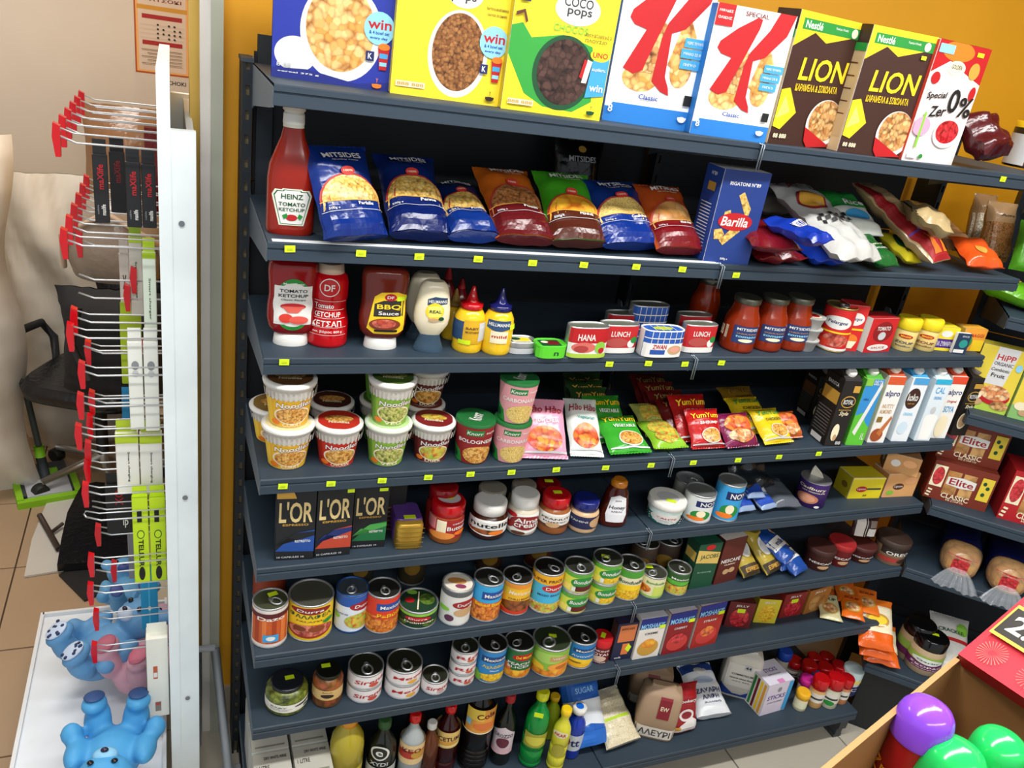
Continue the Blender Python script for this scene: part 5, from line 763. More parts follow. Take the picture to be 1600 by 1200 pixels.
def stack(cx, yb, wp, n, h, names, c, tx, yt=0):
    t = None
    for i in range(n):
        d = tuna(names[i], c, tx)
        t = can(cx, yb, wp, yt, z, d['label'], d['P'], h=h, up=t, cat='tuna tin', name='tuna_tin', group='tuna tins on the seventh shelf', lid='#4c4e3c/m' if i == n-1 else 'silver/m', k=.7, ring=i == n-1)
stack(566, 1100, 55, 2, .045, ['lower tuna tin of the first stack beside the pepper jar', 'upper tuna tin of the first stack beside the pepper jar'], '#c8503a', 'Sirena')
stack(625, 1094, 56, 2, .045, ['lower tuna tin of the second stack with wavy colours', 'upper tuna tin of the second stack, ring pull to the front'], '#e0a83a', 'Mega')
stack(675, 1087, 42, 1, .042, ['single small tuna tin between the stacks'], '#c8a0a0', 'Sirena')
stack(717, 1073, 42, 3, .038, ['bottom tuna tin of the stack of three', 'middle tuna tin of the stack of three', 'top tuna tin of the stack of three'], '#c8603a', 'Rio')
can(759, 1068, 47, 988, z, 'blue tin of sliced pears', [('r', -.5, 0, 1.5, 1, '#2a84c4'), ('r', .3, .66, .95, .86, '#16407c'), ('t', .62, .76, .5, .1, 'Mexicana', 'white'), ('t', .6, .52, .5, .12, 'Αχλάδια', 'yellow'), ('t', .62, .4, .2, .05, 'Slices', 'white'), ('e', .62, .16, .36, .13, 'food:corn'), ('p', [(.0, .0), (.2, .35), (.35, .2), (.35, 0)], '#7ab03a')], lid='#3c3c34/m')
can(801, 1060, 47, 986, z, 'green tin of peach slices', [('r', -.5, 0, 1.5, 1, '#1f6a34'), ('e', .66, .76, .26, .12, 'red'), ('t', .66, .77, .36, .1, 'Del Monte', 'yellow'), ('t', .56, .52, .5, .1, 'PEACH', 'white'), ('t', .56, .4, .5, .08, 'SLICES', 'white'), ('e', .2, .32, .2, .2, '#e0742a'), ('e', .56, .14, .4, .14, 'food:peaches')], lid='#40423a/m')
can(850, 1058, 61, 978, z, 'large light green tin of apricot halves', [('r', -.5, 0, 1.5, 1, '#8cbc44'), ('e', .5, .7, .3, .2, '#a8d060'), ('r', .52, .6, .84, .8, '#c8a060'), ('t', .68, .72, .24, .06, 'VITAL', 'white'), ('e', .25, .3, .2, .16, '#f0c02a'), ('e', .75, .36, .24, .18, '#f0a03a'), ('r', -.5, 0, 1.5, .24, 'food:peaches'), ('e', .75, .36, .12, .08, '#c86a1e')], lid='#5a6a4a/m', st=(.0, .1, .2))
can(898, 1045, 48, 977, z, 'blue tin of pineapple with yellow slices', [('r', -.5, 0, 1.5, 1, '#1f7ac0'), ('r', .36, .66, 1, .84, '#16407c'), ('t', .68, .75, .5, .09, 'Mexicana', 'white'), ('t', .6, .52, .5, .1, 'Ανανάς', 'white'), ('e', .45, .24, .45, .16, '#f4cc2a'), ('e', .45, .12, .36, .1, '#f0b81c'), ('e', .45, .24, .14, .04, '#8a6a1a')], lid='#3a3a34/m')
turned(932, 1037, 31, 984, z, 'small red baking powder tin with red lid', 'baking powder tin', 'baking_tin', [('tin_body', '#7a1218', [(0, .97), (.02, 1), (.72, 1)]), ('lid', '#c8141c', [(.72, 1.04), (.96, 1.04), (1, .98)])], P=[('t', .5, .8, .6, .1, 'BAKING', 'white'), ('t', .5, .58, .66, .16, 'ROYAL', 'white'), ('e', .5, .3, .24, .18, '#d8b8a0'), ('t', .5, .08, .5, .08, 'POWDER', 'white')], lab=(.04, .72), st=(0, 0, 1.4))
carton((953, 1033), (986, 1028), 976, z, .03, 'navy and orange baking box with neon sticker', [('r', 0, 0, 1, 1, '#1a2040'), ('r', .12, .5, .9, .95, '#d87a44'), ('t', .5, .85, .6, .06, 'BAKING SODA', 'dbrown'), ('r', .4, .15, .72, .45, '#e07a3a'), ('p', [(.55, .3), (.75, .2), (.85, .34), (.68, .44)], 'neon'), ('t', .3, .08, .3, .05, 'soda', 'white')], '#1a2040', side='#3a2420', topc='#2a2440', name='baking_box')
for (p0, p1, yt), c, fd, tx, lb in [(((987, 1031), (1027, 1024), 968), '#e6e0d8', 'peaches', 'CREME', 'white and blue dessert mix box with a custard print'), (((1032, 1024), (1072, 1015), 960), '#8a1018', 'berries', 'CHERRY', 'dark red dessert mix box with cherry print'), (((1077, 1014), (1117, 1004), 948), '#a8261c', 'fruit', 'STRAW', 'red dessert mix box with strawberry print and neon sticker')]:
    carton(p0, p1, yt, z, .03, lb, [('r', 0, 0, 1, 1, c), ('r', 0, .74, 1, 1, '#1a2a8a'), ('t', .5, .8, .9, .12, 'MOSHAKIS', 'sky'), ('e', .5, .26, .4, .2, 'gold' if tx == 'CREME' else '#c83a34'), ('e', .5, .36, .26, .12, 'food:'+fd), ('t', .5, .62, .5, .05, tx, 'white' if c != '#e6e0d8' else 'dbrown'), ('r', .75, .72, .98, .8, 'neon')], c, side='#c8c4bc', topc='#d8d8e0', name='dessert_box', cat='dessert box', group='dessert mix boxes with blue tops')
for (p0, p1, yt, d), c, fd, lb, st in [(((1130, 978), (1170, 982), 940, .04), '#6a1416', 'berries', 'dark red jelly box with cherries and neon sticker', 1), (((1176, 972), (1210, 974), 936, .04), '#d8c430', 'corn', 'yellow lemon jelly box', 0), (((1216, 966), (1250, 960), 930, .05), '#8a1c18', 'berries', 'red jelly box behind the lemon one with neon sticker', 1), (((1254, 960), (1288, 950), 924, .05), '#a86a28', 'bread', 'golden brown jelly box right of the red one', 0)]:
    carton(p0, p1, yt, z, d, lb, [('r', 0, 0, 1, 1, c), ('e', .5, .4, .36, .36, 'food:'+fd), ('t', .5, .86, .5, .1, 'JELLY', 'white')]+([('r', .35, .6, .65, .76, 'neon')] if st else []), c, side=c, topc='#5a2418', name='jelly_box', cat='jelly box', group='small jelly boxes')
for i, (px, py, dg, c, lb, dz) in enumerate([(1298, 972, -30, '#d8d0a0', 'pale soup sachet with a kebab print lying at the front', 0), (1332, 970, -35, '#e87020', 'orange soup sachet lying at the front edge', .012), (1356, 962, -35, '#ee7a2a', 'orange soup sachet lying rightmost', .006), (1305, 935, -20, '#b85a20', 'dim orange soup sachet lying at the back', .01), (1325, 945, -28, '#d8661e', 'orange soup sachet lying behind the front ones', .02)]):  # the dim sachet at the back has shade put into its orange
    lying(px, py, z, .075, .115, .010, dg, lb, [('e', .5, .4, .36, .2, 'gold'), ('e', .5, .4, .3, .15, 'food:bowl'), ('t', .5, .75, .7, .1, 'SOUP', 'dgreen' if i == 0 else '#8a1c10', 0, .2)], c+'/f', dz=dz, tilt=80, seed=110+i, name='soup_sachet', cat='sachet', group='soup sachets at the shelf end', amp=.0012, crimp=0)

# ================================================================ SHELF 8: bottles, flour, spices
z = Z[7]
def bx(x, y, w, d, h, lb, P, Tp, rz=0): return carton(None, None, None, z, d, lb, P, '#dcdad2', side='#d0cec6', Tp=Tp, loc=(x, y, z), w=w, h=h, rz=rz, name='wine_carton', cat='drink carton', group='white one litre cartons on the bottom shelf')
WP = [('r', 0, 0, 1, 1, '#dfe3da'), ('r', 0, .55, 1, .8, '#9aa08e'), ('t', .25, .7, .34, .06, '1 LITRE', 'black'), ('t', .5, .9, .8, .05, 'DRY WHITE WINE', 'black')]
WT = [('r', 0, 0, 1, 1, '#c8c6ba'), ('t', .25, .5, .34, .14, '1 LITRE', 'black'), ('r', .1, .1, .9, .16, '#8a8c80'), ('t', .6, .8, .6, .1, 'DRY WHITE WINE', 'black')]
for i, (cx, cy) in enumerate([(.055, .03), (.155, .03), (.055, .13), (.155, .13), (.055, .23), (.155, .23)]):
    bx(cx, cy, .092, .092, .175, ['front left white one litre wine carton', 'front right white one litre wine carton', 'second row left white one litre wine carton', 'second row right white one litre wine carton', 'rear left white one litre wine carton in the shade', 'rear right white one litre wine carton in the shade'][i], WP, WT)
def pet(cx, cy, r, yt, label, c, cap, P=(), lab=(.35, .7), ribs=0, neck=.26, cat='bottle', name='drink_bottle', shoulder=.78, h=None, gl='/g'):
    x = V((cx, cy, z)); h = h or height(x, yt)
    seg = [(0, .86), (.02, .97), (.04, 1)]
    if ribs:
        for k in range(ribs): a = .06+(.28 if lab[0] > .3 else .5)*k/ribs; seg += [(a, 1), (a+.012, .93), (a+.024, 1)]
    seg += [(shoulder-.18, 1), (shoulder-.1, .93), (shoulder-.03, .7), (shoulder+.04, .42), (shoulder+.08, neck), (.93, neck)]
    px = pix(x+V((0, 0, 0)))
    t = thing(name, label, cat, x, face_cam(x, .9)); t.h = h; t.r = r
    rows = [(a*h, b*r, b*r) for a, b in seg]; MB().loft(rows, c+gl, 26).obj('bottle', t.o)
    MB().loft([(.9*h, (neck+.08)*r, (neck+.08)*r), (.905*h, (neck+.12)*r, (neck+.12)*r), (.99*h, (neck+.12)*r, (neck+.12)*r), (h, neck*r, neck*r)], cap, 20).obj('cap', t.o)
    if P:
        H = (lab[1]-lab[0])*h; s = cyl_surf([(0, r, r), (1, r, r)], lab[0]*h, r) if shoulder > .7 else cyl_surf(rows, lab[0]*h, r); printed(t, pi*r, H, s, P, step=.006, o0=.0012)
    return t
pos = lambda px, py, dz, yy: (aty(px, py, yy).x, yy)
pet(.245, .045, .044, 1116, 'clear sunflower oil bottle with amber cap', '#b0a02e', '#d8901e/g', [('r', 0, 0, 1, .3, '#f0d84a')], (.2, .5), ribs=5, neck=.4, gl='/g', shoulder=.86)
pet(.343, .05, .038, 1123, 'dark brown vinegar bottle with green cap and white emblem', '#1c1e18', '#2f5a2c', [('e', .45, .72, .22, .2, 'white'), ('e', .45, .72, .17, .16, '#23251e'), ('t', .45, .72, .16, .14, 'e', 'white'), ('r', .0, 0, 1, .3, '#b8c0b8'), ('t', .45, .42, .4, .1, 'XYDI', 'lgrey')], (.3, .8), neck=.34, shoulder=.8)
pet(.423, .04, .033, 1114, 'clear bottle with red cap and orange cream label', '#aab2b2', '#d01c1a/g', [('r', -.3, 0, 1.3, 1, '#e8c890'), ('r', .1, .3, .9, .7, '#b83a2a'), ('t', .5, .72, .5, .2, 'ΚΕΟ', 'dred'), ('e', .7, .5, .2, .2, 'gold')], (.42, .68), ribs=2, neck=.34, gl='/g')
pet(.478, .05, .026, 1127, 'small brown bottle with white cap', '#5a2a10', 'white', (), ribs=3, neck=.4)
pet(.468, .15, .028, 1094, 'dim brown bottle with beige cap behind the white capped one', '#3a1a0c', '#b89a80', (), neck=.36)  # brown darkened to imitate shade behind the front bottle
pet(.535, .07, .034, 1100, 'dark red brown bottle with red cap and cream label', '#3a0e10', '#d01c1a/g', [('r', -.3, 0, 1.3, 1, '#e0c070'), ('r', -.3, .08, 1.3, .2, '#f0e0a0'), ('t', .5, .58, .7, .26, 'ACETUM', 'maroon'), ('e', .5, .3, .3, .12, '#d8a040')], (.46, .70), ribs=2, neck=.34)
pet(.625, .07, .043, 1078, 'big ribbed black syrup bottle with orange label', '#120c0a', 'black', [('r', .2, 0, .98, 1, '#e8a040'), ('r', .2, .55, .6, 1, '#f0d050'), ('t', .65, .75, .4, .22, 'Cola', 'dred', 10), ('r', .22, .3, .34, .55, 'sky'), ('e', .65, .3, .26, .16, '#e07a3a'), ('r', .0, .0, 1, .05, 'cream')], (.56, .88), ribs=5, neck=.3, shoulder=.92)
pet(.708, .06, .030, 1084, 'dark wine bottle with red cap and pale pink label', '#0e1410', '#a81820', [('p', [(.1, .0), (.9, .0), (.9, .7), (.5, .98), (.1, .75)], '#d8c8d0'), ('t', .5, .66, .6, .12, 'GROZZO', 'dgrey'), ('e', .5, .4, .2, .18, '#6a2a3a'), ('r', .1, 0, .9, .2, '#e0b8c0')], (.2, .62), neck=.36, shoulder=.74)
pet(.795, .035, .034, 1079, 'bright green lemon juice bottle with yellow cap', '#0f8a3a', '#d8dc1e/g', [('r', .2, 0, .95, 1, '#a8a83a'), ('e', .55, .5, .3, .3, '#d8d04a'), ('r', .0, .02, 1, .06, 'green')], (.3, .5), ribs=3, neck=.42)
MB().box(-.014, .012, -.0352, -.0345, .2, .216, 'neon').obj('price_sticker', bpy.data.objects['drink_bottle.008'])
pet(.862, .0, .026, 1106, 'yellow lemon juice bottle with yellow cap', '#dcd83a', '#f0cc1c/g', [('e', .45, .8, .3, .1, '#f0e8c0'), ('t', .45, .8, .44, .09, 'AKAR', 'red'), ('e', .5, .3, .24, .2, '#b0a83a')], (.2, .75), ribs=3, neck=.48)
pet(.885, .11, .026, 1086, 'yellow green juice bottle with yellow cap standing behind', '#a8c01e', '#e0b81c/g', (), neck=.48)
for cx, cy, yt, lb in [(.925, .03, 1103, 'blue bleach bottle with white ring cap, front one'), (.955, .13, 1081, 'blue bleach bottle with white ring cap, rear one')]:
    t = pet(cx, cy, .029, yt, lb, '#1436a8', 'white', [('r', -.2, 0, 1.2, 1, '#c8d0dc'), ('e', .3, .55, .14, .3, '#8a1c30'), ('t', .6, .5, .3, .4, 'tt', 'navy')], (.2, .52), neck=.62, shoulder=.8)
    MB().loft([(t.h, .012, .012), (t.h+.002, .011, .011)], '#1b6ad8/g', 18).obj('cap_button', t.o)
G = 'bags of flour, sugar and rice'
tiltbag((893, 1192), (954, 1176), (903, 1068), z, .07, 'blue and white sugar sack leaning back, nearest to the bottles', [('r', 0, .0, 1, .2, '#1f6ac8'), ('p', [(0, .24), (.5, .3), (1, .24), (1, .62), (0, .62)], '#e4eaf0'), ('r', 0, .62, 1, 1, '#1c62c0'), ('t', .5, .75, .5, .08, 'SUGAR', '#8ac0f0')], '#1f62c0/f', seed=120, fat=1, amp=.003, group=G, botc='#1f6ac8/f')
tiltbag((948, 1184), (1002, 1164), (938, 1090), z, .045, 'clear bag of pale rice leaning beside the flour', [('r', 0, .0, 1, .92, 'food:rice'), ('r', .1, .42, .9, .47, 'lime')], '#d8d4c0/f', seed=121, fat=1, amp=.003, group=G)
def flour(cx, yb, wp, yt, label, bands):
    c, r, h = cylpos(cx, yb, wp, yt, z); r *= .94; h = height(c, yt)*1.04; t = thing('flour_sack', label, 'flour sack', c, face_cam(c, .7), G); t.h = h
    rows = [(0, r*.92, r*.6), (.004, r*.97, r*.64), (h*.4, r*1.0, r*.68), (h*.86, r*.96, r*.62), (h*.94, r*.86, r*.45), (h*.96, r*.6, r*.2), (h, r*.56, r*.16)]
    MB().loft(rows, bands[0], 36, 5).obj('paper_sack', t.o); W = 1.9*r
    printed(t, W, h*.84, prj_surf(rows, 5, W, .01), bands[1:], step=.008, o0=.0012)
    return t
flour(1003, 1112, 68, 1040, 'kraft flour sack standing behind the front one', ['#a08468', ('r', .35, .55, .65, 1, '#7a1c24'), ('r', 0, 0, 1, .25, '#e0d8cc')])
flour(1011, 1164, 68, 1071, 'kraft flour sack with red strip and pale foot, front one', ['#a88c70', ('r', 0, 0, 1, .26, '#e4dccf'), ('t', .5, .13, .8, .15, 'ΑΛΕΥΡΙ', 'dgrey'), ('r', .45, .5, .75, 1, '#8a1c2a'), ('t', .6, .75, .2, .1, 'EW', 'cream')])
tiltbag((1046, 1157), (1092, 1147), (1072, 1080), z, .05, 'glossy dark red flour packet with white foot', [('p', [(.1, .03), (.9, .03), (1, .2), (.7, .34), (.3, .2)], '#e8e4e0'), ('e', .5, .4, .26, .13, '#e8dcd8'), ('e', .5, .4, .18, .08, '#8a1c2a'), ('t', .5, .7, .7, .09, 'Cookery', 'white', 0, .2), ('r', .04, .08, .3, .16, 'gold')], '#9a1420/f', seed=123, fat=1, group=G)
tiltbag((1088, 1134), (1142, 1126), (1082, 1050), z, .05, 'white sugar bag with blue top leaning back', [('r', 0, .8, 1, 1, '#2a4a9a'), ('e', .5, .82, .2, .08, 'white'), ('t', .5, .42, .74, .09, 'ΖΑΧΑΡΗ', 'navy'), ('t', .5, .3, .5, .08, 'ΑΛΦΗ', 'navy'), ('t', .5, .2, .5, .04, 'λευκή', 'navy'), ('e', .5, .62, .3, .07, '#b8c8e0')], '#e4e8ec/f', seed=124, fat=1, amp=.003, group=G)
flour(1141, 1096, 60, 1016, 'tall white paper sack of flour with blue pointed foot', ['#d6d0c2', ('p', [(0, 0), (1, 0), (1, .26), (.62, .05), (.38, .05), (0, .26)], '#1c3a8a'), ('r', .0, .26, 1, .86, '#e2ded4'), ('r', .5, .74, .72, .88, 'lgrey'), ('t', .61, .81, .16, .08, '44', 'dgrey'), ('t', .5, .6, .6, .05, 'COMMODUM', 'dgrey'), ('t', .5, .5, .66, .04, 'natural wheat flour', 'dgrey'), ('t', .5, .42, .5, .03, 'type 550', 'dgrey')])
t = carton((1186, 1119), (1228, 1112), 1072, z, .10, 'white and lilac box of craft sticks with rainbow striped side', [('r', 0, 0, 1, 1, '#dcd2e2'), ('t', .45, .55, .7, .14, 'STICKS', 'violet'), ('t', .45, .38, .6, .04, 'COLOURED', 'dgrey'), ('e', .5, .78, .08, .08, 'grey'), ('r', .84, .02, 1, .98, 'lblue')], '#e0dae6',
  L=[('r', 0, 0, 1, 1, '#e8e4e0')]+[('r', .03+.16*i, .04, .13+.16*i, .94, c) for i, c in enumerate(['orange', 'lblue', 'green', 'dred', 'yellow', '#e8a030'])], Tp=[('r', 0, 0, 1, 1, '#e4e0ee'), ('t', .5, .6, .5, .16, 'STICKS', 'violet'), ('t', .5, .4, .5, .05, 'SMOOTH', 'dgrey'), ('r', .4, 0, .64, .16, '#e08ac0')], name='craft_stick_box', cat='box', rz=R(4))
def spice(cx, yb, wp, yt, label, lid, body, P=(), g='red capped spice jars', h=None):
    return turned(cx, yb, wp, yt, z, label, 'spice jar', 'spice_jar', [('jar', body, [(0, .88), (.03, .97), (.62, .97), (.68, .85)]), ('lid', lid, [(.66, .98), (.67, 1.03), (.96, 1.03), (1, .9)])], P=P, lab=(.06, .6), group=g, h=h)
SL = [('r', -.1, .3, 1.1, .9, '#e0dcd0'), ('r', .2, .5, .8, .62, 'dgrey')]
spice(1245, 1111, 21, 1074, 'small jar with orange yellow lid beside the striped box', '#f0b41c', '#dcd2b0', [('r', .1, .2, .9, .8, '#e6e6c0')], g='small lidded spice jars')
spice(1262, 1078, 22, 1040, 'blue lidded spice jar behind the pink lidded one', '#1e58b0', '#c8b8a8', g='small lidded spice jars', h=.075)
spice(1250, 1092, 22, 1062, 'magenta lidded spice jar behind the yellow lidded one', '#c81e8a', '#c8a8a0', g='small lidded spice jars', h=.08)
spice(1214, 1056, 22, 1035, 'blue lidded spice jar standing behind the striped box', '#1848b0', '#b8b0a0', g='small lidded spice jars', h=.1)
for i, (cx, yb, yt, wp, c, lb) in enumerate([
  (1267, 1106, 1052, 25, '#d8a868', 'red capped spice jar at the front, left one'), (1289, 1107, 1050, 27, '#c8c8b0', 'red capped spice jar at the front with green and red label, middle one'), (1308, 1100, 1052, 22, '#d08a5a', 'red capped spice jar at the front with an orange label, right one'),
  (1276, 1078, 1034, 24, '#b08a5a', 'red capped spice jar in the second row with sticker, middle one'), (1298, 1076, 1032, 24, '#b8a488', 'red capped spice jar in the second row, right one'), (1252, 1074, 1030, 24, '#a87a50', 'red capped spice jar in the second row with sticker, left one'),
  (1262, 1056, 1019, 22, '#8a5a40', 'dim red capped spice jar in the third row, left one'), (1281, 1054, 1018, 22, '#8a6a50', 'dim red capped spice jar in the third row, right one'), (1232, 1062, 1024, 24, '#7a6a60', 'dim red capped spice jar in the third row behind the striped box')]):  # third row jar bodies coloured darker to imitate shade
    spice(cx, yb, wp, yt, lb, '#b80f16/g', c, SL+([('e', .5, .3, .2, .15, 'green')] if i == 1 else []))
turned(1318, 1086, 30, 1036, z, 'white tub with navy foot at the right end of the bottom shelf', 'tub', 'salt_tub', [('tub', '#e4e6e2', [(0, .9), (.02, .95), (.7, 1)]), ('lid', '#cfe4e4', [(.7, 1.03), (.96, 1.03), (1, .98)])], P=[('r', -.2, 0, 1.2, .6, 'navy'), ('t', .5, .4, .6, .2, 'SCC', 'white'), ('r', -.2, .8, 1.2, 1, 'lyellow')], lab=(.03, .7))
# ================================================================ ANGLED UNIT: cereal, biscuits, bread
z = ZR[1]
hp = lambda c: [('r', 0, 0, 1, 1, '#e8d040'), ('p', [(0, 0), (1, 0), (1, .2), (.5, .34), (0, .22)], c), ('p', [(.34, 1), (.82, 1), (.72, .42), (.3, .42)], '#dcdcdc'), ('t', .57, .85, .4, .09, 'HiPP', 'red'), ('t', .56, .75, .42, .055, 'ORGANIC', 'dgrey'), ('t', .54, .66, .4, .05, 'Combiotic', 'dbrown', 0, .2), ('t', .53, .57, .3, .06, 'Fruit', 'dbrown'), ('e', .62, .25, .34, .14, 'red'), ('e', .62, .3, .32, .12, 'food:bowl'), ('e', .2, .22, .16, .07, 'cream'), ('e', .8, .12, .2, .07, 'food:muesli'), ('e', .9, .74, .07, .06, 'sky'), ('e', .3, .12, .12, .05, 'tan')]
carton((1500, 632), (1569, 649), 536, z, .05, 'yellow baby cereal box with white panel on the angled shelving', hp('#b4d04a'), side='#b8a830', topc='#d8c840', name='baby_cereal_box', cat='cereal box', group='baby cereal boxes')
carton((1573, 651), (1642, 668), 560, z, .05, 'pale green baby cereal box cut by the right edge of the view', hp('#8cc070'), '#c8dc90', side='#a8c870', topc='#d8dca0', name='baby_cereal_box', cat='cereal box', group='baby cereal boxes')
z = ZR[2]
el = lambda c, c2: [('r', 0, 0, 1, 1, c), ('r', .25, .2, .46, .82, 'food:bread'), ('r', .5, .2, .7, .82, 'food:bread'), ('p', [(.27, .46), (.5, .42), (.72, .46), (.72, .66), (.5, .7), (.27, .66)], 'white'), ('t', .5, .56, .38, .17, 'Elite', '#a01820'), ('t', .48, .16, .44, .13, 'CLASSIC', 'cream'), ('t', .5, .06, .28, .05, 'ΜΕ ΣΤΑΦΥΛΙ', 'cream'), ('r', .02, .34, .22, .9, 'cream'), ('e', .12, .62, .085, .24, 'food:berries'), ('r', .78, .25, .97, .85, '#e8cc3a'), ('e', .84, .7, .03, .05, 'dgreen'), ('e', .9, .6, .03, .05, 'dgreen'), ('e', .86, .42, .03, .05, 'dgreen'), ('t', .06, .16, .07, .2, 'III', 'cream', 80)]
t = carton((1441, 774), (1538, 800), 718, z, .13, 'brown rusk packet with fruit prints, the lower one of two', el('#7a2a14', 0), '#7a2a14', side='#8a2016', topc='#6e2412', name='rusk_packet', cat='rusk packet', group='brown rusk packets')
t2 = carton(None, None, None, z, .13, 'brown rusk packet with fruit prints, the upper one of two', el('#7a2a14', 0), '#7a2a14', side='#8a2016', topc='#6e2412', loc=t.loc+V((.022, .03, 0)), up=t, w=t.w, h=t.h, rz=t.rz+R(2), name='rusk_packet', cat='rusk packet', group='brown rusk packets')
carton((1556, 808), (1660, 836), 735, z, .13, 'bright red rusk packet beside the brown ones', el('#b8141c', 0), '#b8141c', side='#a01018', topc='#a8141c', name='rusk_packet', cat='rusk packet')
z = ZR[3]
def loaf(u, v, rz, label):
    p = onr(z, u, v); t = thing('bread_loaf', label, 'bread loaf', p, face_cam(p, 1)+R(rz), 'bread loaves in clear bags')
    rows = [(-.135, .038, .03), (-.125, .05, .042), (-.09, .056, .048), (.1, .056, .05), (.12, .052, .045), (.13, .035, .03)]
    T = Matrix.Translation((0, 0, .05)) @ Matrix.Rotation(R(90), 4, 'X')
    MB().loft([(-a, b, c) for a, b, c in rows][::-1], 'food:bread', 26, 3, T=T).obj('loaf', t.o)
    T2 = Matrix.Translation((0, 0, .0515)) @ Matrix.Rotation(R(90), 4, 'X')
    MB().loft([(-.12, .058, .050), (.07, .060, .0525)], '#141c5a/f', 26, 3, cap=(0, 0), T=T2).obj('blue_wrapper', t.o)
    MB().loft([(.075, .0595, .052), (.09, .0585, .051), (.128, .05, .043), (.140, .03, .02)], '#d8b890/gv', 26, 3, cap=(0, 0), T=T2).obj('clear_wrapper', t.o)
    put_print(MB(), .1, .06, lambda x, y, o: V(((x-.05)*.9, -.137-o*3+.012*((x-.05)/.05)**2, .02+y)), [('r', -.1, .1, 1.1, 1.2, 'food:berries')], .01).obj('printed_panel', t.o)
    # twisted clear end fanning out over the shelf edge
    mb = MB(); n = 33; vs = []; fs = []
    for j in range(6):
        for i in range(n):
            a = (i/(n-1)-.5)*2; wv = .005*sin(i*1.3)*(j/5)
            vs.append((a*(.018+.052*(j/5)**.8), -.15-.045*(j/5)**.9+wv, .045-.052*(j/5)**1.3+.004*cos(i*.4)*(j/5)))
    for j in range(5):
        for i in range(n-1): fs.append((j*n+i, j*n+i+1, (j+1)*n+i+1, (j+1)*n+i))
    mb.add(vs, fs, '#dfe4ea/gv').obj('twisted_end', t.o); return t
loaf(.165, .165, 8, 'sliced bread loaf in a blue banded clear bag, twisted end toward the aisle, left one')
loaf(.30, .15, 12, 'sliced bread loaf in a blue banded clear bag, right one behind the red price box')
z = ZR[4]
turned(1415, 1034, 48, 962, z, 'dim big jar with black lid behind the purple labelled jar', 'jar', 'big_jar', [('jar', '#a08a68', [(0, .94), (.02, 1), (.66, 1), (.74, .9)]), ('lid', 'black/g', [(.72, .94), (.96, .94), (1, .86)])], P=[('r', -.2, .2, 1.2, .85, '#7a9a3a'), ('r', -.2, .2, 1.2, .5, '#5a1c44')], lab=(.05, .66), group='big black lidded jars')  # shaded copy of the front jar, darkened in body and label colours
turned(1432, 1052, 52, 981, z, 'big jar with black lid and a purple and green label, in front', 'jar', 'big_jar', [('jar', '#c0a884/g', [(0, .94), (.02, 1), (.66, 1), (.74, .9)]), ('lid', 'black/g', [(.72, .94), (.96, .94), (1, .86)])], P=[('r', -.2, .2, 1.2, .85, '#9ab84a'), ('r', -.2, .2, 1.2, .52, '#6a1c58'), ('e', .55, .62, .3, .14, '#dfe8e0'), ('t', .55, .62, .4, .07, 'Garlic', 'dgrey'), ('t', .55, .38, .6, .08, 'ΣΚΟΡΔΟ', 'white'), ('t', .55, .27, .5, .05, 'powder', 'white')], lab=(.05, .66), group='big black lidded jars', st=(.1, .1))
for k, (px, py, dz, lb) in enumerate([(1374, 1046, 0, 'orange snack bag lying lowest on the angled bottom shelf'), (1368, 1036, .035, 'orange snack bag in the middle of its pile'), (1366, 1022, .075, 'cream and orange snack bag on top of its pile, standing up')]):
    lying(px, py, z, .12, .17, .035, -35+3*k, lb, [('r', 0, .3, 1, 1, 'cream'), ('e', .5, .55, .36, .14, 'gold'), ('e', .5, .55, .28, .09, 'yellow'), ('r', 0, .85, 1, 1, 'orange')] if k != 1 else [], '#e8641a/f', dz=dz, tilt=74-18*(k == 2), seed=130+k, amp=.003, name='snack_bag', group='orange snack bags')
lying(1478, 1056, z, .13, .2, .04, -38, 'white snack bag with red stripe and green print beside the black lidded jar', [('r', 0, .5, 1, .56, 'red'), ('t', .5, .68, .7, .07, 'CRACKER', 'dgreen'), ('e', .8, .75, .16, .12, 'lgreen')], '#dcdad4/f', tilt=60, seed=134, name='snack_bag')
p = onr(ZR[0], .13, .12); bag(p+V((0, 0, .03)), .13, .22, .06, AA+R(70), 84, 'bright green snack bag lying on the high angled shelf', [('e', .5, .6, .2, .1, 'yellow')], '#6ab81e/f', seed=136, name='snack_bag')

# ================================================================ HOOK RACK on the left
RY0, RY1 = .25, .90; XB = -.188
zt = aty(252, 106, RY0).z; zr_ = aty(280, 205, RY0).z
rk = thing('hook_rack', 'white free standing hook rack seen edge on, left of the door frame', 'display rack', (-.165, RY0, 0))
def RB(n, x0, x1, y0, y1, z0, z1, m='#eef8fa'): return MB().box(x0+.165, x1+.165, y0-RY0, y1-RY0, z0, z1, m).obj(n, rk.o)
RB('post', -.182, -.158, RY0, RY0+.03, 0, zt); RB('post', -.182, -.158, RY1-.03, RY1, 0, zt); RB('top_rail', -.182, -.158, RY0+.03, RY1-.03, zt-.06, zt)
RB('side_frame', -.158, -.112, RY0+.004, RY0+.03, 0, zr_); RB('side_frame', -.158, -.112, RY1-.03, RY1, 0, zr_); RB('rear_panel', -.128, -.114, RY0+.03, RY1-.03, .1, zr_-.01, '#d8dcdc')
for k in range(6): RB('perforated_panel', -.178, -.166, RY0+.032, RY1-.032, .2+k*.275, .2+k*.275+.272, '#c8ccd0')
for zz in (1.63, .98, .36): MB().loft([(0, .006, .006), (.002, .006, .006)], '#8a9094/m', 10, T=Matrix.Translation((-.14+.165, .002, zz)) @ Matrix.Rotation(R(90), 4, 'X')).obj('screw', rk.o)
RB('foot', -.36, -.0, RY0+.0, RY0+.05, 0, .03, '#9aa0a4'); RB('foot', -.36, -.0, RY1-.05, RY1, 0, .03, '#9aa0a4')
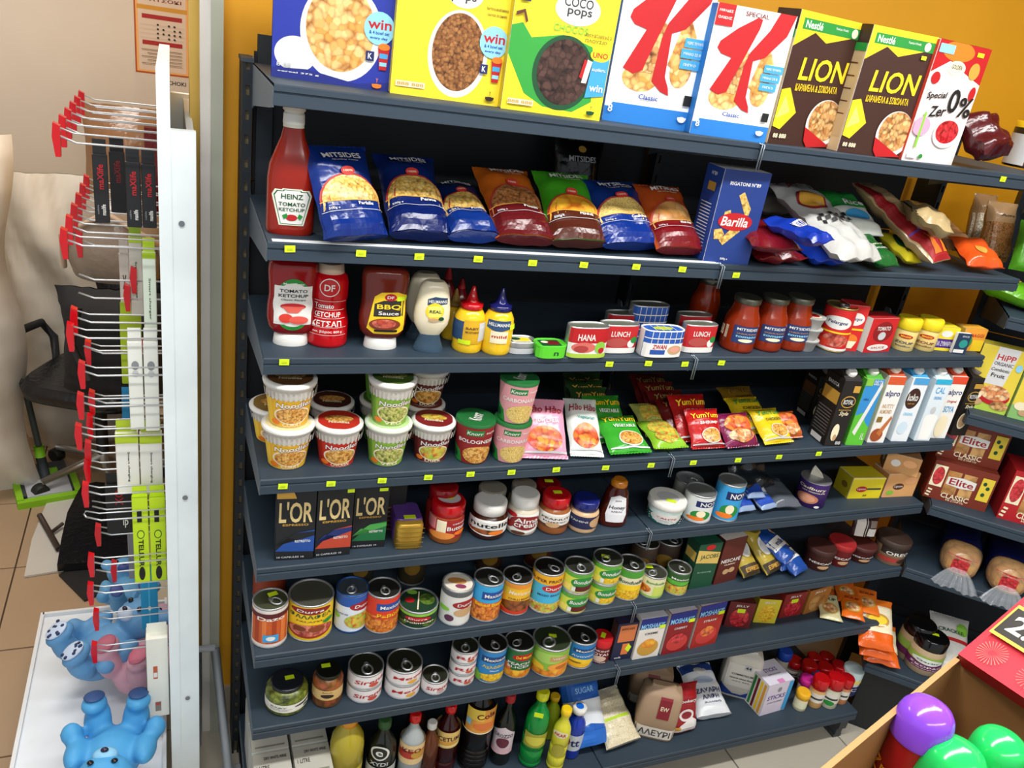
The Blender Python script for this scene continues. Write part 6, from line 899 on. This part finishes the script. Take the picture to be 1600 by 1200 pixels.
# base tray
TZ = aty(75, 965, RY1).z
TZ = .165
tr = MB(); tr.box(-.56, -.195, -.12, .9, TZ-.02, TZ, '#e4eaf0').box(-.566, -.556, -.12, .9, TZ-.03, TZ+.012, '#dfe3e6').box(-.56, -.195, .89, .9, TZ, TZ+.012, '#dfe3e6').box(-.203, -.195, -.12, .9, TZ, TZ+.02, '#d8dcdf')
tr.v = [(a+.165, b-RY0, c) for a, b, c in tr.v]; tr.obj('base_tray', rk.o)
for y in (.0, .8): RB('tray_leg', -.5, -.47, y, y+.03, 0, TZ-.02, '#c8ccd0')
def hook(Y, yb, tx, label, tip=True, mid=None, dim=False, loop=False):
    lo, hi = .1, 2.2                      # height from the photo row of its root
    for _ in range(30):
        c = (lo+hi)/2
        if pix(V((XB, Y, c)))[1] > yb: lo = c
        else: hi = c
    zz = c; lo, hi = -1.2, XB
    for _ in range(30):
        c = (lo+hi)/2
        if pix(V((c, Y, zz+.012)))[0] < tx: lo = c
        else: hi = c
    L = XB-c
    return hook3(Y, zz, L, label, tip, mid, loop)
def hook3(Y, zz, L, label, tip=True, mid=None, loop=False):
    t = thing('display_hook', label, 'hook', (XB+.006, Y, zz), group='chrome display hooks'); mb = MB()
    mb.tube([(0, 0, 0), (-L*.82, 0, 0), (-L, 0, .012)], .0021, '#d8dcde/m', 6)
    if not mid: mb.tube([(0, .004, .017), (-L*.84, .004, .017), (-L, .002, .027)], .0017, '#d8dcde/m', 6)
    if loop: mb.tube([(-L, 0, .012), (-L-.004, 0, .02), (-L, .002, .027)], .002, '#d8dcde/m', 6)
    mb.box(-.001, .006, -.006, .006, -.012, .03, '#a8acb0/m'); mb.obj('wire', t.o)
    if tip:
        x = -L if not mid else -L*mid; q = MB()
        q.add([(x-.006, -.009, .036), (x+.006, -.009, .03), (x+.006, .009, .03), (x-.006, .009, .036), (x-.005, -.007, -.028), (x+.004, -.007, -.028), (x+.004, .007, -.028), (x-.005, .007, -.028), (x-.009, -.008, .01), (x-.009, .008, .01)], [(0, 1, 2, 3), (4, 7, 6, 5), (0, 8, 4, 5, 1), (3, 2, 6, 7, 9), (1, 5, 6, 2), (0, 3, 9, 8), (8, 9, 7, 4)], '#c8101a/g')
        q.obj('red_end_cap', t.o)
    t.L = L; return t
rank = ['nearest', 'second nearest', 'third', 'fourth', 'fifth', 'farthest']
h0 = hook(.30, 234, 84, 'chrome hook with red end cap, nearest in the topmost row of the rack')
for k in range(1, 6): hook3(.30+.104*k, h0.loc.z, h0.L, 'chrome hook with red end cap, %s in the topmost row of the rack' % rank[k])
h1 = hook(.30, 389, 96, 'chrome hook with red end cap, nearest in the second row of the rack')
for k in range(1, 6): hook3(.30+.104*k, h1.loc.z, h1.L, 'chrome hook with red end cap, %s in the second row of the rack' % rank[k])
HL = [(.34, 505, 112, 'over the pale white boxes'), (.30, 529, 106, 'just above the front pair of tall white boxes'), (.48, 552, 134, 'set back behind the tall white boxes'), (.30, 586, 124, 'beside the upper part of the tall white boxes'), (.30, 633, 122, 'low beside the tall white boxes, front'), (.44, 628, 140, 'low beside the tall white boxes, behind'),
  (.30, 679, 119, 'front hook carrying the square white boxes'), (.42, 664, 137, 'behind the one carrying the square white boxes'), (.36, 704, 134, 'upper one of two beside the square white boxes'), (.36, 729, 133, 'lower one of two beside the square white boxes'), (.30, 767, 130, 'at the foot of the square white boxes'), (.46, 829, 150, 'short one before the black folded bag'),
  (.30, 874, 139, 'beside the lower part of the lime boxes'), (.30, 917, 138, 'just under the lime boxes'), (.36, 957, 147, 'second lowest on the rack'), (.34, 1006, 144, 'lowest on the rack, carrying the white tall box')]
for Y, yb, tx, lb in HL: hook(Y, yb, tx, 'chrome hook with red end cap, '+lb)
for Y, yb, tx, md, lb in [(.44, 440, 118, .34, 'upper one with its red clip pushed back to the wall side'), (.44, 468, 118, .42, 'with its red clip pushed half way back'), (.44, 548, 126, .3, 'with its red clip close to the boxes'), (.5, 388, 120, 1.0, 'short one under the second row'), (.44, 886, 146, .75, 'with its red clip pushed back above the blue strip')]:
    hook(Y, yb, tx, 'single wire chrome hook, '+lb, mid=md)
hook(.30, 806, 130, 'open ended chrome loop hook without a red cap, across the lime boxes', tip=False, loop=True)
hook(.44, 790, 140, 'chrome hook without a red cap behind the lime boxes', tip=False)
def hang(x0, x1, y0, y1, Y, d, label, base, P, name='accessory_box', side=None, tab=None, cat='hanging box', L=(), g=None):
    a = aty(x0, y1, Y); b = aty(x1, y1, Y); w_ = b.x-a.x; h_ = height(a, y0)
    t = carton(None, None, None, 0, d, label, P, base, side=side, L=L, loc=((a.x+b.x)/2, Y+d/2, a.z), w=w_, h=h_, name=name, cat=cat, group=g)
    MB().box(-w_*.45, w_*.45, -.0005, .0005, h_, h_+.03, tab or base).obj('hang_tab', t.o); return t
bk = lambda: [('t', .5, .68, .42, .36, 'maXlife', '#c01820', 90), ('t', .62, .2, .3, .16, 'maxlife', 'white', 90), ('t', .25, .2, .12, .14, 'cable', 'grey', 90)]
hang(149, 172, 240, 348, .40, .012, 'black accessory box with red lettering, leftmost of the upper four', '#1a1b1e', bk(), g='black boxes with red lettering')
hang(174, 198, 236, 332, .56, .012, 'dim black accessory box with red lettering set back between the others', '#141518', [('t', .5, .68, .42, .36, 'maXlife', '#7a1418', 90)], g='black boxes with red lettering')  # set-back copy, shade put into box and lettering colours
hang(199, 222, 252, 355, .34, .012, 'black accessory box with red lettering, third of the upper four', '#1a1b1e', bk(), g='black boxes with red lettering')
hang(223, 245, 256, 356, .34, .012, 'black accessory box with red lettering, against the white panel', '#1a1b1e', bk(), g='black boxes with red lettering')
wt = lambda s='Smart charger', c='dgreen': [('t', .5, .45, .2, .5, s, c, -90), ('r', 0, .93, 1, 1, '#a8c81e')]
hang(205, 225, 370, 494, .44, .012, 'narrow grey white accessory box behind the pale green one', '#c8c4b8', wt(), g='narrow pale accessory boxes', tab='#8aa81e')
hang(226, 246, 394, 525, .34, .012, 'narrow pale green white accessory box with lime top', '#e0ead8', wt(), g='narrow pale accessory boxes', tab='#a8c81e')
hang(190, 205, 396, 505, .52, .01, 'small white card hanging behind the narrow boxes', '#d0c8bc', [('t', .5, .6, .4, .2, 'X', 'black')], name='accessory_card')
hang(191, 224, 492, 600, .50, .01, 'lime green accessory card half hidden behind the tall white boxes', '#a8c41e', [], name='accessory_card')
hang(204, 226, 534, 672, .32, .014, 'tall white accessory box, left of the tall pair', '#eef0e6', [('e', .5, .74, .26, .05, 'grey'), ('e', .5, .65, .22, .04, 'lgrey')], g='tall white accessory boxes')
hang(228, 250, 534, 674, .32, .014, 'tall white accessory box, right of the tall pair', '#eef0e6', [('e', .5, .74, .26, .05, 'grey'), ('e', .5, .65, .22, .04, 'lgrey')], g='tall white accessory boxes')
hang(192, 204, 624, 672, .46, .01, 'blue accessory card behind the tall white boxes', '#1c84b8', [], name='accessory_card')
hang(184, 219, 678, 772, .34, .02, 'square white accessory box with lime top, left one', '#ecebe2', [('r', 0, .84, 1, 1, '#b4cc28'), ('t', .55, .45, .12, .5, 'Smart charging', 'dgrey', -90)], g='square white accessory boxes', tab='#b4cc28')
hang(221, 255, 678, 774, .34, .02, 'square white accessory box with lime top, right one', '#ecebe2', [('r', 0, .84, 1, 1, '#b4cc28'), ('t', .5, .45, .12, .5, 'Smart charging', 'dgrey', -90)], g='square white accessory boxes', tab='#b4cc28')
tl = lambda: [('r', .3, .72, .6, .86, 'black'), ('e', .5, .58, .24, .05, 'dgreen'), ('e', .5, .58, .19, .04, '#c8e81e'), ('t', .5, .36, .32, .32, 'TELLUR', 'black', -90), ('e', .5, .12, .2, .08, 'black')]
hang(211, 235, 778, 912, .31, .018, 'lime yellow accessory box with black lettering, left one', '#c4e41c', tl(), g='lime yellow accessory boxes')
hang(237, 261, 778, 910, .31, .018, 'lime yellow accessory box with black lettering, right one', '#c4e41c', tl(), g='lime yellow accessory boxes')
hang(168, 210, 758, 838, .46, .015, 'black accessory box with red print low behind the lime ones', '#1a1a1c', [('t', .5, .75, .3, .3, 'XO', 'red', 90), ('t', .7, .25, .2, .2, 'ip', 'white')])
hang(222, 248, 900, 985, .42, .01, 'bright blue accessory card below the lime boxes', '#1c94c8', [('r', .45, 0, .55, 1, '#48b4e0'), ('e', .5, .4, .1, .04, 'white')], name='accessory_card')
hang(202, 222, 832, 905, .56, .01, 'grey accessory card hanging behind the lime boxes', '#8a8a90', [], name='accessory_card')
hang(232, 265, 1000, 1122, .27, .05, 'white tall box with a small red picture, lowest on the rack', '#ecece0', [('r', .3, .5, .5, .66, '#c0603a'), ('r', .32, .52, .48, .58, 'white'), ('r', .35, .08, .62, .2, '#8a8478'), ('r', .36, .16, .6, .19, '#c04a3a')], side='#8cc0a8')

# plush toys on the tray: plain bear shapes
def plush(loc, rz, label, c, c2, s=1, rx=0, ry=0, spots=None, belly=None):
    t = thing('plush_toy', label, 'plush toy', loc, R(rz), 'plush toys on the rack tray', R(rx), R(ry)); mb = MB()
    def ball(x, y, zz, a, b, d_, m=c, mm=mb):
        rows = [(-cos(pi*k/10)*d_, max(.0005, sin(pi*k/10)*a), max(.0005, sin(pi*k/10)*b)) for k in range(11)]
        T = Matrix.Translation((x*s, y*s, zz*s)) @ Matrix.Scale(s, 4); mm.loft(rows, m, 16, T=T); return mm
    ball(0, 0, .07, .055, .05, .07); ball(0, -.005, .165, .052, .048, .046)
    for q in (-1, 1):
        ball(q*.045, 0, .205, .02, .012, .022); ball(q*.06, -.02, .09, .022, .024, .045); ball(q*.075, -.045, .06, .02, .022, .02)
        ball(q*.035, -.05, .025, .026, .045, .025); ball(q*.04, -.09, .035, .024, .018, .032)
    body = mb.obj('body', t.o); m_ = body.modifiers.new('remesh', 'REMESH'); m_.mode = 'VOXEL'; m_.voxel_size = .005*s; m_.use_smooth_shade = True
    sm = body.modifiers.new('smooth', 'SMOOTH'); sm.iterations = 6
    for q in (-1, 1): ball(q*.04, -.106, .036, .019, .005, .024, c2, MB()).obj('foot_pad', t.o)
    ball(0, -.047, .152, .022, .014, .016, belly or c2, MB()).obj('muzzle', t.o)
    for q in (-1, 1): ball(q*.02, -.05, .178, .006, .004, .006, 'black/g', MB()).obj('eye', t.o)
    ball(0, -.061, .158, .007, .005, .005, '#2a2440/g', MB()).obj('nose', t.o)
    if spots:
        mm = MB(); rn = random.Random(3)
        for q in (-1, 1):
            for k in range(9): ball(q*.04+rn.uniform(-.016, .016), -.109, .036+rn.uniform(-.02, .02), .0035, .003, .004, spots, mm)
        mm.obj('pad_spots', t.o)['kind'] = 'stuff'
    return t
def ty(px, py, dz=0): p = at(px, py, TZ+dz); return p
p = ty(207, 985); plush(p+V((0, 0, .06)), 10, 'dim blue plush toy lying at the far end of the tray', '#5a9ac8', '#34468a', 1.0, rx=-70)
p = ty(122, 1088); plush(p+V((0, 0, .075)), -62, 'light blue plush toy on its back with dark spotted white feet', '#5f98c8', '#c0d0e8', 1.3, rx=-62, spots='#1c2c5a')
p = ty(192, 1112); plush(p+V((0, 0, .075)), -35, 'pale pink plush toy lying in the middle of the tray', '#c898a8', '#b05a70', 1.3, rx=-75, belly='#dcb4bc')
p = ty(188, 1182); plush(p+V((0, 0, .075)), 174, 'bright blue plush toy lying at the front of the tray', '#4aa0d8', '#2a4a80', 1.3, rx=-72, belly='#8cc8ec')

# ================================================================ BACK ROOM
def poster(x0, x1, y0, y1, label, P, base, frame=None, hh=None):
    a = aty(x0, y1, 2.75); b = aty(x1, y1, 2.75); t = thing('wall_poster', label, 'poster', ((a.x+b.x)/2, 2.748, a.z), 0, 'papers on the back room wall'); w_ = b.x-a.x; h_ = hh or height(a, y0)
    MB().box(-w_/2, w_/2, -.002, .002, 0, h_, base).obj('sheet', t.o); printed(t, w_, h_, lambda x, y, o: V((x-w_/2, -.002-o, y)), P, 'print', 9); return t
poster(212, 297, -30, 112, 'orange bordered notice with red bars on the back room wall', [('r', 0, 0, 1, 1, '#a84a12'), ('r', .03, .02, .97, .98, '#e8a860'), ('r', .07, .04, .93, .96, '#d4c0ac'), ('r', .05, .74, .95, .79, '#c8902a'), ('t', .5, .86, .7, .04, 'ΜΑΤΣΟΚΙ', 'dred'), ('r', .14, .64, .86, .69, '#a01c1c'), ('r', .14, .34, .86, .39, '#a01c1c')]+[('e', .42+.1*i, .58-.05*j, .02, .012, 'black') for i in range(5) for j in range(4) if (i*j+i) % 3 != 1]+[('r', .1, .42+.05*j, .9, .422+.05*j, 'grey') for j in range(4)]+[('r', .12+.1*(j % 2), .28-.04*j, .85, .288-.04*j, '#7a6a5c') for j in range(5)], '#d4c0ac', hh=.36)
poster(212, 305, 112, 200, 'plain white notice sheet below the orange bordered one', [('t', .7, .72, .3, .06, 'CHOKI', 'black'), ('r', .5, .5, .9, .51, 'grey'), ('r', .5, .42, .9, .43, 'grey'), ('r', .5, .3, .8, .31, 'grey')], '#cdc2b4', hh=.3)
def sack(x, y, w_, h_, th, rz, label, col, seed, amp=.02):
    t = thing('white_sack', label, 'sack', (x, y, 0), R(rz), 'big white sacks in the back room'); mb, f = bag_mesh(w_, h_, th, col, seed, .95, amp*.35, 26, 34)
    rn = random.Random(seed); ph = [rn.uniform(0, 6) for _ in range(4)]
    mb.v = [(a+amp*sin(9*c+ph[0]), b+amp*1.5*sin(7*a*2+5*c+ph[1])+amp*sin(23*a+11*c+ph[2]), c) for a, b, c in mb.v]; mb.obj('woven_sack', t.o); return t
sack(-.99, 2.0, .55, 1.47, .3, 6, 'tall crumpled white sack at the left edge of the view', '#ddd8ce', 7)
sack(-.60, 2.42, .50, 1.26, .22, -4, 'tall crumpled white sack behind the mop handle', '#d2cabc', 8)
# office chair
t = thing('office_chair', 'black office chair with loop armrests and chrome base in the back room', 'chair', (-.46, 2.02, 0), R(-25))
MB().loft([(.44, .2, .2), (.45, .24, .23), (.49, .25, .24), (.52, .23, .22)], '#16181c/f', 32, 4).obj('seat', t.o)
MB().loft([(.55, .17, .02, 0, .25), (.62, .22, .03, 0, .25), (.95, .23, .035, 0, .28), (1.08, .2, .025, 0, .3), (1.12, .12, .015, 0, .3)], '#1a1c20/f', 28, 3).obj('backrest', t.o)
for q in (-1, 1): MB().tube([(q*.24, -.12, .46), (q*.31, -.16, .54), (q*.32, -.13, .63), (q*.31, .0, .66), (q*.31, .12, .65), (q*.29, .17, .57), (q*.24, .1, .46)], .018, '#22262a', 8).obj('armrest', t.o)
MB().tube([(0, 0, .44), (0, 0, .1)], .025, '#1a1a1c', 10).obj('column', t.o)
for k in range(5):
    a = 2*pi*k/5+.35; l = MB().tube([(0, 0, .12), (.26*cos(a), .26*sin(a), .075)], [.02, .014], '#b8b4ac/m', 8).obj('base_leg', t.o)
    MB().loft([(-.022, .028, .028), (-.018, .032, .032), (.018, .032, .032), (.022, .028, .028)], '#1a1c1e', 16, T=Matrix.Translation((.27*cos(a), .27*sin(a), .033)) @ Matrix.Rotation(R(90), 4, 'X') @ Matrix.Rotation(a, 4, 'Y')).obj('caster', t.o)
# mop
p = at(72, 752, .01); t = thing('flat_mop', 'flat mop with lime green rim and dark handle leaning in the back room', 'mop', (p.x, p.y, 0), R(14))
MB().box(-.1, .09, -.13, .13, .012, .03, '#3a4248').obj('mop_plate', t.o); MB().box(-.085, .08, -.15, -.02, .0, .036, '#b8bcc4').obj('microfibre_pad', t.o)
MB().box(-.125, -.1, -.16, .16, 0, .035, '#8cc81e').box(.09, .115, -.16, .0, 0, .035, '#8cc81e').box(-.125, .115, -.18, -.15, 0, .03, '#8cc81e').obj('green_rim', t.o)
MB().box(-.02, .05, .0, .05, .03, .045, '#7ac01e').obj('pedal', t.o)
MB().tube([(0, 0, .03), (-.01, .03, .12)], .02, '#3a4248', 10).tube([(-.01, .03, .12), (-.012, .036, .17)], .021, '#86d01e', 10).tube([(-.012, .036, .17), (-.1, .3, 1.05)], .013, '#3a423c', 10).tube([(-.1, .3, 1.0), (-.103, .308, 1.03)], .016, '#8cc81e', 10).obj('handle', t.o)
# sheet, black bag and small items on the back floor
def poly3(name, label, cat, pts, zz, th, col, part='sheet'):
    q = [at(x, y, zz) for x, y in pts]; c = sum(q, V((0, 0, 0)))/len(q); t = thing(name, label, cat, (c.x, c.y, zz)); n = len(q)
    vs = [(a.x-c.x, a.y-c.y, 0) for a in q]+[(a.x-c.x, a.y-c.y, th) for a in q]
    MB().add(vs, [tuple(range(n-1, -1, -1)), tuple(range(n, 2*n))]+[(i, (i+1) % n, n+(i+1) % n, n+i) for i in range(n)], col).obj(part, t.o); return t
poly3('white_board', 'white board lying on the floor under the dark folded bag', 'board', [(38, 903), (50, 845), (72, 790), (100, 768), (150, 768), (150, 885)], .002, .008, '#c8c4bc')
poly3('black_mat', 'black cloth mat spread on the floor behind the rack', 'mat', [(92, 900), (132, 940), (215, 905), (215, 850), (120, 880)], .003, .006, '#121214')
poly3('black_cloth', 'black half round folded cloth lying on the white board', 'cloth', [(120, 782), (128, 768), (150, 762), (222, 768), (222, 905), (180, 885), (90, 893), (97, 850), (106, 810)], .012, .03, '#15161a/f')
t = thing('scraper', 'small dark T shaped scraper lying on the white board', 'scraper', at(80, 832, .024))
a, b, c = at(62, 805, .024)-t.loc, at(92, 858, .024)-t.loc, at(98, 818, .03)-t.loc
MB().tube([a, b], .011, '#3a2c26', 8).obj('bar', t.o); MB().tube([(0, 0, 0), c*.5, c], .007, '#3a2c26', 8).obj('handle', t.o)
t = thing('backpack', 'black backpack with straps hanging behind the rack hooks', 'bag', (-.36, 1.75, .56), R(-10))
bm, f = bag_mesh(.42, .42, .22, '#141519/r', 12, .95, .008, 18, 20); bm.obj('cloth', t.o); MB().tube([(-.1, -.12, .38), (-.12, -.16, .25), (-.08, -.13, .1)], .012, '#1c1e22', 6).obj('strap', t.o); MB().tube([(.08, -.12, .38), (.06, -.17, .25), (.1, -.13, .08)], .012, '#1c1e22', 6).obj('strap', t.o)
t = thing('stroller_hood', 'beige grey rounded hood behind the hooks', 'hood', (-.36, 1.95, .98), R(-10))
MB().loft([(0, .16, .14), (.1, .19, .17), (.22, .17, .15), (.3, .1, .09), (.33, .03, .03)], '#8f8274/f', 24).obj('cloth', t.o); MB().tube([(-.19, -.03, .02), (-.17, -.1, .16), (0, -.16, .28), (.17, -.1, .16), (.19, -.03, .02)], .012, '#b09a84', 8).obj('rim', t.o)
t = thing('brown_coat', 'brown coat with dark red lining hanging behind the hooks', 'coat', (-.30, 2.3, .9), R(0))
bm, f = bag_mesh(.4, .68, .16, '#8a6444/f', 14, .95, .012, 16, 18); bm.obj('cloth', t.o); MB().box(.04, .12, -.12, -.07, .2, .62, '#5a0f16/f').obj('lining', t.o)
t = thing('red_jacket', 'dark red jacket seen between rack and door frame', 'jacket', (-.075, 2.2, .62), R(80))
bm, f = bag_mesh(.3, .5, .1, '#8a0f18/f', 15, .95, .008, 14, 16); bm.obj('cloth', t.o)
t = thing('hose_coil', 'coiled beige hose on the floor between rack and door frame', 'hose', (-.14, 2.15, .0))
MB().tube([(.12*cos(k*.5), .04*(k/60)+.0, .17+.12*sin(k*.5)+.0) for k in range(60)], .014, '#b08c5c', 7, T=Matrix.Rotation(R(30), 4, 'Z')).obj('hose', t.o)
MB().tube([(-.06, -.09, 0), (-.06, -.09, .1), (.06, -.05, .1), (.06, -.05, 0)], .012, '#c8b890', 6).obj('stand', t.o)
t = thing('white_bench', 'white slatted bench end between rack and door frame', 'bench', (-.16, 1.9, 0))
MB().box(-.12, .12, -.1, .3, .42, .45, '#d8cdb8').obj('top', t.o)
for a, b in ((-.1, -.08), (.1, -.08), (-.1, .28), (.1, .28)): MB().box(a-.015, a+.015, b-.015, b+.015, 0, .42, '#cfc0a4').obj('leg', t.o)
# grey metal leg frame right of the rack
Y = .36; a, b, c, d_ = aty(309, 1014, Y), aty(336, 1012, Y), aty(354, 1199, Y-.1), aty(318, 1060, Y+.05)
t = thing('folding_stand', 'grey square tube stand folded between rack and shelving', 'stand', (a.x, a.y, 0)); t.loc = V((a.x, a.y, 0))
MB().tube([a-t.loc-V((.03, 0, 0)), b-t.loc], .012, '#a4a8ac', 4).obj('cross_bar', t.o); e_ = c+(c-b)*.4; e_.z = max(e_.z, .01)
MB().tube([b-t.loc, V((c.x+(c.x-b.x)*.35, c.y-.03, .012))-t.loc], .012, '#9aa0a6', 4).obj('leg', t.o); MB().tube([a-t.loc, V((a.x, a.y+.05, .01))-t.loc], .010, '#8a9096', 4).obj('leg', t.o)

# ================================================================ CARTON BOX with capped bottles, lower right
A = atd(1496, 1026, .95); BA = R(18); ux = V((cos(BA), sin(BA), 0)); uy = V((-sin(BA), cos(BA), 0)); WB, LB, HB = .62, .46, .26
O = A-ux*WB/2-uy*LB/2; O.z = A.z-HB
t = thing('cardboard_box', 'open brown cardboard box of capped bottles in the lower right corner', 'box', O, BA)
x, y = WB/2, LB/2; k = .004; KB = '#8c6438'
for n_, q in [('wall_panel', (-x, x, y-k, y, 0, HB)), ('wall_panel', (-x, x, -y, -y+k, 0, HB-.06)), ('wall_panel', (x-k, x, -y+k, y-k, 0, HB)), ('wall_panel', (-x, -x+k, -y+k, y-k, 0, HB)), ('bottom_panel', (-x+k, x-k, -y+k, y-k, 0, k))]: MB().box(*q, KB).obj(n_, t.o)
MB().box(-x, x, y-k-.001, y+.001, HB, HB+.0012, '#b08650').box(x-k-.001, x+.001, -y, y, HB, HB+.0012, '#b08650').obj('cut_edge', t.o)
s_ = thing('display_stand', 'plain dark display stand under the cardboard box', 'stand', (O.x, O.y, 0), BA)
MB().box(-.2, .2, -.16, .16, .03, O.z-.02, '#4a4440').obj('pedestal', s_.o); MB().box(-.24, .24, -.2, .2, O.z-.02, O.z-.001, '#5a524c').obj('top', s_.o); MB().box(-.24, .24, -.2, .2, 0, .03, '#3a3430').obj('base', s_.o)
def capb(px, py, D, dia, label, cap, body, tilt=(0, 0), h=.2):
    c = atd(px, py, D); r = dia/2; top = c+V((0, 0, r*.75)); base = V((c.x, c.y, O.z+k+.002)); H = top.z-base.z
    t = thing('capped_bottle', label, 'bottle', base, face_cam(base, 1), 'bottles with domed caps in the cardboard box', R(tilt[0]), R(tilt[1]))
    hb = H-r*1.45
    MB().loft([(0, r*.8, r*.8), (.004, r*.86, r*.86), (hb*.9, r*.9, r*.9), (hb, r*.9, r*.9)], body, 32).obj('bottle', t.o)
    MB().loft([(hb-.004, r*.96, r*.96), (hb, r, r), (hb+r*.7, r*.93, r*.93), (hb+r*.95, r*.86, r*.86), (hb+r*1.15, r*.72, r*.72), (hb+r*1.28, r*.5, r*.5), (hb+r*1.35, r*.25, r*.25), (hb+r*1.37, r*.04, r*.04)], cap, 36).obj('domed_cap', t.o)
    rows = [(0, r*.9, r*.9), (1, r*.9, r*.9)]
    printed(t, pi*r*.9, hb-.01, cyl_surf(rows, 0, r*.9), [('t', .25, .82, .3, .1, 'ζη', '#f0a020'), ('e', .7, .68, .14, .12, '#e8c070'), ('e', .5, .5, .14, .12, '#d8b8c8'), ('e', .72, .4, .16, .12, '#b8b0e0'), ('e', .3, .5, .12, .1, '#e06a50')], step=.008); return t
capb(1447, 1122, .84, .060, 'bottle with purple domed cap and red body', '#8a4ae0/g', '#9a1218/g')
capb(1491, 1190, .82, .066, 'bottle with bright green domed cap, the left green one', '#22c860/g', '#9a1218/g')
capb(1562, 1170, .84, .058, 'bottle with bright green domed cap, the right green one', '#22c860/g', '#9a1218/g')
capb(1545, 1262, .83, .07, 'bottle with bright green domed cap at the bottom edge of the view', '#22c860/g', '#9a1218/g')
# red price box on the rim
TL, BL, BR_ = atd(1567, 918, .97), atd(1497, 1022, .93), atd(1700, 1158, .80)
ex = (BR_-BL); Wd = ex.length; ex.normalize(); ez = (TL-BL); ez = (ez-ex*ez.dot(ex)); Hd = ez.length*1.02; ez.normalize(); en = ez.cross(ex)*-1
en = ex.cross(ez)*-1 if (ex.cross(ez)).dot(CAM-BL) < 0 else ex.cross(ez)
t = thing('price_box', 'red firework patterned price box standing on the rim of the cardboard box', 'price sign', BL)
Mx = Matrix((ex, -en, ez)).transposed().to_4x4()
t.o.rotation_euler = Mx.to_euler(); dd = .022
MB().box(0, Wd, 0, dd, 0, Hd, '#b8101c/g').obj('card_body', t.o)
def burst(cx, cy, r_, n, c): return [('p', [(cx+.2*r_*cos(a), cy+.2*r_*asp*sin(a)), (cx+r_*cos(a-.03), cy+r_*asp*sin(a-.03)), (cx+r_*cos(a+.03), cy+r_*asp*sin(a+.03))], c) for a in [2*pi*i/n for i in range(n)]]
asp = Wd/Hd
printed(t, Wd, Hd, lambda a, b, o: V((a, -o, b)), [('r', 0, 0, 1, 1, '#d0283a')]+burst(.17, .22, .11, 26, '#f0887a')+burst(.10, .93, .05, 18, '#f0a0a0')+burst(.5, .2, .1, 22, '#ee7a70')+[('r', .045, .40, .8, .86, '#e8c84a'), ('r', .06, .44, .785, .82, '#2a2622'), ('t', .32, .63, .42, .24, '2.00', '#f4f4ee')], 'price_print', 9, .0005, .00008)
printed(t, Wd, dd, lambda a, b, o: V((a, b, -o)), [('r', 0, 0, 1, 1, '#a00c14')], 'lower_edge', 9)
